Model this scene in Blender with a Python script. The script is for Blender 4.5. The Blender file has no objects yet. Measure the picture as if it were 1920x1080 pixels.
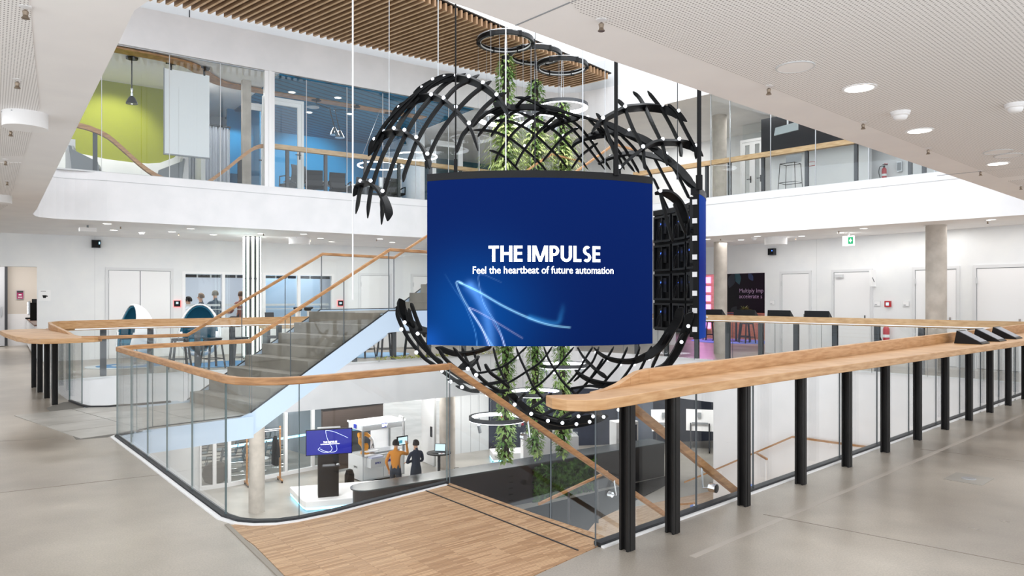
import bpy, bmesh, math, random
from mathutils import Vector, Matrix
random.seed(7)
S = bpy.context.scene
COL = S.collection
PI = math.pi
# ------------------------------------------------------------------ camera, world, lights, exposure
EYE = 1.65
cam_d = bpy.data.cameras.new('camera'); cam = bpy.data.objects.new('camera', cam_d); COL.objects.link(cam)
cam.location = (0, 0, EYE); cam.rotation_euler = (PI/2, 0, 0)
cam_d.sensor_width = 36; cam_d.lens = 1340/1920*36; cam_d.shift_y = 15/1920
cam_d.clip_start = .05; cam_d.clip_end = 300
S.camera = cam
w = bpy.data.worlds.new('overcast'); S.world = w; w.use_nodes = True
bg = w.node_tree.nodes['Background']; bg.inputs[0].default_value = (.93, .965, 1, 1); bg.inputs[1].default_value = 1.3
S.view_settings.view_transform = 'Standard'; S.view_settings.look = 'None'
S.view_settings.gamma = 1; S.view_settings.use_curve_mapping = False
S.view_settings.exposure = 0.78
S.cycles.transparent_max_bounces = 48; S.cycles.max_bounces = 9; S.cycles.diffuse_bounces = 5
S.cycles.glossy_bounces = 4; S.cycles.caustics_reflective = False; S.cycles.caustics_refractive = False
S.cycles.sample_clamp_indirect = 6
def area(name, loc, size, power, col=(1, 1, 1), rot=(0, 0, 0), spread=None):
    l = bpy.data.lights.new(name, 'AREA'); l.shape = 'RECTANGLE'; l.size, l.size_y = size
    l.energy = power; l.color = col
    if spread: l.spread = spread
    o = bpy.data.objects.new(name, l); COL.objects.link(o); o.location = loc; o.rotation_euler = rot
    return o
def spot(name, loc, target, power, ang=70, col=(1, 1, 1), r=.05, blend=.6):
    l = bpy.data.lights.new(name, 'SPOT'); l.energy = power; l.spot_size = math.radians(ang); l.spot_blend = blend
    l.color = col; l.shadow_soft_size = r
    o = bpy.data.objects.new(name, l); COL.objects.link(o); o.location = loc
    o.rotation_euler = (Vector(target)-Vector(loc)).to_track_quat('-Z', 'Y').to_euler()
    return o
SKYLIGHT = area('skylight', (2.6, 14.0, 10.2), (8, 8), 170, (.97, .985, 1), (0, 0, math.radians(-46)))
# added area lights brightening near zone, galleries, rooms and lower hall, not real fittings
for nm, loc, sz, pw, rz in [
    ('gallery_fill', (-8.6, 17.2, 3.17), (6, .5), 50, 35), ('gallery_fill', (-4.2, 20.4, 3.17), (6, .5), 50, 35),
    ('gallery_fill', (8.0, 18.2, 3.17), (6, .5), 30, -47), ('gallery_fill', (11.0, 14.2, 3.17), (4, .5), 16, -47),
    ('kitchen_fill', (-15.6, 22.0, 3.15), (2.5, 1.5), 55, 35),
    ('hall_fill', (-6.5, 22.2, -1.15), (5, .6), 110, 40), ('hall_fill', (-6.2, 17.6, -1.15), (3, .6), 70, 40), ('hall_fill', (-1.5, 24.6, -1.15), (4, .6), 110, 20),
    ('hall_fill', (5.0, 25.5, -1.15), (6, .6), 110, 0), ('meeting_fill', (-11.0, 25.4, -1.3), (4, 2), 120, 40),
    ('office_fill', (-3.6, 28.6, -1.3), (5, 2), 60, 20),
    
    ('upper_fill', (8.4, 19.0, 6.86), (6, .5), 60, -47), ('upper_fill', (3.6, 24.0, 6.86), (4, 1), 70, 0),
    ('meeting_room_fill', (-8.6, 23.0, 3.1), (6, 1.2), 110, 32),
    ('near_fill', (3.0, 4.2, 3.19), (3, .5), 14, 42), ('near_fill', (7.0, 7.8, 3.19), (4, .5), 16, 42), ('near_fill', (-4.4, 5.2, 3.19), (4, .5), 14, -52), ('near_fill', (-8.5, 10.0, 3.19), (4, .5), 16, -52)]:
    area(nm, loc, sz, pw, (1, .985, .96), (0, 0, math.radians(rz)))
# ------------------------------------------------------------------ materials
def lin(h):
    h = h.lstrip('#'); v = [int(h[i:i+2], 16)/255 for i in (0, 2, 4)]
    return tuple(c/12.92 if c <= .04045 else ((c+.055)/1.055)**2.4 for c in v)+(1,)
def mat(name, col, rough=.6, metal=0, emit=None, es=0, spec=.5, coat=0):
    m = bpy.data.materials.new(name); m.use_nodes = True
    b = m.node_tree.nodes['Principled BSDF']
    b.inputs['Base Color'].default_value = lin(col) if isinstance(col, str) else tuple(col)+(1,)
    b.inputs['Roughness'].default_value = rough; b.inputs['Metallic'].default_value = metal
    b.inputs['Specular IOR Level'].default_value = spec; b.inputs['Coat Weight'].default_value = coat
    if emit:
        b.inputs['Emission Color'].default_value = lin(emit); b.inputs['Emission Strength'].default_value = es
    return m
def nd(m, t, **k):
    n = m.node_tree.nodes.new(t)
    for a, v in k.items(): setattr(n, a, v)
    return n
def vary(m, c1, c2, scale=3, detail=6, stretch=(1, 1, 1), lo=.35, hi=.65, bump=0, bscale=60, rot=(0, 0, 0), obj=True, rvar=None):
    """base colour from stretched noise between two colours, optional fine bump"""
    nt = m.node_tree; L = nt.links; b = nt.nodes['Principled BSDF']
    tc = nd(m, 'ShaderNodeTexCoord'); mp = nd(m, 'ShaderNodeMapping')
    mp.inputs['Scale'].default_value = stretch; mp.inputs['Rotation'].default_value = rot
    L.new(tc.outputs['Object'], mp.inputs['Vector'])
    n = nd(m, 'ShaderNodeTexNoise'); n.inputs['Scale'].default_value = scale; n.inputs['Detail'].default_value = detail
    L.new(mp.outputs[0], n.inputs['Vector'])
    r = nd(m, 'ShaderNodeValToRGB'); r.color_ramp.elements[0].position = lo; r.color_ramp.elements[1].position = hi
    r.color_ramp.elements[0].color = lin(c1); r.color_ramp.elements[1].color = lin(c2)
    L.new(n.outputs['Fac'], r.inputs[0]); L.new(r.outputs[0], b.inputs['Base Color'])
    if rvar:
        mr = nd(m, 'ShaderNodeMapRange'); mr.inputs['To Min'].default_value = rvar[0]; mr.inputs['To Max'].default_value = rvar[1]
        L.new(n.outputs['Fac'], mr.inputs[0]); L.new(mr.outputs[0], b.inputs['Roughness'])
    if bump:
        n2 = nd(m, 'ShaderNodeTexNoise'); n2.inputs['Scale'].default_value = bscale
        L.new(mp.outputs[0], n2.inputs['Vector'])
        bp = nd(m, 'ShaderNodeBump'); bp.inputs['Strength'].default_value = bump; bp.inputs['Distance'].default_value = .01
        L.new(n2.outputs['Fac'], bp.inputs['Height']); L.new(bp.outputs[0], b.inputs['Normal'])
    return m
white = vary(mat('white_plaster', '#e9e9ea', .7), '#e6e6e8', '#edecee', 2)
soffit = vary(mat('soffit_white', '#f0eeed', .8), '#eeecec', '#f3f1f0', 2)
wallw = vary(mat('wall_white', '#e8e9ea', .65), '#e4e6e8', '#ebecec', 1.5)
greywall = mat('grey_wall', '#b9bcc0', .7)
conc = vary(mat('polished_concrete', '#a8a199', .3), '#857d73', '#b3aba0', .7, 9, lo=.3, hi=.72, rvar=(.22, .42), bump=.02)
def grain(m, s1=90, s2=.22, k=.12):
    """fine sandy speckle and broad cloudy patches multiplied over the base colour"""
    nt = m.node_tree; L = nt.links; b = nt.nodes['Principled BSDF']; src = b.inputs['Base Color'].links[0].from_socket
    tc = nd(m, 'ShaderNodeTexCoord')
    for sc, lo, hi, dt in ((s1, 1-k, 1+k, 2), (s2, 1-k*1.1, 1+k*1.1, 5), (2.6, 1-k*.7, 1+k*.7, 8)):
        n = nd(m, 'ShaderNodeTexNoise'); n.inputs['Scale'].default_value = sc; n.inputs['Detail'].default_value = dt; L.new(tc.outputs['Object'], n.inputs['Vector'])
        mr = nd(m, 'ShaderNodeMapRange'); mr.inputs['From Min'].default_value = .3; mr.inputs['From Max'].default_value = .7; mr.inputs['To Min'].default_value = lo; mr.inputs['To Max'].default_value = hi
        L.new(n.outputs['Fac'], mr.inputs[0]); vm = nd(m, 'ShaderNodeVectorMath', operation='SCALE'); L.new(src, vm.inputs[0]); L.new(mr.outputs[0], vm.inputs['Scale']); src = vm.outputs[0]
    L.new(src, b.inputs['Base Color'])
grain(conc)
conc_l = vary(mat('lower_concrete', '#9a968f', .35), '#8d8982', '#a5a19a', 1, 8)
tile_m = vary(mat('bridge_stone', '#a9a6a0', .35), '#9c9993', '#b4b1ab', 2.2, 8)
step_m = vary(mat('step_concrete', '#847f74', .7), '#78736a', '#8f8a80', 3, 8)
colm = vary(mat('column_concrete', '#b9b1a8', .8), '#b0a89f', '#c2bab1', 4, 9, bump=.08, bscale=25)
oak = vary(mat('oak', '#c08f5f', .42), '#b68858', '#cda478', 5, 8, (1, 1, 9), rot=(0, 0, .737), bump=.02)
oak_h = vary(mat('oak_rail', '#b07c4c', .42), '#9a6e45', '#bb8c5e', 7, 8, (1, 1, 6), bump=.02)
oak_p = vary(mat('pale_oak', '#c4a27a', .5), '#b7946a', '#ccac84', 5, 8, (1, 1, 5))
slat_s = vary(mat('slat_wood_shaded_side', '#7a5c42', .7), '#8a6a4c', '#a28160', 3, 6)  # darker copy of the slat wood: shade between slats put into the colour
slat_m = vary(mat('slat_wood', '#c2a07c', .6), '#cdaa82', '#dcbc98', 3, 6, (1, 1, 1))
steel = vary(mat('black_steel', '#2b2a2a', .5, .2, spec=.3), '#1a1919', '#292828', 6, 9, (1, 1, .3), bump=.05, bscale=40)
steel2 = mat('grey_steel', '#4a4c50', .45, .5)
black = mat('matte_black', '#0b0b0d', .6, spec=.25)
black_s = mat('satin_black', '#0e0f12', .4, spec=.3)
rib_m = mat('rib_black', '#07080a', .5, spec=.16)
darkgrey = mat('dark_grey', '#34363b', .6)
navywall = vary(mat('navy_wall', '#2b3140', .7), '#282e3c', '#2f3545', 2)
grey = mat('mid_grey', '#8c9094', .6)
lgrey = mat('light_grey', '#cfd1d3', .55)
chrome = mat('chrome', '#c9cbce', .18, 1)
alu = mat('aluminium', '#b9bcc0', .35, .8)
wpaint = mat('white_paint', '#efeff0', .4)
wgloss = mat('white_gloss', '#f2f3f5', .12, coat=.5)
bluish = mat('blue_reflection_tint', '#c4d6e8', .45)  # white paint with its blue reflection put into the base colour
seal = mat('black_seal', '#202226', .5)
navy = mat('screen_navy', '#000000', .3)
green_w = mat('lime_wall', '#8e921a', .75)
blue_w = mat('petrol_blue_wall', '#007fb2', .7)
blue_c = mat('petrol_blue_ceiling', '#0d587a', .7)
red = mat('signal_red', '#b3202a', .4)
orange = mat('robot_orange', '#f0a020', .4)
teal = mat('teal_cushion', '#1e6a86', .8)
rug_b = mat('blue_rug', '#4f86b5', .95); rug_w = mat('pale_rug', '#c9cfd2', .95)
curtain_m = mat('grey_curtain', '#d0d4dc', .85)
fabric_g = mat('grey_felt', '#8f9398', .95); fabric_l = mat('light_felt', '#c8cac8', .95)
led = mat('led_white', '#ffffff', .5, emit='#f4f8ff', es=4)
led2 = mat('led_soft', '#dfe3e8', .5, emit='#e6eeff', es=.9)
ledball = mat('led_ball', '#ffffff', .4, emit='#eef3ff', es=1.6)
led_cy = mat('led_cyan', '#bff1ff', .5, emit='#7fd8ff', es=2.2)
led_tube = mat('led_tube', '#ffffff', .5, emit='#eafff8', es=1.5)
led_pink = mat('pink_panel', '#f5c0e8', .5, emit='#f08ee6', es=1.3)
led_blue = mat('led_blue', '#2050ff', .5, emit='#3f6fff', es=3)
lampglow = mat('lamp_glow', '#ffffff', .4, emit='#fffaf0', es=3)
scr_b = mat('lit_blue_screen', '#000000', .3, emit='#0f1aa8', es=.55)
scr_w = mat('lit_white_screen', '#000000', .3, emit='#c8e2ee', es=.8)
txt_w = mat('white_lettering', '#ffffff', .5, emit='#ffffff', es=1.3)
txt_p = mat('printed_white', '#e8ecec', .6)
txt_d = mat('printed_dark', '#2a2c30', .6)
txt_bl = mat('printed_blue', '#2438b0', .6)
magenta = mat('magenta_print', '#9c2a5e', .6)
green_s = mat('exit_green', '#0b8f5a', .5, emit='#12a86c', es=.5)
sign_w = mat('lit_sign_white', '#ffffff', .5, emit='#ffffff', es=1.0)
skin = mat('skin', '#d2a486', .6); hair_d = mat('dark_hair', '#221a17', .7); hair_b = mat('brown_hair', '#6a5038', .7)
leaf1 = vary(mat('leaf_green', '#7fa052', .6), '#527a38', '#a0b86c', 3, 3)
leaf2 = vary(mat('fern_green', '#a9bf6a', .6), '#8aa850', '#d3da93', 2, 3)
moss_m = vary(mat('moss', '#2c4a1c', .95), '#16280f', '#4b7330', 6, 8)
soil = mat('plant_core', '#2a241d', .95)
def glass_mat(name, tint, f0=.04):
    """clear pane: transparent, with Schlick reflection that is the same from both faces"""
    m = bpy.data.materials.new(name); m.use_nodes = True; nt = m.node_tree; nt.nodes.clear()
    o = nt.nodes.new('ShaderNodeOutputMaterial'); mx = nt.nodes.new('ShaderNodeMixShader')
    t = nt.nodes.new('ShaderNodeBsdfTransparent'); g = nt.nodes.new('ShaderNodeBsdfGlossy'); f = nt.nodes.new('ShaderNodeLayerWeight')
    f.inputs['Blend'].default_value = .5; pw = nt.nodes.new('ShaderNodeMath'); pw.operation = 'POWER'; pw.inputs[1].default_value = 5
    ma = nt.nodes.new('ShaderNodeMath'); ma.operation = 'MULTIPLY_ADD'; ma.inputs[1].default_value = 1-f0; ma.inputs[2].default_value = f0
    t.inputs[0].default_value = tint+(1,); g.inputs['Roughness'].default_value = 0.0; g.inputs[0].default_value = (.95, .97, 1, 1)
    nt.links.new(f.outputs['Facing'], pw.inputs[0]); nt.links.new(pw.outputs[0], ma.inputs[0])
    nt.links.new(ma.outputs[0], mx.inputs[0]); nt.links.new(t.outputs[0], mx.inputs[1]); nt.links.new(g.outputs[0], mx.inputs[2])
    nt.links.new(mx.outputs[0], o.inputs[0]); return m
glass = glass_mat('clear_glass', (.982, .991, .988), .025)
glass_u = glass_mat('facade_glass', (.97, .984, .984), .02)
gedge = mat('glass_edge', '#6f8285', .25)
gedge_d = mat('glass_joint', '#59636a', .3)
def perf_mat(name='perforated_board', ang=.737, sc=(42, 42, 42)):
    m = mat(name, '#dedbda', .75); nt = m.node_tree; L = nt.links; b = nt.nodes['Principled BSDF']
    tc = nd(m, 'ShaderNodeTexCoord'); mp = nd(m, 'ShaderNodeMapping'); mp.vector_type = 'TEXTURE'; mp.inputs['Rotation'].default_value = (0, 0, ang)
    mp.inputs['Scale'].default_value = tuple(1/v for v in sc)
    fr = nd(m, 'ShaderNodeVectorMath', operation='FRACTION'); sb = nd(m, 'ShaderNodeVectorMath', operation='SUBTRACT')
    sb.inputs[1].default_value = (.5, .5, 0); ml = nd(m, 'ShaderNodeVectorMath', operation='MULTIPLY'); ml.inputs[1].default_value = (1, 1, 0)
    ln = nd(m, 'ShaderNodeVectorMath', operation='LENGTH'); lt = nd(m, 'ShaderNodeMath', operation='LESS_THAN'); lt.inputs[1].default_value = .24
    mx = nd(m, 'ShaderNodeMix', data_type='RGBA'); mx.inputs['A'].default_value = lin('#f0eeed'); mx.inputs['B'].default_value = lin('#a29e9d')
    L.new(tc.outputs['Object'], mp.inputs[0]); L.new(mp.outputs[0], fr.inputs[0]); L.new(fr.outputs[0], sb.inputs[0]); L.new(sb.outputs[0], ml.inputs[0])
    L.new(ml.outputs[0], ln.inputs[0]); L.new(ln.outputs['Value'], lt.inputs[0]); L.new(lt.outputs[0], mx.inputs[0]); L.new(mx.outputs[2], b.inputs['Base Color'])
    return m
perf = perf_mat(); perf_l = perf_mat('perforated_board_left', .63, (60, 30, 1))
def parquet_mat():
    m = mat('industrial_parquet', '#b58a60', .4); nt = m.node_tree; L = nt.links; b = nt.nodes['Principled BSDF']
    tc = nd(m, 'ShaderNodeTexCoord'); mp = nd(m, 'ShaderNodeMapping'); mp.inputs['Rotation'].default_value = (0, 0, -.68)
    br = nd(m, 'ShaderNodeTexBrick'); br.offset = .37; br.offset_frequency = 3; br.squash = 1
    br.inputs['Color1'].default_value = lin('#a07a55'); br.inputs['Color2'].default_value = lin('#c6a27c'); br.inputs['Mortar'].default_value = lin('#7a5a3c')
    br.inputs['Scale'].default_value = 1; br.inputs['Mortar Size'].default_value = .0012; br.inputs['Brick Width'].default_value = .26; br.inputs['Row Height'].default_value = .017
    n = nd(m, 'ShaderNodeTexNoise'); n.inputs['Scale'].default_value = 5; mp2 = nd(m, 'ShaderNodeMapping'); mp2.inputs['Scale'].default_value = (1, 12, 1)
    mp2.inputs['Rotation'].default_value = (0, 0, -.68)
    mx = nd(m, 'ShaderNodeMix', data_type='RGBA', blend_type='OVERLAY'); mx.inputs[0].default_value = .25
    L.new(tc.outputs['Object'], mp.inputs[0]); L.new(mp.outputs[0], br.inputs['Vector']); L.new(tc.outputs['Object'], mp2.inputs[0]); L.new(mp2.outputs[0], n.inputs['Vector'])
    L.new(br.outputs['Color'], mx.inputs['A']); L.new(n.outputs['Fac'], mx.inputs['B']); L.new(mx.outputs[2], b.inputs['Base Color'])
    return m
parquet = parquet_mat()
def stripes_mat(name, c1, c2, ang, freq):
    m = mat(name, c1, .7); nt = m.node_tree; L = nt.links; b = nt.nodes['Principled BSDF']
    tc = nd(m, 'ShaderNodeTexCoord'); mp = nd(m, 'ShaderNodeMapping'); mp.inputs['Rotation'].default_value = (0, 0, ang)
    wv = nd(m, 'ShaderNodeTexWave'); wv.inputs['Scale'].default_value = freq; r = nd(m, 'ShaderNodeValToRGB')
    r.color_ramp.elements[0].position = .08; r.color_ramp.elements[0].color = lin(c2); r.color_ramp.elements[1].position = .16; r.color_ramp.elements[1].color = lin(c1)
    L.new(tc.outputs['Object'], mp.inputs[0]); L.new(mp.outputs[0], wv.inputs['Vector']); L.new(wv.outputs['Fac'], r.inputs[0]); L.new(r.outputs[0], b.inputs['Base Color'])
    return m
blue_cs = stripes_mat('blue_slotted_ceiling', '#00688f', '#004560', .6, 1.2)
# ------------------------------------------------------------------ geometry helpers
ORD = ['first', 'second', 'third', 'fourth', 'fifth', 'sixth', 'seventh', 'eighth', 'ninth', 'tenth', 'eleventh', 'twelfth']
class MB:
    def __init__(s): s.v = []; s.f = []; s.m = []; s.smooth = False
    def add(s, vs, fs, mi=0):
        o = len(s.v); s.v += [tuple(p) for p in vs]
        for f in fs: s.f.append(tuple(i+o for i in f)); s.m.append(mi)
        return s
    def hexa(s, p, mi=0):   # 8 corners: bottom ring 0-3, top ring 4-7
        return s.add(p, [(0, 3, 2, 1), (4, 5, 6, 7), (0, 1, 5, 4), (1, 2, 6, 5), (2, 3, 7, 6), (3, 0, 4, 7)], mi)
    def box(s, c, d, rz=0, mi=0):
        cs, sn = math.cos(rz), math.sin(rz); h = [x/2 for x in d]; P = []
        for z in (-h[2], h[2]):
            for x, y in ((-h[0], -h[1]), (h[0], -h[1]), (h[0], h[1]), (-h[0], h[1])):
                P.append((c[0]+x*cs-y*sn, c[1]+x*sn+y*cs, c[2]+z))
        return s.hexa(P, mi)
    def fbox(s, F, a, b, o0, o1, z0, z1, mi=0):
        return s.hexa([F(a, o0, z0), F(b, o0, z0), F(b, o1, z0), F(a, o1, z0), F(a, o0, z1), F(b, o0, z1), F(b, o1, z1), F(a, o1, z1)], mi)
    def prism(s, poly, z0, z1, top=0, side=0, bot=None):
        n = len(poly); ar = sum(poly[i][0]*poly[(i+1) % n][1]-poly[(i+1) % n][0]*poly[i][1] for i in range(n))
        if ar < 0: poly = poly[::-1]
        o = len(s.v); s.v += [(x, y, z0) for x, y in poly]+[(x, y, z1) for x, y in poly]
        s.f.append(tuple(range(o+n-1, o-1, -1))); s.m.append(side if bot is None else bot)
        s.f.append(tuple(range(o+n, o+2*n))); s.m.append(top)
        for i in range(n):
            j = (i+1) % n; s.f.append((o+i, o+j, o+n+j, o+n+i)); s.m.append(side)
        return s
    def bar(s, p0, p1, w, h, mi=0, up=(0, 0, 1)):
        p0, p1, up = Vector(p0), Vector(p1), Vector(up); d = (p1-p0).normalized()
        a = d.cross(up)
        if a.length < 1e-4: a = Vector((1, 0, 0))
        a.normalize(); b = a.cross(d).normalized(); P = []
        for q in (p0, p1):
            for x, y in ((-1, -1), (1, -1), (1, 1), (-1, 1)): P.append(q+a*(x*w/2)+b*(y*h/2))
        return s.hexa([P[0], P[1], P[2], P[3], P[4], P[5], P[6], P[7]], mi)
    def tube(s, pts, r, n=8, mi=0, cap=True):
        pts = [Vector(p) for p in pts]; o = len(s.v); N = len(pts); rr = r if isinstance(r, (list, tuple)) else [r]*N; pa = None
        for i, p in enumerate(pts):
            t = (pts[min(i+1, N-1)]-pts[max(i-1, 0)]).normalized()
            if pa is None: a = t.cross(Vector((0, 0, 1)) if abs(t.z) < .95 else Vector((1, 0, 0))).normalized()
            else: a = (pa-t*pa.dot(t)).normalized()
            pa = a; b = t.cross(a)
            for k in range(n):
                g = 2*PI*k/n; s.v.append(tuple(p+a*(math.cos(g)*rr[i])+b*(math.sin(g)*rr[i])))
        for i in range(N-1):
            for k in range(n):
                q = (k+1) % n; s.f.append((o+i*n+k, o+i*n+q, o+(i+1)*n+q, o+(i+1)*n+k)); s.m.append(mi)
        if cap:
            s.f.append(tuple(o+k for k in range(n))[::-1]); s.m.append(mi)
            s.f.append(tuple(o+(N-1)*n+k for k in range(n))); s.m.append(mi)
        return s
    def lathe(s, prof, c=(0, 0, 0), n=20, mi=0, sx=1, sy=1):
        o = len(s.v); N = len(prof)
        for r, z in prof:
            for k in range(n):
                g = 2*PI*k/n; s.v.append((c[0]+r*math.cos(g)*sx, c[1]+r*math.sin(g)*sy, c[2]+z))
        for i in range(N-1):
            for k in range(n):
                q = (k+1) % n; s.f.append((o+i*n+k, o+i*n+q, o+(i+1)*n+q, o+(i+1)*n+k)); s.m.append(mi)
        s.f.append(tuple(o+k for k in range(n))[::-1]); s.m.append(mi)
        s.f.append(tuple(o+(N-1)*n+k for k in range(n))); s.m.append(mi)
        return s
    def ring(s, c, R, w, h, n=40, mi=0, minner=None):   # flat ring with rectangular section
        o = len(s.v)
        for k in range(n):
            g = 2*PI*k/n; x, y = math.cos(g), math.sin(g)
            for r, z in ((R-w/2, -h/2), (R+w/2, -h/2), (R+w/2, h/2), (R-w/2, h/2)): s.v.append((c[0]+r*x, c[1]+r*y, c[2]+z))
        for k in range(n):
            q = (k+1) % n
            for e in range(4):
                d = (e+1) % 4; s.f.append((o+k*4+e, o+q*4+e, o+q*4+d, o+k*4+d)); s.m.append(minner if (minner is not None and e in (0, 3)) else mi)
        return s
    def sweep(s, path, w, h, mi=0, zoff=0):   # rectangular section, kept upright, mitred in plan
        P = [Vector(p) for p in path]; N = len(P); o = len(s.v)
        for i, p in enumerate(P):
            d0 = (P[i]-P[i-1]) if i else (P[1]-P[0]); d1 = (P[i+1]-P[i]) if i < N-1 else d0
            d0 = Vector((d0.x, d0.y)).normalized(); d1 = Vector((d1.x, d1.y)).normalized()
            t = (d0+d1).normalized(); c = max(.35, t.dot(d1)); a = Vector((t.y, -t.x))/c
            hh = h[i] if isinstance(h, list) else h; ww = w[i] if isinstance(w, list) else w
            for x, z in ((-.5, -.5), (.5, -.5), (.5, .5), (-.5, .5)): s.v.append((p.x+a.x*x*ww, p.y+a.y*x*ww, p.z+z*hh+zoff))
        for i in range(N-1):
            for e in range(4):
                d = (e+1) % 4; s.f.append((o+i*4+e, o+i*4+d, o+i*4+4+d, o+i*4+4+e)); s.m.append(mi)
        s.f.append((o+3, o+2, o+1, o)); s.m.append(mi); b = o+4*(N-1); s.f.append((b, b+1, b+2, b+3)); s.m.append(mi)
        return s
    def slabq(s, q, th, mi=0, edge=None):   # thick plate from a planar quad
        q = [Vector(p) for p in q]; n = (q[1]-q[0]).cross(q[3]-q[0]).normalized()*(th/2); o = len(s.v); k = len(q)
        s.v += [tuple(p-n) for p in q]+[tuple(p+n) for p in q]
        s.f.append(tuple(range(o+k-1, o-1, -1))); s.f.append(tuple(range(o+k, o+2*k))); s.m += [mi, mi]
        for i in range(k):
            j = (i+1) % k; s.f.append((o+i, o+j, o+k+j, o+k+i)); s.m.append(mi if edge is None else edge)
        return s
BASE = {}
def put(name, mb, mats, parent=None, smooth=False, bevel=0, kind=None, label=None, cat=None, group=None):
    mats = mats if isinstance(mats, (list, tuple)) else [mats]
    me = bpy.data.meshes.new(name); off = BASE.get(parent.name, (0, 0, 0)) if parent else (0, 0, 0)
    vs = mb.v if off == (0, 0, 0) else [(x-off[0], y-off[1], z-off[2]) for x, y, z in mb.v]
    me.from_pydata(vs, [], mb.f)
    for m in mats: me.materials.append(m)
    if len(mats) > 1: me.polygons.foreach_set('material_index', mb.m)
    bm = bmesh.new(); bm.from_mesh(me); bmesh.ops.recalc_face_normals(bm, faces=bm.faces); bm.to_mesh(me); bm.free()
    if smooth or mb.smooth:
        me.polygons.foreach_set('use_smooth', [True]*len(me.polygons))
        try: me.set_sharp_from_angle(angle=.7)
        except Exception: pass
    o = bpy.data.objects.new(name, me); COL.objects.link(o)
    if parent: o.parent = parent
    BASE[o.name] = off
    if bevel:
        b = o.modifiers.new('bevel', 'BEVEL'); b.width = bevel; b.segments = 2; b.limit_method = 'ANGLE'
    tag(o, label, cat, group, kind)
    return o
def tag(o, label=None, cat=None, group=None, kind=None):
    for k, v in (('label', label), ('category', cat), ('group', group), ('kind', kind)):
        if v: o[k] = v
    return o
def thing(name, label, cat, loc=(0, 0, 0), rz=0, group=None, world=False):
    """Empty at a thing's base; world=True: its parts are given in scene coordinates"""
    o = bpy.data.objects.new(name, None); COL.objects.link(o); o.location = loc; o.rotation_euler = (0, 0, rz); o.empty_display_size = .1
    if world: BASE[o.name] = tuple(loc)
    return tag(o, label, cat, group)
def dup(root, loc, rz=0, label=None, group=None):
    r = root.copy(); COL.objects.link(r); r.location = loc; r.rotation_euler = (0, 0, rz)
    if label: r['label'] = label
    if group: r['group'] = group
    for ch in root.children:
        c = ch.copy(); COL.objects.link(c); c.parent = r
        for g in ch.children:
            d = g.copy(); COL.objects.link(d); d.parent = c
    return r
def struct(name, mb, mats, **k): return put(name, mb, mats, kind='structure', **k)
def frame(p0, d):
    """wall frame: F(s along, off towards the atrium, z)"""
    l = math.hypot(*d); dx, dy = d[0]/l, d[1]/l
    f = lambda s, o, z: (p0[0]+dx*s+dy*o, p0[1]+dy*s-dx*o, z)
    f.ang = math.atan2(dy, dx); f.d = (dx, dy); f.n = (dy, -dx)
    return f
GL = frame((-4.3, 17.6), (.816, .578)); GR = frame((5.0, 18.7), (.687, -.726))
WL = frame((-11.9, 17.9), (.85, .527)); WR = frame((7.5, 20.8), (.555, -.832))
def crom(pts, n=6):
    P = [Vector(p) for p in pts]; out = []
    for i in range(len(P)-1):
        a, b, c, d = P[max(i-1, 0)], P[i], P[i+1], P[min(i+2, len(P)-1)]
        for k in range(n):
            t = k/n; out.append(.5*((2*b)+(c-a)*t+(2*a-5*b+4*c-d)*t*t+(3*b-a-3*c+d)*t**3))
    out.append(P[-1]); return out
def text_mb(body, size, bold=0, align='LEFT', sx=1):
    cu = bpy.data.curves.new('lettering', 'FONT'); cu.body = body; cu.size = size; cu.align_x = align; cu.extrude = 0
    cu.resolution_u = 3
    o = bpy.data.objects.new('lettering', cu); COL.objects.link(o)
    me = bpy.data.meshes.new_from_object(o.evaluated_get(bpy.context.evaluated_depsgraph_get()))
    mb = MB()
    for k in ((-1, -.5, 0, .5, 1) if bold else (0,)): mb.add([(v.co.x*sx+k*bold, v.co.y+abs(k)*bold*.0, 0) for v in me.vertices], [tuple(p.vertices) for p in me.polygons])
    bpy.data.objects.remove(o); bpy.data.curves.remove(cu); bpy.data.meshes.remove(me)
    return mb
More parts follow.
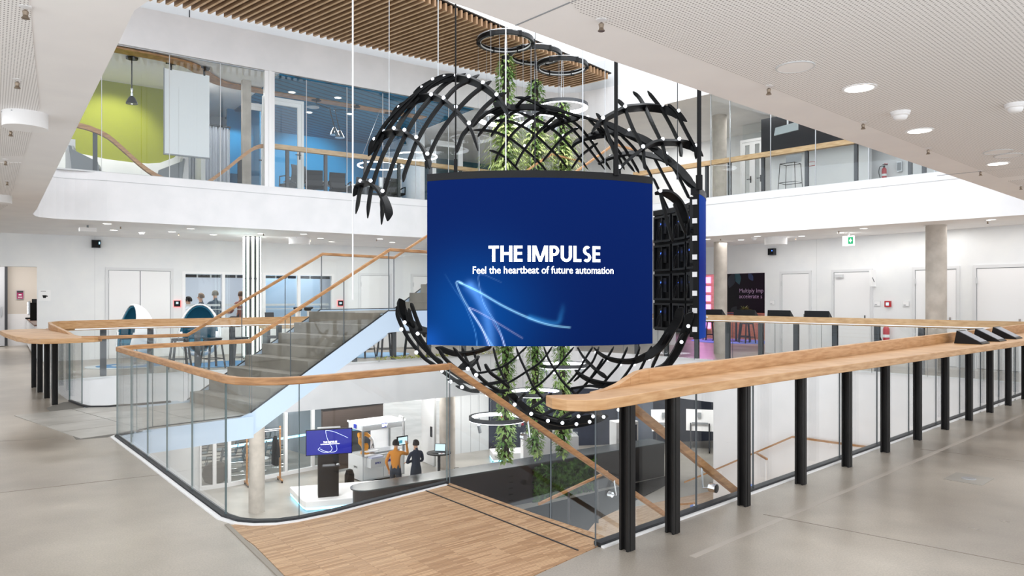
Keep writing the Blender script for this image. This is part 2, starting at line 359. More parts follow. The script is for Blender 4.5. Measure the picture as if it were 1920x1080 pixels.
def glyph_text(body, H_, st=.2, gap=.14, center=True):
    """plain heavy sans capitals built from bars and bends, cap height H_"""
    mb = MB(); x = 0
    def q(*p): mb.add([(a*H_, b*H_, 0) for a, b in p], [(0, 1, 2, 3)])
    def rc(a, b, c, d): q((a, b), (c, b), (c, d), (a, d))
    def bend(cx, cy, r0, rx, ry, a0, a1, n=10):
        for i in range(n):
            g, h = math.radians(a0+(a1-a0)*i/n), math.radians(a0+(a1-a0)*(i+1)/n); k = 1-st/rx; m = 1-st*.86/ry
            q((cx+rx*k*math.cos(g), cy+ry*m*math.sin(g)), (cx+rx*math.cos(g), cy+ry*math.sin(g)), (cx+rx*math.cos(h), cy+ry*math.sin(h)), (cx+rx*k*math.cos(h), cy+ry*m*math.sin(h)))
    b = st*.86
    for ch in body:
        if ch == 'T': w_ = .66; rc(x, 1-b, x+w_, 1); rc(x+w_/2-st/2, 0, x+w_/2+st/2, 1-b)
        elif ch == 'H': w_ = .74; rc(x, 0, x+st, 1); rc(x+w_-st, 0, x+w_, 1); rc(x+st, .42, x+w_-st, .42+b)
        elif ch == 'E': w_ = .54; rc(x, 0, x+st, 1); rc(x+st, 0, x+w_, b); rc(x+st, 1-b, x+w_, 1); rc(x+st, .43, x+w_-.03, .43+b)
        elif ch == 'I': w_ = st; rc(x, 0, x+st, 1)
        elif ch == 'M': w_ = .98; rc(x, 0, x+st*.9, 1); rc(x+w_-st*.9, 0, x+w_, 1); q((x, 1), (x+st*1.2, 1), (x+w_/2+st*.42, 0), (x+w_/2-st*.42, 0)); q((x+w_-st*1.2, 1), (x+w_, 1), (x+w_/2+st*.42, 0), (x+w_/2-st*.42, 0))
        elif ch == 'P': w_ = .6; rc(x, 0, x+st, 1); rc(x+st, 1-b, x+.3, 1); rc(x+st, .36, x+.3, .36+b); bend(x+.3, .68, 0, .3, .32, -90, 90)
        elif ch == 'U': w_ = .72; rc(x, .34, x+st, 1); rc(x+w_-st, .34, x+w_, 1); bend(x+w_/2, .34, 0, w_/2, .35, 180, 360, 14)
        elif ch == 'L': w_ = .52; rc(x, 0, x+st, 1); rc(x+st, 0, x+w_, b)
        elif ch == 'S': w_ = .55; bend(x+.28, .72, 0, .27, .29, 45, 270); bend(x+.27, .28, 0, .28, .29+.0, -140, 90)
        elif ch == ' ': w_ = .12
        x += w_+gap
    x -= gap
    if center: mb.v = [(a-x*H_/2, c, z) for a, c, z in mb.v]
    return mb
def onwall(mb, F, s, off, z):
    """lay a flat xy mesh on a wall frame (x along, y up)"""
    mb.v = [F(s+x, off+.001, z+y) for x, y, _ in mb.v]; return mb
def local_text(mb, c, ang):
    """lettering standing upright at c, reading along direction ang"""
    ca, sa = math.cos(ang), math.sin(ang); mb.v = [(c[0]+x*ca, c[1]+x*sa, c[2]+y) for x, y, _ in mb.v]; return mb
HEART_RIBS = [
[(-1.98,9.02,2.9),(-1.94,9.02,3.02),(-1.78,8.63,3.01),(-1.63,8.34,2.95),(-1.51,8.14,2.85),(-1.43,8,2.74),(-1.37,7.91,2.61),(-1.35,7.87,2.47)],
[(-1.78,8.98,3.4),(-1.75,8.95,3.51),(-1.71,8.94,3.58),(-1.6,8.96,3.67),(-1.41,8.6,3.62),(-1.22,8.24,3.52),(-1.06,7.98,3.38),(-0.96,7.82,3.24),(-0.91,7.73,3.13),(-0.87,7.66,3)],
[(-1.52,8.91,3.83),(-1.41,8.89,3.97),(-1.28,8.9,4.05),(-1.16,8.91,4.11),(-0.97,8.66,4.06),(-0.79,8.25,3.9),(-0.62,7.94,3.7),(-0.46,7.7,3.47),(-0.4,7.59,3.33),(-0.35,7.5,3.16)],
[(-1.21,8.87,4.15),(-1.12,8.86,4.21),(-0.98,8.86,4.29),(-0.84,8.86,4.35),(-0.68,8.89,4.36),(-0.49,8.5,4.21),(-0.33,8.16,4.04),(-0.17,7.91,3.85),(-0.08,7.75,3.69),(-0.02,7.63,3.53)],
[(-1.75,8.96,3.49),(-1.71,8.94,3.58),(-1.58,8.91,3.79),(-1.41,8.89,3.97),(-1.27,8.88,4.1),(-1.12,8.87,4.21),(-1.01,8.86,4.28)],
[(-1.88,8.62,2.63),(-1.88,8.73,2.8),(-1.86,8.84,3.02),(-1.76,9,3.36),(-1.6,8.96,3.67),(-1.44,8.92,3.88),(-1.28,8.9,4.05),(-1.14,8.87,4.19),(-0.98,8.86,4.3),(-0.85,8.85,4.36)],
[(-1.66,8.24,2.54),(-1.66,8.28,2.71),(-1.63,8.34,2.94),(-1.53,8.42,3.29),(-1.41,8.6,3.62),(-1.32,8.94,3.93),(-1.16,8.91,4.11),(-1,8.87,4.26),(-0.84,8.86,4.35),(-0.72,8.86,4.39)],
[(-1.45,7.96,2.44),(-1.45,7.99,2.6),(-1.45,8.03,2.77),(-1.34,8.1,3.17),(-1.22,8.24,3.52),(-1.1,8.43,3.81),(-0.97,8.66,4.06),(-0.84,8.9,4.28),(-0.68,8.89,4.37),(-0.57,8.88,4.41)],
[(-1.19,7.83,2.89),(-1.18,7.86,3),(-1.12,7.91,3.19),(-1.06,7.98,3.38),(-0.93,8.11,3.66),(-0.79,8.25,3.9),(-0.66,8.44,4.11),(-0.5,8.51,4.22),(-0.4,8.63,4.31)],
[(-0.92,7.68,3.01),(-0.91,7.73,3.13),(-0.79,7.83,3.43),(-0.62,7.94,3.7),(-0.47,8.06,3.9),(-0.33,8.16,4.04),(-0.24,8.21,4.11)],
[(-0.6,7.58,3.16),(-0.57,7.62,3.25),(-0.53,7.66,3.37),(-0.46,7.7,3.47),(-0.32,7.81,3.69),(-0.17,7.91,3.85),(-0.06,7.93,3.9)],
[(1.05,7.45,2.81),(1.08,7.49,2.9),(1.13,7.54,2.99),(1.25,7.65,3.11),(1.43,7.82,3.26),(1.57,7.98,3.35),(1.72,8.15,3.4),(2.04,8.73,3.52),(2.18,8.85,3.52),(2.27,8.83,3.47),(2.34,8.83,3.36)],
[(0.85,7.62,3.38),(0.89,7.68,3.46),(0.99,7.77,3.56),(1.12,7.92,3.66),(1.28,8.11,3.77),(1.43,8.32,3.84),(1.61,8.67,3.94),(1.84,8.82,3.96),(1.95,8.79,3.92),(2.04,8.78,3.87),(2.13,8.77,3.77)],
[(0.92,7.81,3.64),(0.96,7.79,3.59),(0.99,7.77,3.56),(1.05,7.65,3.31),(1.11,7.57,3.09),(1.13,7.53,2.96),(1.12,7.48,2.79)],
[(1.2,8.21,3.9),(1.25,8.17,3.85),(1.28,8.11,3.77),(1.34,7.92,3.5),(1.43,7.82,3.26),(1.43,7.75,3.11),(1.44,7.7,3)],
[(1.49,8.84,4.18),(1.57,8.85,4.11),(1.61,8.67,3.94),(1.63,8.28,3.64),(1.7,8.14,3.4),(1.72,8.05,3.25),(1.73,7.97,3.09)],
[(1.66,8.78,4.17),(1.75,8.8,4.07),(1.84,8.82,3.96),(1.97,8.86,3.76),(2.04,8.73,3.52),(2.02,8.56,3.4),(1.99,8.38,3.27)],
[(1.91,8.77,4),(1.97,8.77,3.95),(2.03,8.78,3.88),(2.15,8.81,3.67),(2.26,8.83,3.47),(2.28,8.87,3.35)],
[(1.4,11.08,3.69),(1.47,10.94,3.76),(1.59,10.8,3.78),(1.74,10.62,3.77),(1.9,10.42,3.72),(2.04,10.24,3.65),(2.16,10.03,3.56),(2.29,9.84,3.41),(2.37,9.7,3.26),(2.46,9.49,3.05)],
[(1.33,11.12,3.7),(1.46,10.97,3.75),(1.61,10.79,3.77),(1.72,10.66,3.76)],
[(2.13,10.68,3.18),(2.22,10.51,3.16),(2.32,10.36,3.07),(2.41,10.23,2.95),(2.45,10.19,2.84)],
[(2.02,10.25,3.67),(2.18,10.31,3.4),(2.34,10.28,3.08),(2.4,10.27,2.92)],
[(1.56,10.44,4.03),(1.8,10.48,3.8),(1.97,10.54,3.57),(2.08,10.57,3.38)],
[(2.16,9.94,3.58),(2.32,9.97,3.32),(2.46,9.9,2.99)],
[(2.08,10.55,3.4),(2.21,10.56,3.13),(2.32,10.54,2.88)],
[(1.3,10.43,4.2),(1.53,10.38,4.08),(1.73,10.3,3.95),(1.94,10.16,3.8),(2.1,10.04,3.64),(2.26,9.89,3.45),(2.38,9.74,3.24),(2.47,9.5,3.02)],
[(1,10.98,4.01),(1.2,10.76,4.08),(1.4,10.56,4.08),(1.59,10.39,4.02),(1.76,10.24,3.95),(1.93,10.11,3.83),(2.04,10.06,3.71)],
[(0.93,11.08,3.96),(1.01,10.97,4.02),(1.15,10.84,4.05),(1.31,10.71,4.04)],
[(1.11,10.5,4.26),(1.34,10.63,4.07),(1.54,10.76,3.85),(1.72,10.9,3.57)],
[(1.27,10.52,4.18),(1.46,10.65,3.99),(1.67,10.75,3.74),(1.85,10.77,3.52)],
[(1.44,10.53,4.07),(1.63,10.6,3.89),(1.79,10.67,3.68),(1.91,10.72,3.49)],
[(-0.35,11.16,3.93),(-0.21,11.25,3.89),(-0.06,11.35,3.81),(0.06,11.45,3.71),(0.17,11.54,3.61)],
[(-0.58,10.75,4.15),(-0.42,10.83,4.16),(-0.24,10.93,4.15),(-0.04,11.07,4.09),(0.17,11.22,3.97),(0.36,11.35,3.84),(0.51,11.45,3.7),(0.6,11.51,3.6)],
[(-0.26,10.71,4.28),(-0.1,10.76,4.29),(0.12,10.87,4.25),(0.35,11.02,4.14),(0.58,11.19,3.97),(0.76,11.29,3.82),(0.89,11.38,3.67)],
[(0.1,10.62,4.38),(0.28,10.73,4.33),(0.49,10.83,4.26),(0.74,10.98,4.11),(0.98,11.14,3.89),(1.2,11.25,3.64)],
[(0.04,10.27,4.51),(0.19,10.33,4.5),(0.39,10.46,4.45),(0.63,10.63,4.35),(0.89,10.8,4.19),(1.1,10.94,4),(1.26,11.04,3.83),(1.45,11.11,3.61)],
[(0.44,10.64,4.37),(0.71,10.61,4.34),(0.96,10.69,4.22),(1.17,10.84,4.04),(1.37,10.98,3.8),(1.53,11.06,3.6)],
[(0.47,10.53,4.42),(0.71,10.53,4.38),(0.94,10.53,4.31),(1.14,10.49,4.25),(1.33,10.46,4.17),(1.52,10.43,4.06)],
[(-0.28,11.35,3.76),(-0.21,11.25,3.89),(-0.1,11.13,4.03),(0.04,10.97,4.17),(0.2,10.83,4.28),(0.4,10.64,4.37),(0.59,10.52,4.41)],
[(0.05,11.45,3.71),(0.13,11.33,3.86),(0.23,11.2,3.99),(0.37,11.03,4.13),(0.53,10.83,4.26),(0.65,10.64,4.34)],
[(0.48,11.39,3.78),(0.59,11.26,3.9),(0.7,11.11,4.01),(0.85,10.9,4.13),(1,10.74,4.18)],
[(0.94,11.36,3.66),(1.06,11.17,3.82),(1.19,11,3.91),(1.29,10.84,3.97)],
[(-0.6,10.7,4.17),(-0.47,10.59,4.28),(-0.33,10.52,4.36),(-0.2,10.46,4.41),(-0.06,10.43,4.45)],
[(-0.31,10.57,4.34),(-0.14,10.51,4.4),(0.16,10.52,4.43),(0.47,10.53,4.42),(0.75,10.52,4.37)],
[(-0.53,10.9,4.07),(-0.36,10.74,4.24),(-0.2,10.62,4.34),(0,10.54,4.41)],
[(-0.33,10.98,4.09),(-0.2,10.83,4.23),(-0.04,10.67,4.35),(0.12,10.57,4.41)],
[(0.06,10.52,4.43),(0.15,10.38,4.49),(0.26,10.27,4.52)],
[(0.6,10.93,4.18),(0.65,10.83,4.24),(0.74,10.74,4.26),(0.87,10.64,4.28),(1.02,10.53,4.28)],
[(0.93,11.08,3.96),(0.98,10.99,4.02),(1.13,10.84,4.06),(1.26,10.74,4.05),(1.46,10.57,4.04)],
[(1.2,10.73,4.09),(1.24,10.58,4.16),(1.34,10.4,4.19)],
[(0.48,10.96,4.17),(0.59,10.85,4.23),(0.75,10.65,4.31)],
[(-0.27,10.39,4.42),(-0.14,10.42,4.44),(0.02,10.55,4.41)],
[(-1.28,7.95,1.54),(-1.28,7.99,1.44),(-1.24,8.02,1.32),(-1.17,8.04,1.18),(-1.08,8.05,1.06),(-0.98,8.07,0.94),(-0.87,8.05,0.87),(-0.74,8.05,0.77),(-0.6,8.07,0.67),(-0.48,8.11,0.58),(-0.36,8.08,0.56)],
[(-1.22,7.86,1.63),(-1.22,7.9,1.52),(-1.17,7.91,1.4),(-1.07,7.88,1.31),(-1,7.84,1.28),(-0.9,7.79,1.26)],
[(-1.17,7.86,1.52),(-1.14,7.91,1.37),(-1.1,7.95,1.23),(-1.01,7.97,1.1),(-0.92,7.97,1.01),(-0.83,7.98,0.92),(-0.7,7.99,0.82),(-0.54,8,0.71),(-0.4,8.02,0.63)],
[(-1.1,7.77,1.58),(-1.07,7.8,1.48),(-1.03,7.83,1.36),(-0.99,7.84,1.28),(-0.95,7.86,1.2)],
[(-1.13,7.83,1.52),(-1.11,7.86,1.4),(-1.04,7.91,1.23),(-0.96,7.93,1.1),(-0.88,7.96,0.98),(-0.76,7.94,0.91)],
[(-0.59,7.88,0.87),(-0.47,7.81,0.89),(-0.4,7.75,0.94),(-0.36,7.71,0.99)],
[(-0.73,8.12,0.7),(-0.54,8.02,0.69),(-0.39,7.97,0.67),(-0.24,7.91,0.68),(-0.04,7.83,0.73)],
[(-0.64,7.74,1.1),(-0.55,7.79,0.97),(-0.44,7.84,0.85),(-0.32,7.9,0.72),(-0.21,7.96,0.63),(-0.07,7.99,0.56)],
[(-0.81,7.85,1.08),(-0.74,7.89,0.96),(-0.62,7.91,0.85),(-0.5,7.93,0.76),(-0.39,7.97,0.67),(-0.24,8,0.59)],
[(-0.3,7.73,0.92),(-0.23,7.8,0.81),(-0.13,7.84,0.73),(-0.03,7.91,0.64)],
[(-0.64,8.13,0.63),(-0.48,8.11,0.58),(-0.3,8.02,0.6),(-0.18,7.99,0.58),(-0.03,7.93,0.61)],
[(-1.16,10.9,0.88),(-1,10.98,0.8),(-0.83,11.07,0.75),(-0.63,11.2,0.76),(-0.42,11.34,0.81),(-0.32,11.41,0.85)],
[(-0.57,10.91,0.47),(-0.41,11.01,0.48),(-0.19,11.14,0.53),(0,11.29,0.63),(0.15,11.42,0.76),(0.24,11.48,0.84)],
[(-0.78,11.19,0.85),(-0.72,11.08,0.7),(-0.63,10.97,0.55),(-0.57,10.86,0.43)],
[(-0.63,11.28,0.85),(-0.56,11.15,0.67),(-0.49,10.99,0.5)],
[(-0.3,11.41,0.84),(-0.23,11.21,0.6),(-0.14,11.02,0.42),(-0.04,10.82,0.26)],
[(0.06,11.48,0.84),(0.13,11.33,0.66),(0.22,11.15,0.48),(0.31,10.91,0.3),(0.43,10.66,0.16),(0.57,10.39,0.06),(0.69,10.18,0.02)],
[(0.51,11.47,0.84),(0.57,11.32,0.67),(0.66,11.13,0.51),(0.77,10.88,0.35),(0.88,10.66,0.25),(0.98,10.42,0.18),(1.08,10.19,0.13)],
[(1.03,11.32,0.85),(1.11,11.15,0.7),(1.22,10.94,0.58),(1.32,10.73,0.49),(1.41,10.56,0.45)],
[(1.27,11.2,0.86),(1.33,11.07,0.78),(1.44,10.91,0.71),(1.56,10.75,0.68),(1.69,10.58,0.68),(1.81,10.43,0.71),(1.94,10.31,0.79),(2.05,10.2,0.87),(2.17,10.11,1),(2.26,10.06,1.13)],
[(-0.08,10.9,0.31),(0.08,11.04,0.39),(0.24,11.15,0.48),(0.41,11.25,0.58),(0.54,11.35,0.7),(0.65,11.45,0.85)],
[(0.26,10.78,0.22),(0.43,10.92,0.31),(0.59,11.06,0.44),(0.73,11.18,0.57),(0.86,11.27,0.71),(0.99,11.34,0.85)],
[(0.84,10.8,0.32),(1,10.95,0.48),(1.14,11.1,0.68),(1.27,11.2,0.86)],
[(0.94,10.81,0.36),(1.09,10.91,0.49),(1.24,10.99,0.64),(1.36,11.14,0.87)],
[(1.4,10.94,0.7),(1.25,10.8,0.5),(1.11,10.67,0.34)],
[(1.57,10.98,0.88),(1.44,10.9,0.69),(1.27,10.79,0.5),(1.06,10.63,0.3),(0.93,10.51,0.19)],
[(1.75,10.79,0.89),(1.61,10.66,0.65),(1.42,10.55,0.45),(1.27,10.42,0.3)],
[(1.9,10.59,0.91),(1.77,10.44,0.67),(1.57,10.29,0.43),(1.46,10.2,0.33)],
[(2.03,10.37,0.93),(1.94,10.29,0.78),(1.83,10.17,0.61),(1.72,10.05,0.48)],
[(0.96,11.03,0.52),(1.05,10.87,0.44),(1.19,10.67,0.38),(1.34,10.47,0.36),(1.48,10.28,0.37),(1.59,10.17,0.41),(1.71,10.1,0.49)],
[(0.85,10.7,0.26),(1,10.65,0.29),(1.15,10.58,0.32),(1.29,10.45,0.32),(1.42,10.29,0.34)],
[(1.78,8.13,1.24),(1.72,8.19,1.09),(1.67,8.26,0.94),(1.63,8.37,0.8)],
[(2.03,8.46,1.21),(1.98,8.5,1.11),(1.93,8.59,0.96),(1.83,8.6,0.83),(1.69,8.46,0.79)],
[(2.07,8.51,1.24),(2.07,8.63,1.13),(2.04,8.78,0.97),(1.92,8.75,0.83),(1.79,8.63,0.77)],
[(-0.05,7.98,0.57),(0.03,8.06,0.49),(0.14,8.18,0.37),(0.26,8.34,0.27),(0.42,8.51,0.18),(0.59,8.66,0.12),(0.77,8.77,0.12),(0.97,8.96,0.11),(1.19,9.13,0.15)],
[(0.14,7.96,0.56),(0.08,8.05,0.49),(0.01,8.11,0.44)],
[(0.21,8.2,0.36),(0.33,8.07,0.46),(0.45,7.97,0.57)],
[(0.46,8.11,0.44),(0.61,8.22,0.38),(0.76,8.31,0.35),(0.92,8.48,0.3),(1.14,8.97,0.17)],
[(0.3,8.52,0.16),(0.44,8.74,0.07),(0.63,8.94,0.03),(0.86,9.14,0.02),(1.06,9.13,0.07),(1.22,9.12,0.14)],
[(0.32,8.4,0.23),(0.44,8.29,0.31),(0.58,8.19,0.4),(0.72,8.09,0.51)],
[(0.53,8.65,0.12),(0.62,8.45,0.23),(0.74,8.34,0.32),(0.86,8.27,0.41)],
[(0.69,8.68,0.13),(0.8,8.53,0.23),(0.92,8.47,0.31)],
[(0.08,8.23,0.34),(0.25,8.31,0.28),(0.45,8.48,0.19),(0.64,8.64,0.14),(0.84,8.64,0.19)],
[(1.53,7.69,2.76),(1.69,7.81,2.78),(1.83,7.92,2.71),(1.91,7.96,2.58),(1.93,7.96,2.45)],
[(1.6,7.75,2.8),(1.67,7.74,2.5),(1.75,7.79,2.24)],
[(1.78,7.86,2.68),(1.86,7.9,2.48),(1.93,7.96,2.35)],
[(1.91,8.1,1.53),(1.89,8.17,1.37),(1.78,8.17,1.2),(1.68,8.17,1.06),(1.49,8.09,0.94)],
[(2.09,8.36,1.47),(2.07,8.52,1.24),(2,8.68,0.98),(1.88,8.82,0.75)]]
HEART_BALLS = [(-1.72,8.92,3.61),(-1.6,8.93,3.71),(-1.4,8.47,3.64),(-1.23,8.17,3.55),(-1.06,7.91,3.41),(-0.91,7.68,3.18),(-1.83,8.62,3.04),(-1.63,8.24,2.98),(-1.44,7.95,2.82),(-1.41,8.88,4),(-1.28,8.88,4.09),(-1.15,8.89,4.14),(-0.96,8.47,4.04),(-0.78,8.15,3.91),(-0.62,7.89,3.74),(-0.46,7.64,3.5),(-1.12,8.85,4.24),(-0.98,8.84,4.33),(-0.84,8.85,4.37),(-0.7,8.87,4.39),(-0.51,8.42,4.24),(-0.33,8.1,4.07),(-0.17,7.83,3.86),(0.98,7.7,3.57),(1.27,8.02,3.78),(1.85,8.79,4),(2.04,8.75,3.92),(1.12,7.47,3),(1.42,7.74,3.27),(1.7,8.06,3.42),(1.99,8.5,3.52),(2.27,8.82,3.51),(1.58,10.46,4.09),(1.51,10.98,3.8),(2.05,10.3,3.7),(2.17,10.03,3.65),(2.25,10.06,3.53),(2.46,9.72,3.22),(2.21,10.63,3.21),(1.96,10.17,3.87),(1.69,10.32,4.05),(0.01,10.63,4.44),(-0.22,10.56,4.43),(0.19,10.74,4.39),(0.43,10.57,4.47),(0.47,10.68,4.41),(0.23,10.59,4.47),(1.12,10.56,4.3),(0.93,10.68,4.31),(0.73,10.82,4.29),(0.79,10.76,4.31),(1,10.83,4.2),(0.58,10.92,4.26),(0.2,11.26,4.02),(-0.21,10.77,4.33),(1.22,10.91,4.04),(1.25,11.01,3.95),(0.79,11.03,4.13),(-1.18,7.85,1.36),(-1.03,7.81,1.24),(-1.23,7.94,1.28),(-1.07,7.99,1.02),(-0.78,7.95,0.82),(-0.48,7.76,0.86),(-0.39,7.78,0.79),(-0.69,8.01,0.69),(-0.56,8,0.63),(-0.41,7.92,0.65),(-0.28,7.97,0.55),(0.03,8.03,0.43),(0.22,8.19,0.3),(0.42,8.36,0.19),(0.6,8.5,0.14),(0.78,8.65,0.1),(0.78,8.38,0.24),(0.97,8.55,0.21),(0.95,8.75,0.11),(1.13,8.81,0.16),(1.05,8.28,0.4),(1.25,8.42,0.4),(1.31,8.79,0.25),(0.1,11.42,0.67),(0.55,11.4,0.67),(0.66,11.15,0.45),(1.12,11.17,0.65),(1.31,11.18,0.77),(1.47,10.94,0.67),(1.63,10.72,0.62),(1.8,10.51,0.64),(1.98,10.33,0.74),(1.26,10.88,0.48),(1.35,10.49,0.31),(2.32,9.75,1.03),(1.59,7.66,2.78),(1.99,8.39,1.11),(2.05,8.31,1.3)]
WIDE_SET = [0, 1, 2, 3, 11, 12, 18, 19, 20, 25, 26, 27, 43, 47, 48, 49, 50, 51, 53, 57, 63, 71, 81, 70, 86, 89, 90, 95, 98, 99]
# ================================================================== structure
u = (.74, .672); nn = (.672, -.74)
GLs = lambda s, o=0: GL(s, o, 0)[:2]
GRt = lambda t, o=0: GR(t, o, 0)[:2]
corner = [(.4, 20.93), (.98, 21.32), (1.5, 21.5), (2.0, 21.42), (2.45, 21.15), (2.85, 20.85)]
CN = (10.2, 13.3)
dens = lambda l: [(p.x, p.y) for p in crom([(a, b, 0) for a, b in l], 4)]
near_edge = [(.66, 4.81), (-.57, 6.32), (-1.11, 5.74), (-1.36, 5.45), (-1.57, 5.28), (-1.72, 5.22), (-1.86, 5.2), (-2.0, 5.24), (-2.11, 5.33), (-3.44, 6.97), (-4.62, 8.42), (-4.72, 8.6)]
left_edge = [(-6.93, 11.2), (-8.2, 12.75), (-8.7, 13.45), (-8.85, 13.9), (-8.75, 14.25), (-8.4, 14.62)]
far = [GLs(-4.6)]+corner+[GRt(-2.0), GRt(7.0), CN]
struct('floor', MB().prism([(-24, 14), (-9, 1.2), (9, 1.2), (18, 12), (18, 14), CN]+near_edge+dens(left_edge)+[(-24, 14.62)], -1.1, 0, 0, 1), [conc, white])
struct('floor', MB().prism([(-24, 14.62), (-8.4, 14.62)]+far+[(18, 14), (18, 34), (-24, 34)], -1.1, 0, 0, 1), [conc, white])
# oak deck in front of the down stair
struct('floor', MB().prism([(.66, 4.81), (-.57, 6.32), (-1.11, 5.74), (-1.36, 5.45), (-1.57, 5.28), (-1.72, 5.22), (-1.86, 5.2), (-1.95, 5.19), (-2.04, 5.12), (-1.7, 4.72), (-1.34, 4.21), (-.65, 3.33), (.126, 4.21)], -.02, .004), [parquet])
mb = MB()
for a in (.06, .30):
    p = Vector((.66, 4.81)); q = Vector((-.57, 6.32)); n = Vector((-.775, -.63))
    mb.bar((*(p+n*a), .005), (*(q+n*a+(q-p)*-.02), .005), .012, .006)
struct('trim_1', mb, seal)
struct('trim_2', MB().bar((-2.06, 5.16, .003), (-1.34, 4.17, .003), .03, .006).bar((-1.34, 4.17, .003), (-.66, 3.3, .003), .02, .004), mat('floor_joint', '#8f877c', .5))
# floor box lid in the concrete
c = (4.12, 6.446)
t = thing('floor_outlet', 'square concrete floor outlet lid with round metal cap', 'floor outlet', (c[0], c[1], 0), .737)
put('lid', MB().box((0, 0, .002), (.36, .3, .004)), conc_l, t); put('cap', MB().lathe([(.06, 0), (.06, .006), (.05, .008)]), alu, t)
# pale strip and joints in the concrete
mb = MB()
for o, w_ in ((.36, .045),):
    mb.bar((.75+.74*.2+nn[0]*o, 4.65+.672*.2+nn[1]*o, .0006), (.75+.74*10+nn[0]*o, 4.65+.672*10+nn[1]*o, .0006), w_, .002)
struct('trim_16', mb, mat('floor_strip', '#b0a89f', .4))
struct('trim_17', MB().bar((-4.4, 5.93, .0006), (-3.25, 6.6, .0006), .008, .002).bar((-9, 7.2, .0006), (-5.2, 8.3, .0006), .008, .002).bar((1.9, 5.4, .0006), (4.6, 3.2, .0006), .008, .002).bar((4.4, 7.7, .0006), (8.5, 4.4, .0006), .008, .002), mat('floor_joint_dark', '#857c72', .5))
# lower hall floor, oak landing
struct('floor', MB().prism([(-24, 11), (-10, 9), (13, 9), (20, 14), (20, 40), (-24, 40)], -4.5, -4.2, 0, 0), [conc_l])
struct('floor', MB().prism([(1.2, 18.2), (3.0, 19.55), (9.5, 23.6), (12, 20), (6, 10), (-1, 14)], -4.2, -4.19, 0, 0), [parquet])
# ---- ceiling over the main level: upper slab ring
near_c = [(.55, 4.61), (-.23, 3.85), (-.55, 3.58), (-1.05, 3.42), (-1.5, 3.46), (-1.85, 3.7), (-2.05, 3.88), (-8.5, 12.78), (-9.05, 13.5), (-9.27, 14.0), (-9.03, 14.42), (-8.35, 14.73)]
far_c = [GLs(-4.97)]+corner+[GRt(-2.0), GRt(7.0), CN]
struct('ceiling', MB().prism([(-24, 14), (-9, 1.2), (9, 1.2), (18, 12), (18, 14), CN]+near_c[:8]+dens(near_c[8:])+[(-24, 14.73)], 3.2, 4.2, 1, 1, 0), [soffit, white])
struct('ceiling', MB().prism([(-24, 14.73)]+far_c+[(18, 14), (18, 34), (-24, 34)], 3.2, 4.2, 2, 1, 0), [soffit, white, conc_l])
# joint line low on the upper fascia
fl = [(x+.006, y+.0) for x, y in dens(near_c[8:])][3:-1]+[GLs(s, .004) for s in (-5, -2, 1, 4, 5.5)]+corner+[GRt(t, .004) for t in (-2, 1, 4, 7)]
struct('trim_3', MB().sweep([(x, y, 4.03) for x, y in fl], .012, .012), lgrey)
# upper level ceiling and its white beam, left rooms and right rooms
ub = [GLs(-9)]+corner+[GRt(-2.0), GRt(8.5)]
struct('ceiling', MB().prism(ub+[(18, 16), (18, 34), (-24, 34), (-24, 6)], 6.9, 7.75, 1, 1, 0), [soffit, white])
ub2 = [GLs(-9, -.25)]+[(x-.1, y+.2) for x, y in corner]+[GRt(-2.0, -.25), GRt(8.5, -.25)]
struct('trim_4', MB().prism(ub2+[(18, 16.5), (18, 34), (-24, 34), (-24, 6)], 7.76, 8.6), lgrey)
for s in (-6, -3.35, -.35, 2.65, 5.4):
    struct('trim_5', MB().fbox(GL, s, s+.025, -.27, -.235, 7.76, 8.0), darkgrey)
# perforated boards
P = lambda p, a, b: (p[0]+u[0]*a+nn[0]*b, p[1]+u[1]*a+nn[1]*b)
p0 = (-.23, 3.85)
poly = [P(p0, -.6, .85), P(p0, .1, .52), P(p0, .5, .36), P(p0, 8.6, .36), P(p0, 8.6, 1.95), P(p0, 2.9, 2.0), P(p0, 2.35, 2.15), P(p0, 1.75, 2.2), P(p0, 1.3, 2.9), P(p0, -.6, 2.9)]
struct('ceiling', MB().prism(poly, 3.196, 3.2), [perf])
struct('ceiling', MB().prism([P(p0, 9.0, .36), P(p0, 12.5, .36), P(p0, 12.5, 1.95), P(p0, 9.0, 1.95)], 3.196, 3.2), [perf])
struct('ceiling', MB().prism([(-2.5, 3.7), (-3.9, 5.9), (-5.4, 7.9), (-8.0, 7.9), (-8.0, 1), (-2.5, 1)], 3.196, 3.2), [perf_l])
struct('ceiling', MB().prism([(-5.7, 8.3), (-8.6, 12.2), (-9.9, 13.6), (-14, 15.5), (-14, 8.3)], 3.196, 3.2), [perf_l])
mb = MB()
for a, b in (((.34, 3.73), (.02, 4.09)), ((5.47, 9.2), (7.0, 7.8)), ((2.9, 4.0), (4.6, 5.5))): mb.bar((*a, 3.199), (*b, 3.199), .008, .006)
struct('trim_6', mb, grey)
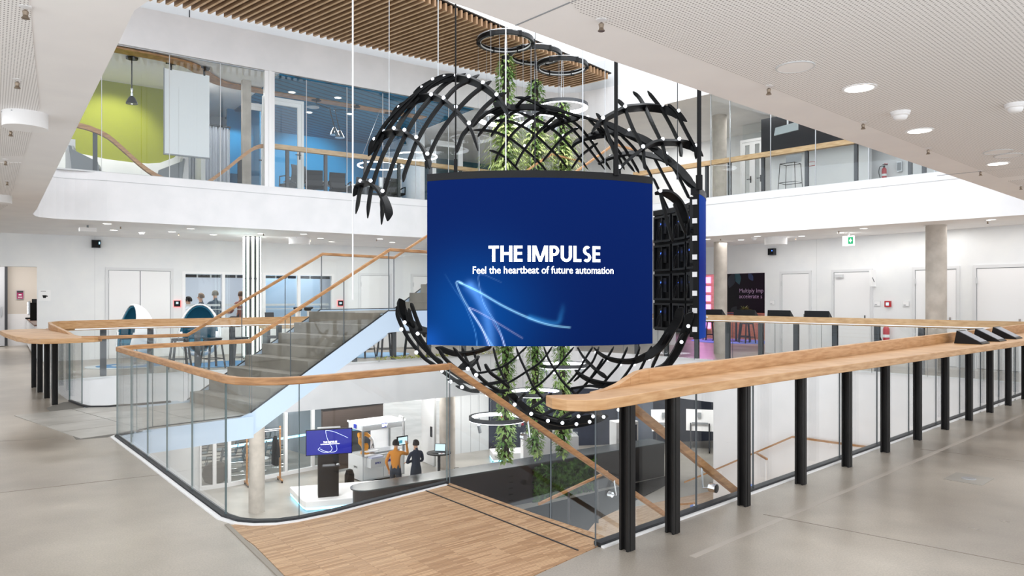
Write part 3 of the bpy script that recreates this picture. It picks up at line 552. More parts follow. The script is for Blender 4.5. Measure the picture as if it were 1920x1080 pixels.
# ---- roof: slat ceiling left of the skylight, white roof edge, open glazing right of it
t = thing('slat_ceiling', 'timber slat ceiling panel high over the atrium beside the skylight', 'slatted ceiling', (-3, 15, 7.9), world=True)
sd = Vector((.76, -.65)).normalized()
e0 = Vector((2.9, 20.9)); ed = Vector((-.64, -.77)).normalized()       # skylight edge of the panel
proto = None
mbk = MB(); mbk.prism([GLs(-9.5, .06), GLs(5.2, .06), (.98, 21.26), (1.5, 21.43), (2.0, 21.34), (2.42, 21.1), (2.88, 20.7), (-1.19, 15.96), (-4.2, 12.3), (-9.5, 7.0)], 8.09, 8.12)
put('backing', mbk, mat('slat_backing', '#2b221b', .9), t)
cpoly = [Vector(p) for p in [GLs(-9.5, .06), GLs(0, .06), GLs(5.2, .06), (.98, 21.26), (1.5, 21.43), (2.0, 21.34), (2.42, 21.1), (2.88, 20.7), (-1.19, 15.96), (-4.2, 12.3), (-9.5, 7.0)]]
sn = Vector((-sd.y, sd.x))
ks = [p.dot(sn) for p in cpoly]
k = min(ks)+.1
while k < max(ks)-.05:
    hit = []
    for i in range(len(cpoly)):
        p, q = cpoly[i], cpoly[(i+1) % len(cpoly)]; a, b = p.dot(sn)-k, q.dot(sn)-k
        if a*b < 0: hit.append((p+(q-p)*(a/(a-b))).dot(sd))
    if len(hit) >= 2 and max(hit)-min(hit) > .1:
        p, q = sn*k+sd*min(hit), sn*k+sd*max(hit)
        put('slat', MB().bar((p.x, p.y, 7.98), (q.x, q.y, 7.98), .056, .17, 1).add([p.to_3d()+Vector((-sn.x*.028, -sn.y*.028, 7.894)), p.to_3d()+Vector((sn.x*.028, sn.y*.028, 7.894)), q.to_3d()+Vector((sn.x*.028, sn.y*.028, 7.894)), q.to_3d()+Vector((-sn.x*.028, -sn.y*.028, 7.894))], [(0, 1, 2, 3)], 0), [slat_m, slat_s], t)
    k += .165
# ---- main level back walls
def wall_with_holes(name, F, s0, s1, z0, z1, holes, th=.25, m=wallw):
    """wall panels around rectangular openings (s0,s1,z0,z1), holes sorted by s"""
    mb = MB(); s = s0
    for h in holes:
        if h[0] > s: mb.fbox(F, s, h[0], -th, 0, z0, z1)
        if h[3] < z1: mb.fbox(F, h[0], h[1], -th, 0, h[3], z1)
        if h[2] > z0: mb.fbox(F, h[0], h[1], -th, 0, z0, h[2])
        s = h[1]
    if s < s1: mb.fbox(F, s, s1, -th, 0, z0, z1)
    return struct(name, mb, m)
wall_with_holes('wall_left', WL, -8, 13.5, 0, 3.2, [(-4, 0, 0, 2.38), (3.36, 5.42, .75, 2.3), (5.48, 7.58, .75, 2.3)])
wall_with_holes('wall_right', WR, -9, 12, 0, 3.2, [(-3.9, -.17, 0, 2.34)])
for F, s, nm in ((WL, 1.25, 'trim_8'), (WR, 1.5, 'trim_9')): struct(nm, MB().fbox(F, s, s+.008, 0, .002, 0, 3.2), lgrey)
# meeting room behind the left windows
mb = MB().fbox(WL, 2.6, 9.5, -5.6, -5.4, 0, 3.2).fbox(WL, 2.4, 2.6, -5.6, -.25, 0, 3.2).fbox(WL, 9.5, 9.7, -5.6, -.25, 0, 3.2)
struct('wall_meeting', mb, mat('meeting_wall', '#cdd6e2', .8))
# kitchen behind the opening
mb = MB().fbox(WL, -9, 6, -7.6, -7.4, 0, 3.2).fbox(WL, .0, .2, -7.4, -.25, 0, 3.2)
struct('wall_kitchen', mb, mat('kitchen_beige', '#cfc8c0', .8))
struct('trim_10', MB().fbox(WL, -7, 0, -7.4, -7.38, 0, 1.05), white)
# recess behind the right opening
mb = MB().fbox(WR, -12, -.2, -6.4, -6.2, 0, 3.2)
struct('wall_recess', mb, mat('recess_black', '#0e1014', .5))
struct('wall_recess', MB().fbox(WR, -.17, .05, -6.2, -.25, 0, 3.2), wallw)
# ---- upper level back walls
struct('wall_upper', MB().fbox(GL, -8.5, -2.75, -3.25, -3.1, 4.2, 6.9), green_w)
# white wavy dado in front of the lime wall
pts = [(-8, .86), (-6, .86), (-5.4, .86), (-5.1, .84), (-4.66, .78), (-4.1, .76), (-3.75, .77), (-3.48, .82), (-3.17, .98), (-2.98, 1.16), (-2.75, 1.2)]
mb = MB()
for (a, ha), (b, hb) in zip(pts, pts[1:]):
    mb.hexa([GL(a, -3.1, 4.2), GL(b, -3.1, 4.2), GL(b, -3.04, 4.2), GL(a, -3.04, 4.2), GL(a, -3.1, 4.2+ha), GL(b, -3.1, 4.2+hb), GL(b, -3.04, 4.2+hb), GL(a, -3.04, 4.2+ha)])
struct('wall_upper', mb, white)
struct('wall_upper', MB().fbox(GL, -2.75, -2.65, -6, -1.9, 4.2, 6.9), wallw)
struct('wall_upper', MB().fbox(GL, -1.6, -1.16, -4.2, -4.1, 5.1, 6.9), blue_w)
struct('wall_upper', MB().fbox(GL, -6.4, -5.2, -6.3, -6.2, 4.2, 6.9), wallw)
struct('wall_upper', MB().fbox(GL, -2.65, -1.3, -5.3, -5.2, 4.2, 6.9), wallw)
struct('wall_upper', MB().fbox(GL, -1.4, 4.0, -6.2, -6.0, 4.85, 6.9).fbox(GL, -1.05, -.9, -6.2, -2.9, 4.2, 6.9), blue_w)
struct('wall_upper', MB().fbox(GL, -1.4, 4.0, -6.2, -5.95, 4.2, 4.85), white)
struct('ceiling', MB().fbox(GL, -1.4, 4.0, -6.0, -.06, 6.86, 6.9), blue_cs)
struct('wall_upper', MB().fbox(GL, 4.0, 4.15, -6.2, -3.2, 4.2, 6.9), wallw)
struct('wall_upper', MB().fbox(GL, 3.5, 9.5, -7.2, -7.0, 4.2, 6.9), mat('far_teal_wall', '#2c5666', .7))
struct('wall_upper', MB().fbox(GR, -7, 9, -5.2, -5.0, 4.2, 6.9), wallw)
struct('wall_upper', MB().fbox(GR, .27, 5.4, -3.4, -2.6, 5.66, 6.66), mat('acoustic_anthracite', '#33363c', .9))
struct('wall_upper', MB().fbox(GR, .3, 3.0, -3.3, -3.1, 4.2, 5.66), wallw)
# ---- lower hall walls
LA = frame((-9.4, 21.5), (.84, .543)); LB = frame((-8.7, 21.96), (.684, .729)); LC = frame((-2.9, 25.9), (.83, .557)); LD = frame((-.92, 27.3), (.984, .177))
struct('wall_hall', MB().fbox(LA, -6, 0, -.3, 0, -4.2, -1.1), wallw)
struct('wall_hall', MB().fbox(LC, .75, 2.42, -.3, 0, -4.2, -1.1), lgrey)
mb = MB()
for s in (1.2, 1.62, 2.0): mb.fbox(LC, s, s+.012, 0, .004, -4.2, -1.1)
struct('trim_11', mb, grey)
struct('wall_hall', MB().fbox(LD, 0, 12.5, -.3, 0, -4.2, -1.1), navywall)
struct('wall_hall', MB().fbox(LD, 5.15, 6.6, 0, .12, -4.2, -1.1), mat('slate_panel', '#6c7482', .6))
# white wall under the right gallery edge
struct('wall_hall', MB().fbox(GR, .3, 12, -.3, 0, -4.4, -1.1), white)
struct('wall_hall', MB().fbox(GR, -.9, .3, -9, -8.7, -4.4, -1.1).fbox(GR, .3, .5, -11.5, -.3, -4.2, -1.1), wallw)
struct('wall_office', MB().fbox(LB, -3, 9, -9, -8.8, -4.2, -1.1).fbox(LB, 3.95, 4.05, -8.8, -.1, -4.2, -1.1), mat('office_grey', '#7d8790', .8))
# columns
def column(nm, x, y, r, z0, z1): struct(nm, MB().lathe([(r, z0), (r, z1)], (x, y, 0), 28), colm, smooth=True)
column('column_1', 5.98, 20.5, .185, 0, 3.2); column('column_2', 9.3, 15.67, .205, 0, 3.2)
column('column_3', -6.93, 19.4, .21, -4.2, -1.0); column('column_4', -2.2, 24.3, .27, -4.2, -1.1)
column('column_5', 6.04, 20.8, .2, 4.2, 6.9); struct('column_6', MB().fbox(GL, -1.98, -1.78, -1.2, -1.05, 4.2, 6.9), colm)
# ---- doors
def door(nm, F, a, b, h, z=0, leafs=1, hinge=True, m=wpaint, inset=.0):
    d = put(nm, MB().fbox(F, a-.07, a, 0, .03, z, z+h+.07).fbox(F, b, b+.07, 0, .03, z, z+h+.07).fbox(F, a, b, 0, .03, z+h, z+h+.07), mat('door_frame_white', '#dcdddf', .5), kind='structure')
    for i in range(leafs):
        p = a+(b-a)*i/leafs; q = a+(b-a)*(i+1)/leafs
        put('door_leaf', MB().fbox(F, p+.012, q-.012, 0, .014, z+.01, z+h-.012), m, d)
    put('door_shadow_gap', MB().fbox(F, a, b, 0, .004, z, z+h), grey, d)
    hs = (a+b)/2-.14 if leafs == 2 else b-.14
    hd = MB().fbox(F, hs-.02, hs+.02, .014, .03, z+.95, z+1.15).fbox(F, hs-.1, hs+.02, .05, .065, z+1.04, z+1.06).fbox(F, hs, hs+.015, .014, .06, z+1.04, z+1.06)
    put('door_handle', hd, chrome, d)
    if hinge:
        for z2 in (z+.3, z+h-.35):
            for e in ((a, b) if leafs == 2 else (a,)): put('hinge', MB().fbox(F, e-.015, e+.02, .02, .05, z2, z2+.14), lgrey, d)
    return d
door('door_1', WL, 1.56, 3.04, 2.33, leafs=2); door('door_2', WL, 8.43, 9.4, 2.3); door('door_3', WL, 10.2, 11.2, 2.3)
door('door_4', WR, .42, 1.28, 2.28); door('door_5', WR, 2.02, 3.02, 2.28); door('door_6', WR, 4.14, 5.08, 2.28); door('door_7', WR, 5.5, 6.5, 2.28)
# door closer on door_5
struct('trim_12', MB().fbox(WR, 2.08, 2.3, .02, .08, 2.14, 2.22), lgrey)
# glass doors of the upper level
def glass_door(nm, F, a, b, o, z, h, leafs=2, m=wpaint):
    d = put(nm, MB().fbox(F, a-.06, a, o-.05, o+.05, z, z+h+.08).fbox(F, b, b+.06, o-.05, o+.05, z, z+h+.08).fbox(F, a, b, o-.05, o+.05, z+h, z+h+.08), m, kind='structure')
    for i in range(leafs):
        p = a+(b-a)*i/leafs; q = a+(b-a)*(i+1)/leafs; e = .09
        put('door_leaf', MB().fbox(F, p, p+e, o-.03, o+.03, z, z+h).fbox(F, q-e, q, o-.03, o+.03, z, z+h).fbox(F, p+e, q-e, o-.03, o+.03, z+h-e, z+h).fbox(F, p+e, q-e, o-.03, o+.03, z, z+e*1.3), m, d)
        put('pane', MB().fbox(F, p+e, q-e, o-.006, o+.006, z+e*1.3, z+h-e), glass_u, d)
        put('door_handle', MB().fbox(F, q-.16, q-.02, o+.05, o+.07, z+1.0, z+1.02).fbox(F, q-.06, q-.03, o+.03, o+.05, z+.9, z+1.1), darkgrey, d)
    return d
glass_door('door_8', GL, -1.45, -.55, -1.05, 4.2, 2.3, 1); glass_door('door_9', GL, 4.35, 5.35, -3.0, 4.2, 2.3, 1)
glass_door('door_10', GR, -.95, -.3, -3.8, 4.2, 2.15, 2); glass_door('door_11', GL, -1.6, -1.1, -2.3, 4.2, 2.4, 1)
struct('window_3', MB().fbox(GR, -.95, -.3, -3.82, -3.8, 6.45, 6.9), glass_u)
struct('door_12', MB().fbox(GR, .95, 1.35, -3.095, -3.07, 4.2, 5.6), wpaint)
# ---- windows with blinds in the left wall
def window(nm, F, a, b, z0, z1, mull):
    o = put(nm, MB().fbox(F, a-.05, a+.03, -.1, .02, z0, z1+.05).fbox(F, b-.03, b+.05, -.1, .02, z0, z1+.05).fbox(F, a+.03, b-.03, -.1, .02, z1-.02, z1+.05).fbox(F, a+.03, b-.03, -.1, .02, z0, z0+.05).fbox(F, mull-.04, mull+.04, -.1, .02, z0+.05, z1-.02), wpaint, kind='structure')
    for p, q in ((a+.03, mull-.04), (mull+.04, b-.03)):
        put('pane', MB().fbox(F, p, q, -.05, -.04, z0+.05, z1-.02), glass_u, o)
        bl = put('blind', MB().fbox(F, p+.02, q-.02, -.16, -.11, z1-.11, z1-.03), darkgrey, o)
        put('clip', MB().fbox(F, p+.3, p+.34, -.11, -.105, z1-.11, z1-.03).fbox(F, q-.3, q-.26, -.11, -.105, z1-.11, z1-.03), lgrey, bl)
        put('rail', MB().fbox(F, p, q, -.3, -.28, z0+.48, z0+.5).fbox(F, p, q, -.3, -.28, z0+.58, z0+.64), lgrey, o)
window('window_1', WL, 3.38, 5.4, .78, 2.28, 4.4); window('window_2', WL, 5.52, 7.54, .78, 2.28, 6.52)
struct('wall_meeting', MB().fbox(WL, 5.55, 6.1, -3.2, -3.15, .2, 2.6), white)
struct('wall_meeting', MB().fbox(WL, 6.2, 8.2, -3.6, -3.5, .2, 2.6), mat('meeting_blue', '#8fa9c2', .6))
# ================================================================== balustrades, counters, stairs
def pane_run(parent, path, z0, z1, brk, th=.014, gm=None, zfun=None, gap=.006, kind=None):
    """glass panes along a plan path, one part per pane; brk = list of index pairs into path"""
    for a, b in brk:
        pts = path[a:b+1]; mb = MB(); N = len(pts)
        for i in range(N-1):
            p, q = Vector(pts[i]), Vector(pts[i+1]); d = (q-p).normalized()
            if i == 0: p = p+d*gap/2
            if i == N-2: q = q-d*gap/2
            n = Vector((d.y, -d.x))*(th/2)
            zz = [(z0, z1), (z0, z1)] if zfun is None else [zfun(p), zfun(q)]
            P = [(p+n, zz[0][0]), (q+n, zz[1][0]), (q-n, zz[1][0]), (p-n, zz[0][0]), (p+n, zz[0][1]), (q+n, zz[1][1]), (q-n, zz[1][1]), (p-n, zz[0][1])]
            o = len(mb.v); mb.v += [(v.x, v.y, z) for v, z in P]
            F = [(0, 3, 2, 1), (4, 5, 6, 7), (0, 1, 5, 4), (2, 3, 7, 6)]; M = [1, 1, 0, 0]
            if i == 0: F.append((3, 0, 4, 7)); M.append(1)
            if i == N-2: F.append((1, 2, 6, 5)); M.append(1)
            mb.f += [tuple(k+o for k in f) for f in F]; mb.m += M
        put('pane', mb, gm or [glass, gedge], parent)
def split(path, n):
    """resample straight pieces so a path can be cut into panes"""
    return path
# --- balustrade round the near left edge of the opening
t = thing('glass_balustrade', 'curved frameless glass balustrade with oak handrail along the near edge, from bridge to oak deck', 'balustrade', (-2, 5.3, 0), world=True)
pth = [(-4.57, 8.62), (-4.64, 8.5), (-4.62, 8.36), (-4.15, 7.79), (-3.68, 7.22), (-3.2, 6.63), (-2.68, 5.99), (-2.13, 5.32), (-2.0, 5.22), (-1.86, 5.185), (-1.7, 5.2), (-1.57, 5.265), (-1.36, 5.44), (-1.12, 5.7), (-.57, 6.28)]
pane_run(t, pth, -.05, 1.03, [(0, 2), (2, 3), (3, 4), (4, 5), (5, 6), (6, 7), (7, 11), (11, 14)])
path3 = [(-3.6, 9.85, 1.03), (-4.42, 8.9, 1.03), (-4.56, 8.7, 1.03), (-4.63, 8.52, 1.03), (-4.6, 8.36, 1.03)]+[(x, y, 1.03) for x, y in pth[3:]]
put('handrail', MB().sweep(path3, .06, .055), oak_h, t, bevel=.008)
put('base_channel', MB().sweep([(x, y, .012) for x, y in pth], .05, .03), seal, t)
put('kerb', MB().sweep([(x+(-.038 if i < 8 else .0), y-(.03 if i < 8 else .05), .005) for i, (x, y) in enumerate(pth)], .036, .014), wpaint, t)
# --- bridge slab and its stone tiles
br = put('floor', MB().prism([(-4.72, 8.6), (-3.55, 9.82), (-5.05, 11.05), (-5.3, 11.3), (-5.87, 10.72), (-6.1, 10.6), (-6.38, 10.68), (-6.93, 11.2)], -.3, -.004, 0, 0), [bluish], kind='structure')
struct('floor', MB().prism([(-6.96, 11.1), (-6.86, 10.53), (-5.0, 8.2), (-4.72, 8.35), (-4.74, 8.62), (-6.8, 11.15)], -.01, .002), [mat('tile_joint', '#6d6a65', .7)])
ta = Vector((.648, .762)); tb = Vector((-.762, .648)); b0 = Vector((-4.95, 8.25))
import itertools
for i, j in itertools.product(range(4), range(4)):
    w_ = .72; h_ = .62; p = b0+tb*(.02+i*h_+(.0))+ta*(j*w_-.02)
    q = [p, p+ta*(w_-.014), p+ta*(w_-.014)+tb*(h_-.014), p+tb*(h_-.014)]
    if i == 3 and j > 1: continue
    if j == 3 or (j == 2 and i == 3): q[1] = q[0]+ta*.3; q[2] = q[3]+ta*.3
    put('tile', MB().prism([tuple(v) for v in q], -.002, .006, 0, 0), tile_m, br)
# --- stair up: concrete steps between white stringers tinted for a blue reflection
N0 = Vector((-3.6, 9.85)); WD = 1.87
def sp(t_, side, z): v = N0+ta*t_+tb*side; return (v.x, v.y, z)
st = thing('staircase', 'concrete staircase with white stringers tinted like a blue reflection climbing to the upper level behind the screen', 'staircase', (-3.6, 9.85, 0), world=True)
def step(t0, t1, z0, z1):
    put('step', MB().hexa([sp(t0, .04, z0), sp(t1, .04, z0), sp(t1, WD-.04, z0), sp(t0, WD-.04, z0), sp(t0, .04, z1), sp(t1, .04, z1), sp(t1, WD-.04, z1), sp(t0, WD-.04, z1)]), step_m, st)
for i in range(7): step(.02+i*.305, .02+(i+1)*.305+.02, i*.17-.12 if i else 0, (i+1)*.17)
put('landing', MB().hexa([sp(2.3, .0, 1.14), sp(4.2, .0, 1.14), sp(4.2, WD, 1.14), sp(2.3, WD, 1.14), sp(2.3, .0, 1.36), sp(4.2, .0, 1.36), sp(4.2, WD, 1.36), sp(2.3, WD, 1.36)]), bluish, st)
step(2.15, 4.2, 1.1, 1.375)
for i in range(16): step(4.2+i*.305, 4.2+(i+1)*.305+.02, 1.36+i*.177-.12, 1.36+(i+1)*.177)
sl = .5574
def stringer(side):
    mb = MB(); z = lambda t_: .06+sl*t_
    prof = [(-.15, -.28, .0), (.0, -.28, .04), (2.42, z(2.42)-.36, 1.40), (4.15, 1.14, 1.40), (9.2, 1.14+2.75, 4.25)]
    for (a, l0, h0), (b, l1, h1) in zip(prof, prof[1:]):
        s0, s1 = side-.02, side+.02
        mb.hexa([sp(a, s0, l0), sp(b, s0, l1), sp(b, s1, l1), sp(a, s1, l0), sp(a, s0, h0), sp(b, s0, h1), sp(b, s1, h1), sp(a, s1, h0)])
    return mb
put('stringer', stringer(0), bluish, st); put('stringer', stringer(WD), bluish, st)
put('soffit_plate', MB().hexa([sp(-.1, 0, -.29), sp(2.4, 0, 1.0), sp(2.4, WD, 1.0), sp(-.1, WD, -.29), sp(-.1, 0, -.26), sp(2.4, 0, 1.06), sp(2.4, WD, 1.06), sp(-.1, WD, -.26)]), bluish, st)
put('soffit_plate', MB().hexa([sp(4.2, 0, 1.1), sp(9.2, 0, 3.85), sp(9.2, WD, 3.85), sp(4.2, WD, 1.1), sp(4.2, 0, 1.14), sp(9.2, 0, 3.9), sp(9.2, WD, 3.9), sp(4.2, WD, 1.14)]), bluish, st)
def stair_rail(nm, label, side, pre, brk):
    b = thing(nm, label, 'balustrade', sp(0, side, 0), world=True)
    hz = [(t_, z) for t_, z in ((0, 1.045), (2.46, 2.41), (4.13, 2.41), (9.3, 5.25), (10.6, 5.25))]
    rail = pre+[sp(t_, side, z) for t_, z in hz]
    put('handrail', MB().sweep(rail, .05, .05), oak_h, b, bevel=.006)
    ze = lambda t_: (.04+max(0, min(t_, 2.42))*.562+max(0, t_-4.15)*.565, 1.02+max(0, min(t_, 2.46))*.555+max(0, t_-4.13)*.55)
    for a, c in brk:
        z0, z1 = ze(a); z2, z3 = ze(c)
        put('pane', MB().slabq([sp(a+.004, side, z0), sp(c-.004, side, z2), sp(c-.004, side, z3), sp(a+.004, side, z1)], .014, 0, 1), [glass, gedge_d], b)
    put('base_channel', MB().sweep([sp(a, side, ze(a)[0]) for a in (0, 2.42, 4.15, 9.3)], .03, .025), seal, b)
    return b
near = stair_rail('stair_balustrade', 'glass stair balustrade with oak handrail on the side of the stair nearer the screen', -.0, [], [(0.01, .62), (.62, 1.55), (1.55, 2.44), (2.44, 4.13), (4.13, 5.8), (5.8, 7.5), (7.5, 9.3)])
farb = stair_rail('stair_balustrade', 'glass stair balustrade on the far side of the stair, its handrail joined to the bar', WD, [(-6.25, 10.38, 1.04), (-6.0, 10.5, 1.04), (-5.75, 10.6, 1.045), (-5.4, 10.76, 1.045)], [(0.01, .9), (.9, 1.7), (1.7, 2.44), (2.44, 4.13), (4.13, 6.0), (6.0, 7.6), (7.6, 9.3)])
bb = [(-4.57, 8.66), (-4.6, 9.0), (-4.3, 9.3), (-3.95, 9.53), (-3.62, 9.87)]
t = thing('bridge_balustrade', 'short glass balustrade on the near side of the stone bridge below the oak handrail', 'balustrade', (-4.2, 9.3, 0), world=True)
pane_run(t, [(-4.58, 8.72), (-4.5, 8.95), (-4.06, 9.42), (-3.62, 9.86)], -.02, 1.02, [(0, 1), (1, 2), (2, 3)])
put('base_channel', MB().sweep([(-4.58, 8.72, 0), (-4.5, 8.95, 0), (-3.6, 9.88, 0)], .03, .03), seal, t)
t = thing('bridge_balustrade', 'curved glass balustrade on the far side of the stone bridge, under the bar tip', 'balustrade', (-5.9, 10.7, 0), world=True)
pane_run(t, [(-6.93, 11.2), (-6.45, 10.72), (-6.25, 10.58), (-6.0, 10.6), (-5.82, 10.7), (-5.4, 11.05), (-5.08, 11.06)], -.02, 1.0, [(0, 1), (1, 4), (4, 6)])
put('base_channel', MB().sweep([(-6.93, 11.2, .01), (-6.45, 10.72, .01), (-6.25, 10.58, .01), (-6.0, 10.6, .01), (-5.82, 10.7, .01), (-5.3, 11.1, .01)], .04, .03), seal, t)
# --- H-section posts
def h_post(x, y, ang, z0, z1, parent, w_=.078, d_=.072, m=None):
    c, s = math.cos(ang), math.sin(ang); mb = MB()
    pr = [(-w_/2, -d_/2), (w_/2, -d_/2), (w_/2, -d_/2+.016), (.012, -d_/2+.016), (.012, d_/2-.016), (w_/2, d_/2-.016), (w_/2, d_/2), (-w_/2, d_/2), (-w_/2, d_/2-.016), (-.012, d_/2-.016), (-.012, -d_/2+.016), (-w_/2, -d_/2+.016)]
    mb.prism([(x+a*c-b*s, y+a*s+b*c) for a, b in pr], z0, z1)
    # narrow raised strip and screw heads down the face
    for a, b in ((-.014, -d_/2-.003),): mb.prism([(x+(a+e)*c-(b+g)*s, y+(a+e)*s+(b+g)*c) for e, g in ((0, 0), (.03, 0), (.03, .003), (0, .003))], z0, z1)
    return put('post', mb, m or steel, parent)
# --- near right oak counter on black posts
t = thing('oak_counter', 'long oak counter with raised back edge on black steel posts along the right edge', 'counter', (2, 5.7, 0), world=True)
A0, B0 = Vector((.75, 4.65)), Vector((7.5, 10.79)); au = (B0-A0).normalized(); an = Vector((au.y, -au.x)); Ltot = (B0-A0).length
RC = frame(tuple(A0), tuple(au))       # s along the counter, + towards the walkway
gl = lambda s: -.17                    # glass line offset
top = [RC(-.52, -.23, 0)[:2], RC(-.575, -.12, 0)[:2], RC(-.57, .0, 0)[:2], RC(-.5, .09, 0)[:2], RC(-.36, .13, 0)[:2], RC(-.1, .125, 0)[:2], RC(.6, .1, 0)[:2], RC(3, .2, 0)[:2], RC(6, .31, 0)[:2], RC(9, .42, 0)[:2], RC(12.5, .5, 0)[:2], RC(12.5, -.2, 0)[:2], RC(.5, -.2, 0)[:2], RC(.1, -.17, 0)[:2], RC(-.15, -.1, 0)[:2], RC(-.3, -.11, 0)[:2], RC(-.43, -.18, 0)[:2]]
put('worktop', MB().prism(top, .962, 1.03), oak, t, bevel=.006)
up_path = [(-.3, 1.0, .02), (-.1, 1.0, .07), (.1, 1.0, .12)]
mb = MB(); prof = [(-.2, 1.03), (-.02, 1.036), (.12, 1.055), (.26, 1.09), (.38, 1.115), (.5, 1.125), (6, 1.15), (12.5, 1.17)]
for (a, h0), (b, h1) in zip(prof, prof[1:]):
    f = lambda s: -.20 if s > .4 else (-.10-.1*max(0, (s+.2))/.6)
    mb.hexa([RC(a, f(a)-.05, 1.0), RC(b, f(b)-.05, 1.0), RC(b, f(b), 1.0), RC(a, f(a), 1.0), RC(a, f(a)-.05, h0), RC(b, f(b)-.05, h1), RC(b, f(b), h1), RC(a, f(a), h0)])
put('back_edge', mb, oak, t, bevel=.004)
ps = [0, .5]+[(Vector((1.82, 5.64))-A0).dot(au)+k*.955 for k in range(13)]
for s in ps:
    x, y, _ = RC(s, .0, 0); h_post(x, y, math.atan2(au.y, au.x), 0, .962, t)
mb = MB()
for s in (.28, 2.47, 4.4, 6.3, 8.2, 10.1): pass
js = [0.0, 1.05, 1.9, 2.75, 3.6, 4.55, 5.5, 6.45, 7.4, 8.35, 9.3, 10.25, 11.2, 12.2]
t2 = thing('glass_balustrade', 'frameless glass panes under the long oak counter on the right edge', 'balustrade', (1.2, 5.2, 0), world=True)
pane_run(t2, [RC(s, -.17, 0)[:2] for s in [-.12]+js[1:]], -.06, .96, [(i, i+1) for i in range(len(js)-1)], gm=[glass, gedge_d])
put('base_channel', MB().sweep([RC(s, -.17, .012) for s in (-.1, 6, 12.5)], .06, .035), seal, t2)
put('kerb', MB().sweep([RC(s, -.125, .006) for s in (-.1, 6, 12.5)], .025, .014), wpaint, t2)
# joints in the oak front
for s in (2.2, 5.4, 8.4): struct('trim_13', MB().fbox(RC, s, s+.004, .16+.033*s-.2, .18+.034*s-.05 if s < 0 else .1055+.036*(s-.0), 1.0301, 1.0306), oak_h)
# --- bar counter at the left with wide oak top
LV = frame((-6.82, 10.95), (-.65, .76))     # posts line, s going away, + towards the floor side? 
t = thing('oak_bar', 'wide oak bar counter with pointed tip on four black posts at the left edge', 'counter', (-7.2, 11.3, 0), world=True)
barp = [(-6.05, 10.36), (-6.35, 10.02), (-6.55, 9.93), (-6.8, 10.05), (-7.3, 10.52), (-8.2, 11.55), (-8.85, 12.35), (-8.98, 12.62), (-8.95, 12.8), (-8.75, 13.1), (-8.45, 13.02), (-8.15, 12.66), (-7.0, 11.3), (-6.5, 10.76), (-6.3, 10.62), (-6.05, 10.55)]
put('worktop', MB().prism(barp, .98, 1.05), oak, t, bevel=.006)
for x, y in ((-8.51, 13.0), (-7.97, 12.35), (-7.39, 11.64), (-6.82, 10.95)): h_post(x-.12, y-.1, math.atan2(-.76, .65), 0, .98, t)
# --- shelf rail along the left gallery and the curved upstand joining it to the bar
def gallery_rail(nm, label, F, path, s_posts, joints, flip=1, z=0, loc=None, up=True, posts_off=-.22):
    b = thing(nm, label, 'railing', loc or path[len(path)//2]+(0,), world=True)
    return b
t = thing('gallery_railing', 'oak shelf rail with glass panes along the left gallery, curving into the bar counter', 'railing', (-6, 16.3, 0), world=True)
gp = [(-6.62, 10.86), (-7.1, 11.42), (-8.2, 12.72), (-8.68, 13.42), (-8.83, 13.9), (-8.72, 14.27), (-8.35, 14.66), GLs(-4.6, -.03), GLs(-2), GLs(1.2), GLs(4), GLs(5.2)]+[(x+.0, y) for x, y in corner[1:4]]
hs = [.02, .08, .15]+[.16]*(len(gp)-3)
mb = MB(); mb.sweep([(x, y, 1.0+h/2+.0) for (x, y), h in zip(gp, hs)], .05, [h for h in hs]); put('back_edge', mb, oak, t)
shelf = [(x-.0, y) for x, y in gp[4:]]
mb = MB().sweep([(x-.16 if i < 3 else x+GL.n[0]*-.17, y+(.1 if i < 3 else 0)-(GL.n[1]*.17 if i >= 3 else 0), .985) for i, (x, y) in enumerate(gp[4:])], .36, .05)
put('shelf', mb, oak, t); 
put('light_strip', MB().sweep([(x+.012, y-.03, .985) for x, y in gp[5:]], .008, .016), mat('rail_led', '#dfe9f5', .5, emit='#e4efff', es=.35), t)
for s in (-5.02, -4.14, -3.2, -2.46, -1.4, -.4, .49, 1.57, 2.6, 3.7):
    x, y, _ = GL(s, -.1, 0); h_post(x, y, GL.ang, 0, .96, t, .11, .09, steel2)
pane_run(t, [GLs(s, .02) for s in (-4.7, -3.6, -2.5, -1.3, -.1, 1.1, 2.3, 3.5, 5.0)], -.03, .98, [(i, i+1) for i in range(8)], gm=[glass, gedge_d])
pane_run(t, [(-6.95, 11.22), (-8.2, 12.72), (-8.68, 13.42), (-8.83, 13.9), (-8.72, 14.27), (-8.35, 14.66), GLs(-4.7)], -.03, .98, [(0, 1), (1, 6)])
t = thing('gallery_railing', 'oak shelf rail with glass panes and grey posts along the right gallery', 'railing', (8, 15.6, 0), world=True)
rp = [(2.85, 20.85)]+[GRt(s) for s in (-2, 1, 3, 5, 7)]+[(10.35, 13.5)]
put('back_edge', MB().sweep([(x, y, 1.095) for x, y in rp], .05, .13), oak_p, t)
put('shelf', MB().sweep([(x-GR.n[0]*.17, y-GR.n[1]*.17, 1.01) for x, y in rp], .38, .045), oak_p, t)
put('light_strip', MB().sweep([(x+GR.n[0]*.028, y+GR.n[1]*.028, 1.02) for x, y in rp], .008, .014), mat('rail_led_b', '#dfe9f5', .5, emit='#eef4ff', es=.3), t)
for s in (-2.2, -1.2, -.25, .66, 1.56, 2.45, 3.36, 4.27, 5.15, 6.05):
    x, y, _ = GR(s, -.1, 0); h_post(x, y, GR.ang, 0, .99, t, .11, .09, steel2)
pane_run(t, [GRt(s, .02) for s in (-2.6, -1.4, -.25, .86, 1.98, 3.1, 4.2, 5.3, 6.3, 7.2)], -.03, 1.0, [(i, i+1) for i in range(9)], gm=[glass, gedge_d])
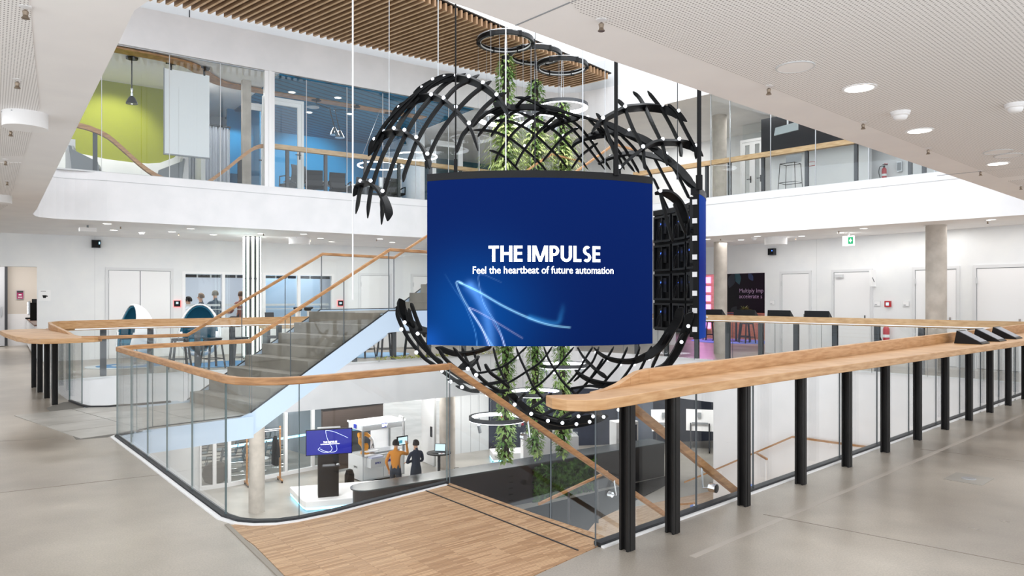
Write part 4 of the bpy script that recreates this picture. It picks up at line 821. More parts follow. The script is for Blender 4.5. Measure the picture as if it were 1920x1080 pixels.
# --- stair down from the oak deck
du = Vector((.74, .672)); dn = Vector((.672, -.74)); D0 = Vector((-.57, 6.32)); DW = 1.95
def dp(t_, side, z): v = D0+du*t_+dn*side; return (v.x, v.y, z)
st2 = thing('staircase', 'oak staircase going down from the deck beside the right glass', 'staircase', (-.5, 6.4, -.2), world=True)
for i in range(22):
    z = -(i+1)*.185; a = .05+i*.3
    put('step', MB().hexa([dp(a, .05, z-.2), dp(a+.32, .05, z-.2), dp(a+.32, DW, z-.2), dp(a, DW, z-.2), dp(a, .05, z), dp(a+.32, .05, z), dp(a+.32, DW, z), dp(a, DW, z)]), parquet, st2)
def down_rail(label, side, t0, z0, t1, br, off):
    b = thing('stair_balustrade', label, 'balustrade', dp(0, side, 0), world=True)
    s_ = -.185/.3
    pts = ([(-.57, 6.28, 1.03)] if side == 0 else [])+[dp(t0, side, z0), dp(t1, side, z0+s_*(t1-t0))]
    put('handrail', MB().sweep(pts[-2:], .06, .06), oak_h, b, bevel=.006)
    for a, c in br:
        z = lambda q: z0+s_*(q-t0)
        put('pane', MB().slabq([dp(a+.004, side+off, z(a)-1.12), dp(c-.004, side+off, z(c)-1.12), dp(c-.004, side+off, z(c)-.03), dp(a+.004, side+off, z(a)-.03)], .014, 0, 1), [glass, gedge_d], b)
    for q in (t0+.9, t0+2.2, t0+3.5, t0+4.8):
        h = z0+s_*(q-t0)-.05
        br_ = put('bracket', MB().tube([dp(q, side+off, h-.14), dp(q+.02, side+(.07 if off <= 0 else -.07), h-.14), dp(q+.04, side+(.02 if off <= 0 else -.02), h+.02)], .009, 6), chrome, b)
        put('rosette', MB().tube([dp(q, side+off-.02, h-.14), dp(q, side+off+.03, h-.14)], .03, 14), chrome, br_)
down_rail('glass balustrade with oak handrail sloping down from the deck corner', 0, .02, 1.03, 6.9, [(0.02, 1.3), (1.3, 2.6), (2.6, 3.9), (3.9, 5.2), (5.2, 6.8)], 0.0)
b = thing('stair_handrail', 'oak handrail on chrome brackets sloping down behind the right glass panes', 'handrail', dp(.4, DW-.1, 0), world=True)
put('rail', MB().sweep([dp(.15, DW-.12, .93), dp(4.6, DW-.12, .93-.617*4.45)], .05, .07), oak_h, b, bevel=.006)
for q in (1.15, 2.75, 4.3):
    h = .93-.617*(q-.15)-.06
    br_ = put('bracket', MB().tube([dp(q, DW-.0, h-.12), dp(q+.01, DW-.1, h-.14), dp(q+.02, DW-.12, h+.02)], .009, 6), chrome, b)
    put('rosette', MB().tube([dp(q, DW-.03, h-.12), dp(q, DW+.03, h-.12)], .035, 14), chrome, br_)
# --- oak stair along the white wall with wall handrail
st3 = thing('staircase', 'oak stair climbing along the white lower wall beyond the right glass', 'staircase', GR(1, .8, -4.2), world=True)
for i in range(9):
    a = -.4+i*.33
    put('step', MB().fbox(GR, a, a+.35 if i < 8 else 9, .0, 1.9, -4.2, -4.1+i*.175), oak_p, st3)
for a, o, z in ((.75, 1.5, -3.4), (2.0, 1.3, -2.7)):
    put('blue_marking', MB().lathe([(.16, 0), (.16, .012)], GR(a, o, z), 20), mat('step_blue', '#6f8fd8', .6), st3, label='flat blue half-round marking on the oak step')
b = thing('wall_handrail', 'thin oak handrail on white brackets along the white lower wall', 'handrail', GR(2, .08, -2), world=True)
put('rail', MB().sweep([GR(-.5, .1, -3.3), GR(.3, .1, -2.87), GR(2.45, .1, -1.67), GR(8, .1, -1.62)], .04, .045), oak_h, b)
for a, z in ((.5, -2.8), (1.6, -2.2), (3.3, -1.68), (5.0, -1.66)):
    put('bracket', MB().tube([GR(a, 0, z-.08), GR(a, .08, z-.1), GR(a, .1, z)], .008, 6).tube([GR(a, 0, z-.08), GR(a, .015, z-.08)], .035, 12), wpaint, b)
b = thing('stair_handrail', 'short oak handrail on a white post beside the oak steps by the white wall', 'handrail', GR(2.2, 1.2, -2.8), world=True)
put('rail', MB().bar(GR(1.75, .5, -2.1), GR(2.45, 1.35, -2.0), .04, .045), oak_h, b)
put('post', MB().tube([GR(2.35, 1.2, -2.05), GR(2.35, 1.2, -3.0)], .02, 10), wpaint, b)
b = thing('stair_handrail', 'short white post handrail lower down the oak steps, behind the first glass joint', 'handrail', GR(.6, 1.6, -3.4), world=True)
put('post', MB().tube([GR(.75, 1.6, -3.3), GR(.75, 1.6, -4.1)], .022, 10), wpaint, b); put('rail', MB().bar(GR(.2, 1.6, -3.45), GR(.8, 1.6, -3.28), .04, .045), oak_h, b)
# --- parapet bar of the lower hall, dark face with moss
PB = frame((-3.7, 17.35), (.83, .558))
t = thing('parapet_bar', 'long dark parapet bar with rounded end in the lower hall', 'counter', (-1, 19.3, -4.2), world=True)
oc = [PB(.3-.37*math.cos(a), -.37+.37*math.sin(a), 0)[:2] for a in [PI/2*k/6 for k in range(-6, 7)]]
outline = [PB(s, o, 0)[:2] for s, o in [(10.5, -.74)]]+[PB(.3-.37*math.cos(g), -.37+.37*math.sin(g), 0)[:2] for g in [-PI/2+PI*k/14 for k in range(15)]]+[PB(10.5, 0, 0)[:2]]
put('top', MB().prism(outline, -3.13, -3.1), mat('parapet_top', '#4d5558', .22), t)
inn = [PB(s, o, 0)[:2] for s, o in [(10.45, -.70)]]+[PB(.33-.34*math.cos(g), -.37+.33*math.sin(g), 0)[:2] for g in [-PI/2+PI*k/14 for k in range(15)]]+[PB(10.45, -.04, 0)[:2]]
put('body', MB().prism(inn, -6.0, -3.13), mat('parapet_face', '#2c2b2e', .35), t)
mo = MB()
rnd = random.Random(3)
for i in range(2600):
    s = 5.2+rnd.random()**1.1*2.3; z = -3.2-rnd.random()*1.25; o = -.03+rnd.random()*.06
    if rnd.random() < .5*(abs(s-6.3)/1.2): continue
    r = .05+.05*rnd.random(); g = rnd.random()*PI; a, b = r*math.cos(g), r*math.sin(g)
    mo.add([PB(s-a, o, z-b), PB(s+b*.5, o+.03, z-a*.5), PB(s+a, o+.01, z+b), PB(s-b*.5, o+.04, z+a*.5)], [(0, 1, 2, 3)])
put('moss', mo, moss_m, t, kind='stuff', label='dark green moss panel on the parapet face')
mb = MB()
for i in range(8):
    for s in (4.35, 5.15): mb.fbox(PB, s, s+.14, 0, .012, -3.35-i*.17, -3.33-i*.17)
put('slot', mb, black, t, kind='stuff')
b = thing('stair_handrail', 'dark oak handrail on two grey posts in front of the moss panel', 'handrail', (.65, 16.8, -4.2), world=True)
put('rail', MB().bar((.63, 16.9, -3.27), (2.5, 18.7, -2.95), .05, .06), oak_h, b)
for x, y, z in ((1.4, 17.65, -3.17), (2.2, 18.4, -3.03)): put('post', MB().tube([(x, y, z), (x, y, -4.2)], .03, 10), steel2, b)
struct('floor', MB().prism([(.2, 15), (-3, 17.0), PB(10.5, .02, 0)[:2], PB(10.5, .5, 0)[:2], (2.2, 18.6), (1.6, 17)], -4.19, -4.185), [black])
# ================================================================== heart sculpture and its screens
HC = Vector((.24, 9.6, 2.26))
t = thing('heart_sculpture', 'huge black lattice sculpture of curved fins with glowing white balls hanging in the atrium', 'sculpture', (.24, 9.6, -.1), world=True)
WIDE = set(WIDE_SET)
for pts in HEART_RIBS:
    c = crom(pts, 6); N = len(c); mb = MB(); wide = HEART_RIBS.index(pts) in WIDE
    for i, p in enumerate(c):
        tg = (c[min(i+1, N-1)]-c[max(i-1, 0)]).normalized()
        rad = (p-HC).normalized()
        if not wide: rad = Vector((.08*(-1 if rad.y < .25 else 1), -1 if rad.y < .25 else 1, 0)).normalized()   # these fins are cut in upright planes facing the walkway
        rad = rad-tg*rad.dot(tg)
        if rad.length < .05: rad = tg.cross(Vector((0, 0, 1)))
        if i and rad.dot(last) < 0: rad = -rad
        rad.normalize(); last = rad.copy(); side = tg.cross(rad).normalized()
        e = min(i, N-1-i)/(N-1)*2; wd = (.05 if wide else .034)*min(1, .1+e*4.5); th = .015*min(1, .3+e*4)
        # pointed tip leans to the outer edge of the fin
        q = p+rad*((.05 if wide else .034)-wd)*.55
        for a, b in ((-1, -1), (1, -1), (1, 1), (-1, 1)): mb.v.append(tuple(q+rad*(wd*a)+side*(th*b)))
    for i in range(N-1):
        for e in range(4):
            d = (e+1) % 4; mb.f.append((i*4+e, i*4+d, i*4+4+d, i*4+4+e)); mb.m.append(0)
    mb.f += [(3, 2, 1, 0), tuple(4*(N-1)+k for k in range(4))]; mb.m += [0, 0]
    put('rib', mb, rib_m, t)
ball_me = None
for p in HEART_BALLS:
    if ball_me is None:
        prof = [(0.021*math.sin(PI*k/7), -0.021*math.cos(PI*k/7)) for k in range(8)]
        prof[0] = (.001, -0.021); prof[-1] = (.001, 0.021)
        mb = MB().lathe(prof, (0, 0, 0), 10); mb.smooth = True
        b = put('light_ball', mb, ledball, None); ball_me = b.data; b.parent = t
    else:
        b = bpy.data.objects.new('light_ball', ball_me); COL.objects.link(b); b.parent = t
    b.location = Vector(p)-Vector((.24, 9.6, -.1))
# inner steel spine rings that carry the fins
CS = (.16, 9.6); SR = 2.36
def cyl(a, z, r=SR): g = math.radians(a); return (CS[0]+r*math.sin(g), CS[1]-r*math.cos(g), z)
ZS0, ZS1 = 1.14, 2.85
def seg_d(px, py, ax, ay, bx, by):
    dx, dy = bx-ax, by-ay; q = max(0, min(1, ((px-ax)*dx+(py-ay)*dy)/(dx*dx+dy*dy+1e-9)))
    return math.hypot(px-ax-q*dx, py-ay-q*dy), q
# light trails shown on the screen, in screen units (0..1 across, 0..1 up)
TR = []
def trail(pts, w_, k, col, f0=1, f1=1):
    c = crom([(x, y, 0) for x, y in pts], 7); n = len(c)
    TR.append([(c[i].x, c[i].y, c[i+1].x, c[i+1].y, f0+(f1-f0)*i/n) for i in range(n-1)]+[(w_, k, col)])
PXs = lambda x, y: ((x-796)/430, 1-(y-337)/308)
tr = lambda l: [PXs(*p) for p in l]
trail(tr([(860, 528), (895, 545), (940, 572), (985, 594), (1020, 606), (1055, 611)]), .0042, 1.0, (.35, .75, 1), 1, .5)
trail(tr([(921, 646), (893, 600), (868, 560), (855, 532), (857, 526), (866, 530)]), .0034, .8, (.4, .75, 1), .6, 1)
trail(tr([(942, 646), (930, 610), (905, 568), (896, 530), (896, 515), (905, 514), (935, 528)]), .0028, .55, (.3, .6, 1), 1, .1)
trail(tr([(916, 648), (900, 610), (880, 580), (881, 576), (900, 585), (930, 603), (972, 630)]), .0030, .8, (.75, .75, 1), 1, .2)
trail(tr([(893, 648), (888, 615), (870, 570), (850, 540), (832, 512)]), .0026, .45, (.15, .5, 1), .9, .05)
trail(tr([(942, 648), (935, 625), (920, 600)]), .003, .6, (.75, .7, 1), 1, .1)
trail(tr([(880, 535), (895, 555), (910, 590), (918, 648)]), .028, .5, (.15, .42, 1), 1.1, .5)
trail(tr([(800, 648), (797, 642)]), .09, .25, (.02, .2, .9))
trail(tr([(985, 592), (1030, 603), (1040, 585), (1043, 570)]), .014, .4, (.05, .4, .95), .7, .0)
def screen_color(x, y):
    d = math.hypot((x-.2)*1.4, y-.16)
    g = math.exp(-(d/.34)**2); b = .0
    r_, g_, b_ = .0018, .0135+.055*g, .104+.22*g
    v = .8+.3*y; r_ *= v; g_ *= v; b_ *= v
    for T in TR:
        w_, k, col = T[-1]; best = 0
        for ax, ay, bx, by, f in T[:-1]:
            if min(ax, bx)-w_*3.2 > x or max(ax, bx)+w_*3.2 < x: continue
            dd, q = seg_d(x*1.4, y, ax*1.4, ay, bx*1.4, by); e = f*math.exp(-(dd/w_)**2)
            if e > best: best = e
        r_ += col[0]*k*best; g_ += col[1]*k*best; b_ += col[2]*k*best
    return r_, g_, b_
def screen_mat():
    m = bpy.data.materials.new('led_wall_picture'); m.use_nodes = True; b = m.node_tree.nodes['Principled BSDF']
    at = nd(m, 'ShaderNodeVertexColor', layer_name='picture'); b.inputs['Base Color'].default_value = (.001, .001, .0015, 1); b.inputs['Roughness'].default_value = .6; b.inputs['Specular IOR Level'].default_value = .015
    m.node_tree.links.new(at.outputs[0], b.inputs['Emission Color']); b.inputs['Emission Strength'].default_value = .74
    return m
SM = screen_mat()
def led_screen(a0, a1, label, nx, ny, first):
    s = thing('led_screen', label, 'screen', cyl((a0+a1)/2, ZS0), world=True)
    def shell(z0, z1, r0, r1, n=24):
        mb = MB()
        for i in range(n):
            p, q = a0+(a1-a0)*i/n, a0+(a1-a0)*(i+1)/n
            mb.hexa([cyl(p, z0, r1), cyl(q, z0, r1), cyl(q, z0, r0), cyl(p, z0, r0), cyl(p, z1, r1), cyl(q, z1, r1), cyl(q, z1, r0), cyl(p, z1, r0)])
        return mb
    put('housing', shell(ZS0, ZS1, SR-.07, SR-.006), black, s)
    put('top_frame', shell(ZS1, ZS1+.075, SR-.1, SR+.004), black_s, s)
    mb = MB(); cols = []
    for j in range(ny+1):
        for i in range(nx+1):
            mb.v.append(cyl(a0+(a1-a0)*i/nx, ZS0+(ZS1-ZS0)*j/ny)); cols.append(screen_color(i/nx, j/ny) if first else (.004, .014+.05*abs(.5-j/ny), .16+.2*abs(.5-j/ny)))
    for j in range(ny):
        for i in range(nx):
            a = j*(nx+1)+i; mb.f.append((a, a+1, a+nx+2, a+nx+1)); mb.m.append(0)
    o = put('display', mb, SM, s, smooth=True)
    ca = o.data.color_attributes.new('picture', 'FLOAT_COLOR', 'POINT')
    buf = []
    for c in cols: buf += [c[0], c[1], c[2], 1]
    ca.data.foreach_set('color', buf)
    # back: cabinet grid with boards, cables and status lamps
    ang = a1-a0; nc = 5
    for i in range(nc):
        for j in range(4):
            p, q = a0+ang*(i+.06)/nc, a0+ang*(i+.94)/nc; z0, z1 = ZS0+(ZS1-ZS0)*(j+.05)/4, ZS0+(ZS1-ZS0)*(j+.95)/4; r = SR-.07
            m = (p+q)/2; mb = MB()
            for x0, x1, y0, y1, dp_ in ((p, q, z0, z0+.03, .05), (p, q, z1-.03, z1, .05), (p, p+.7, z0, z1, .05), (q-.7, q, z0, z1, .05), (m-2.2, m+.5, z0+.12, z1-.06, .035), (m+1.2, m+2.6, z0+.2, z0+.3, .03), (m-.3, m+.3, z0, z1, .06)):
                mb.hexa([cyl(x0, y0, r), cyl(x1, y0, r), cyl(x1, y0, r-dp_), cyl(x0, y0, r-dp_), cyl(x0, y1, r), cyl(x1, y1, r), cyl(x1, y1, r-dp_), cyl(x0, y1, r-dp_)])
            k = put('cabinet_back', mb, mat_back[(i+j) % 2], s)
            put('status_lamp', MB().hexa([cyl(m-.5, z1-.14, r-.07), cyl(m, z1-.14, r-.07), cyl(m, z1-.14, r-.075), cyl(m-.5, z1-.14, r-.075), cyl(m-.5, z1-.115, r-.07), cyl(m, z1-.115, r-.07), cyl(m, z1-.115, r-.075), cyl(m-.5, z1-.115, r-.075)]), led_blue, k)
            cb = [cyl(m+2*math.sin(g*2.1), z0+.1+.12*math.cos(g*3)+g*.05, r-.09) for g in (0, .4, .8, 1.2, 1.6, 2.0)]
            put('cable', MB().tube(crom(cb, 3), .008, 5), black_s, k)
    if not first:
        for j in range(4):
            for z in (ZS0+(ZS1-ZS0)*(j+.2)/4, ZS0+(ZS1-ZS0)*(j+.72)/4):
                mb = MB().hexa([cyl(a0+.3, z, SR-.015), cyl(a0, z, SR-.015), cyl(a0, z, SR-.07), cyl(a0+.3, z, SR-.07), cyl(a0+.3, z+.06, SR-.015), cyl(a0, z+.06, SR-.015), cyl(a0, z+.06, SR-.07), cyl(a0+.3, z+.06, SR-.07)])
                mb.v = [(x-.012, y-.006, zz) for x, y, zz in mb.v]
                put('latch', mb, wpaint, s)
    return s
mat_back = [mat('cabinet_black', '#0b0c0f', .5), mat('cabinet_black_b', '#14161a', .45)]
A0s, A1s = -26.4, 34.8
front = led_screen(A0s, A1s, 'curved blue screen with white lettering facing the walkway', 210, 150, True)
led_screen(60, 120, 'curved screen seen edge-on at the right of the lattice, its black back showing', 24, 16, False)
led_screen(149, 211, 'curved screen at the rear of the lattice behind the lettered one', 24, 16, False)
def on_screen(mb, xc, yc, lift=.004):
    """wrap flat lettering round the front screen; xc, yc in screen units"""
    Lw = SR*math.radians(A1s-A0s)
    mb.v = [cyl(A0s+(A1s-A0s)*xc+math.degrees(x/SR), ZS0+(ZS1-ZS0)*yc+y, SR+lift) for x, y, _ in mb.v]; return mb
# small clear offset keeps the lettering just proud of the display surface
put('lettering', on_screen(glyph_text('THE IMPULSE', .162, .2, .1), .503, .502), txt_w, front, label='white words THE IMPULSE on the blue screen')
put('lettering', on_screen(text_mb('Feel the heartbeat of future automation', .107, .0009, 'CENTER', .865), .50, .432), txt_w, front, label='small white line Feel the heartbeat of future automation')
# hangers
def hang(nm, label, pts, r, m, n=8, cat='cable', parts=None):
    t = thing(nm, label, cat, pts[-1], world=True)
    put('rod' if r > .01 else 'wire', MB().tube(pts, r, n), m, t)
    for (p, q, rr) in parts or []: put('fitting', MB().tube([p, q], rr, 10), m, t)
    return t
RZ = 9.3
for nm, lab, x, y, z, r, m in [
    ('suspension_rod', 'thick black rod holding the lettered screen near its right end', 1.08, 7.42, 2.9, .02, black),
    ('suspension_rod', 'thick black rod holding the edge-on screen at the right', 2.2, 8.4, 2.9, .026, black),
    ('suspension_rod', 'slim black rod holding the lettered screen near its left end', -.585, 7.42, 2.9, .008, black)]:
    hang(nm, lab, [(x, y, RZ), (x, y, z)], r, m, cat='rod', parts=[((x, y, z), (x, y, z+.17), max(.02, r*1.5))])
for lab, x, y, z, r, m in [
    ('white steel wire hanging left of the lattice, ending above the stair landing', -2.05, 9.2, 1.6, .011, wpaint),
    ('thin grey wire running down to the top of the left lobe', -.93, 9.0, 4.3, .006, alu),
    ('thin grey wire behind the left lobe, near the upper handrail', -1.65, 9.6, 3.2, .004, alu),
    ('white wire hanging in front of the first plant column', -.08, 9.2, 2.9, .009, wpaint),
    ('dark wire hanging in front of the middle plant column', .29, 9.0, 2.9, .006, darkgrey),
    ('white wire hanging in front of the third plant column', .93, 9.4, 3.0, .008, alu),
    ('thin wire left of the thick black rod, reaching the back of the lattice', 1.38, 10.6, 3.4, .005, alu),
    ('thin wire between the two thick black rods', 2.2, 9.5, 3.2, .006, darkgrey)]:
    hang('suspension_cable', lab, [(x, y, RZ), (x, y, z)], r, m, 6, parts=[((x, y, z), (x, y, z+.06), .014)])
# ================================================================== hanging plant columns with ring lights
def leafquad(mb, p, d, L, w_, droop, mi=0):
    p = Vector(p); d = Vector(d).normalized(); up = Vector((0, 0, 1)); sd = d.cross(up); sd = sd.normalized() if sd.length > .05 else Vector((1, 0, 0))
    a = p+d*(L*.5)+up*(-droop*.3); b = p+d*L-up*droop
    mb.add([p, a-sd*w_/2, b, a+sd*w_/2], [(0, 1, 2, 3)], mi)
def plant(nm, label, x, y, ztop, zbot, r, ring_z, seed):
    rnd = random.Random(seed)
    t = thing(nm, label, 'hanging plant', (x, y, zbot), world=True, group='three tall hanging plant columns')
    put('core', MB().lathe([(r*.42, zbot+.1), (r*.42, ztop-.2)], (x, y, 0), 10), soil, t)
    mb = MB()
    n = int((ztop-zbot)*400)
    for i in range(n):
        z = zbot+rnd.random()*(ztop-zbot); g = rnd.random()*2*PI; k = min(1, (ztop-z)/.4+.5)*min(1, (z-zbot)/.6+.4)
        if .25 < z-5.9 < 1.0 and rnd.random() < .3: continue
        rr = r*k*(.5+.5*rnd.random()); d = (math.cos(g), math.sin(g), rnd.uniform(-.9, .5))
        leafquad(mb, (x+rr*math.cos(g), y+rr*math.sin(g), z), d, rnd.uniform(.07, .15), rnd.uniform(.04, .085), .05)
    for i in range(26):      # trailing tendrils
        z = zbot+rnd.random()*(ztop-zbot-.4); g = rnd.random()*2*PI
        for q in range(7):
            rr = r*(.8+.13*q); leafquad(mb, (x+rr*math.cos(g), y+rr*math.sin(g), z-.012*q*q), (math.cos(g+q), math.sin(g+q), -.4), .08, .045, .03)
    put('foliage', mb, leaf1, t)
    mb = MB(); zc = 5.05
    for i in range(300):     # pale fern skirt
        g = rnd.random()*2*PI; z = zc+rnd.uniform(-.75, .85); L = rnd.uniform(.28, .6)*(1.1-.35*(z-zc)); d = Vector((math.cos(g), math.sin(g), rnd.uniform(-.25, .55)))
        p = Vector((x+r*.4*math.cos(g), y+r*.4*math.sin(g), z))
        for q in range(5):
            a = p+d*(L*q/5)-Vector((0, 0, .10*(q/5)**2)); leafquad(mb, a, d+Vector((0, 0, -.25*q)), L*.3, .034, .03)
    put('fern_fronds', mb, leaf2, t, label='pale spiky fern fronds swelling out of the column')
    mb = MB()
    for g in (0, 2.1, 4.2): mb.tube([(x+.05*math.cos(g), y+.05*math.sin(g), ztop-.15), (x+.02*math.cos(g), y+.02*math.sin(g), 8.0)], .006, 5)
    put('wire', mb, alu, t)
    put('plant_holder', MB().lathe([(.1, -.16), (.1, 0)], (x, y, ztop), 12), black, t)
def ring_light(label, x, y, z, R, lit, group):
    t = thing('ring_light', label, 'ring light', (x, y, z), world=True, group=group)
    put('ring', MB().ring((x, y, z), R, .07, .09, 56, 0, None), steel2 if lit else black_s, t)
    if lit:
        put('glowing_strip', MB().ring((x, y, z-.01), R-.042, .012, .075, 56).ring((x, y, z-.05), R, .055, .012, 56), led, t)
        for g in (.5, 2.4, 4.0):
            sp_ = put('spotlight', MB().tube([(x+R*math.cos(g), y+R*math.sin(g), z-.09), (x+(R-.05)*math.cos(g), y+(R-.05)*math.sin(g), z-.27)], .04, 10), grey, t)
    else:
        put('track', MB().ring((x, y, z-.03), R-.045, .015, .03, 48).ring((x, y, z+.07), R+.02, .02, .02, 48), lgrey, t)
        for g in range(6):
            put('clamp', MB().box((x+R*math.cos(g*1.05), y+R*math.sin(g*1.05), z), (.1, .1, .12)), black, t)
    for g in (0.3, 2.4, 4.5): put('wire', MB().tube([(x+R*math.cos(g), y+R*math.sin(g), z), (x+R*math.cos(g), y+R*math.sin(g), 8.0)], .004, 4), alu, t)
pls = [(-.155, 17.3, 7.35), (.60, 18.4, 7.1), (1.32, 18.9, 6.75)]
for i, ((x, y, zt), nmz) in enumerate(zip(pls, ('first column from the left', 'middle column', 'column nearest the right rods'))):
    plant('hanging_plant', 'tall green plant column hanging through the atrium, '+nmz, x, y, zt+.1, -2.35-.1*i, .2, 0, 11+i)
    ring_light('dark ring track under the slat ceiling, over the '+nmz+' of plants', x, y, (7.8, 7.84, 7.72)[i], .655, False, 'dark ring tracks')
    ring_light('lit ring lamp behind the lattice top, on the '+nmz+' of plants', x, y, (5.95, 6.2, 6.67)[i], .655, True, 'lit upper rings')
    ring_light('lit ring lamp low in the atrium, on the '+nmz+' of plants', x-(.2 if i == 0 else 0), y, (-1.3, -.83, -.17)[i], .655, True, 'lit lower rings')
# ================================================================== ceiling fittings
def sprinkler(x, y, z, label, group):
    t = thing('sprinkler_head', label, 'sprinkler', (x, y, z), group=group)
    put('rosette', MB().lathe([(.03, -.006), (.03, 0)], n=14), wpaint, t)
    put('nozzle', MB().lathe([(.007, -.02), (.016, -.03), (.012, -.05), (.016, -.062), (.02, -.064), (.02, -.068)], n=10), mat_brass, t)
    return t
mat_brass = mat('brushed_nickel', '#8d7f70', .35, .8)
SPR = [('near right ceiling', [(.5, 4.0), (1.89, 5.26), (3.12, 6.35), (4.35, 7.47), (5.77, 8.8), (7.1, 9.97)]),
       ('near left ceiling', [(-2.6, 3.82), (-3.53, 5.1), (-4.65, 6.63), (-5.74, 8.1), (-6.76, 9.57)])]
for zone, l in SPR:
    for i, (x, y) in enumerate(l): sprinkler(x, y, 3.2, f'small nickel sprinkler head on the {zone}, {ORD[i]} from the camera', 'sprinklers of the '+zone)
for zone, F, ss, o in [('left gallery ceiling', GL, (-4.6, -3.2, -1.5, .1, 1.5), -1.0), ('right gallery ceiling', GR, (.1, 1.6, 3.2, 4.8, 6.2), -.7)]:
    for i, s in enumerate(ss):
        p = F(s, o-(i % 2)*1.2, 3.2); sprinkler(p[0], p[1], 3.2, f'tiny sprinkler head on the {zone}, {ORD[i]} along its edge', 'sprinklers of the '+zone)
def downlight(x, y, label, group, R=.11, z=3.2):
    t = thing('downlight', label, 'ceiling light', (x, y, z), group=group)
    put('trim_ring', MB().ring((0, 0, -.004), R, .02, .012, 28), wpaint, t)
    put('reflector', MB().lathe([(R-.008, -.008), (R*.6, -.006)], n=20), lampglow, t)
    return t
for i, (x, y) in enumerate([(2.58, 5.31), (3.81, 6.68), (5.67, 8.34), (7.6, 10.3)]): downlight(x, y, f'bright recessed downlight in the perforated near ceiling, {ORD[i]} from the camera', 'near downlights')
DL = [('left gallery ceiling', GL, [(-4.9, -.6), (-4.6, -2.2), (-3.4, -1.9), (-3.2, -.8), (-2.4, -2.2), (-1.5, -1.2), (-.6, -.7), (.2, -1.7), (.9, -2.7), (1.6, -1.0), (2.4, -1.9)]),
      ('right gallery ceiling', GR, [(-.3, -.7), (.2, -1.6), (1.1, -.8), (1.9, -1.6), (3.0, -1.3), (3.8, -.6), (5.0, -1.1), (6.3, -.5)])]
for zone, F, l in DL:
    for i, (s, o) in enumerate(l):
        p = F(s, o, 0); downlight(p[0], p[1], f'small bright downlight in the {zone}, {ORD[i]} counted along it', 'downlights of the '+zone, .09)
def drum(x, y, R, h, label):
    t = thing('ceiling_drum', label, 'ceiling unit', (x, y, 3.2))
    put('housing', MB().lathe([(R, -h), (R, 0)], n=40), wpaint, t, smooth=True)
    put('screw', MB().lathe([(.006, -.003), (.006, .003)], (0, -R, -.02), 8).lathe([(.006, -.003), (.006, .003)], (-R*.7, -R*.7, -.02), 8), grey, t)
drum(-4.12, 6.05, .165, .13, 'white drum-shaped unit on the near left ceiling, the larger one'); drum(-7.9, 11.0, .17, .12, 'white drum-shaped unit at the far end of the near left ceiling')
p = GL(-.3, -1.9, 0); drum(p[0], p[1], .27, .18, 'white drum-shaped unit on the left gallery ceiling above the stair'); p = GR(1.25, -1.5, 0); drum(p[0], p[1], .28, .2, 'white drum-shaped unit on the right gallery ceiling')
def detector(x, y, label):
    t = thing('smoke_detector', label, 'smoke detector', (x, y, 3.2))
    put('base', MB().lathe([(.075, -.02), (.08, 0)], n=24), wpaint, t, smooth=True)
    put('head', MB().lathe([(.028, -.075), (.045, -.068), (.055, -.05), (.055, -.04), (.07, -.036), (.07, -.02)], n=24), wpaint, t, smooth=True)
    put('slot', MB().lathe([(.034, -.068), (.036, -.066)], n=20), darkgrey, t)
detector(3.26, 6.0, 'white smoke detector on the near ceiling between two downlights'); detector(4.05, 5.75, 'white smoke detector at the right end of the near ceiling')
for F, s, o, l in ((GL, -4.0, -2.3, 'white smoke detector on the left gallery ceiling by the wall seam'), (GL, .1, -2.4, 'white smoke detector on the left gallery ceiling above the stair'), (GR, .8, -1.2, 'white smoke detector on the right gallery ceiling near the round column')):
    p = F(s, o, 0); detector(p[0], p[1], l)
for i, (x, y, R) in enumerate([(1.91, 4.82, .12), (5.2, 7.65, .13), (5.45, 7.85, .13)]):
    t = thing('ceiling_speaker', f'flush round ceiling speaker in the perforated ceiling, {ORD[i]} from the camera', 'speaker', (x, y, 3.2), group='flush ceiling speakers')
    put('grille', MB().lathe([(R, -.006), (R*.97, -.009), (.02, -.009)], n=36), soffit, t); put('rim', MB().ring((0, 0, -.006), R, .012, .01, 36), lgrey, t)
p = GL(-5.2, -1.3, 0)
t = thing('projector', 'small white projector under the left gallery ceiling', 'projector', (p[0], p[1], 3.2), GL.ang)
put('body', MB().box((0, 0, -.1), (.32, .24, .08)), wpaint, t); put('mount', MB().tube([(0, 0, -.06), (0, 0, 0)], .02, 8), grey, t)
# ================================================================== small things on the near counter and rails
def tilt_panel(label, loc, rz, group, w_=.34, d=.32, h=.17):
    t = thing('touch_panel', label, 'touch panel', loc, rz, group)
    mb = MB(); mb.hexa([(-w_/2, -d/2, 0), (w_/2, -d/2, 0), (w_/2, d/2, 0), (-w_/2, d/2, 0), (-w_/2, -d/2, .012), (w_/2, -d/2, .012), (w_/2, d/2-.03, h), (-w_/2, d/2-.03, h)])
    put('housing', mb, black_s, t, bevel=.004)
    s = Vector((0, d-.03, h-.012)).normalized(); n = Vector((0, -s.z, s.y)); c = Vector((0, -d/2, .012))
    q = [c+Vector((x, 0, 0))+s*y+n*.003 for x, y in ((-w_*.43, .035), (w_*.43, .035), (w_*.43, .30*d/.32), (-w_*.43, .30*d/.32))]
    put('screen', MB().slabq(q, .003), mat_panel, t); 
    put('bolt', MB().lathe([(.006, 0), (.006, .004)], (w_*.3, -d/2+.02, .01), 8), alu, t)
    return t
mat_panel = mat('panel_glass', '#9a9ca3', .4)
for i, s in enumerate((7.05, 7.85, 8.7)):
    p = RC(s, .07, 1.03); tilt_panel('black slanted touch panel on the long oak counter, '+('nearest the camera', 'middle of three', 'last of three at the right edge')[i], p, math.atan2(au.y, au.x), 'slanted panels on the near counter')
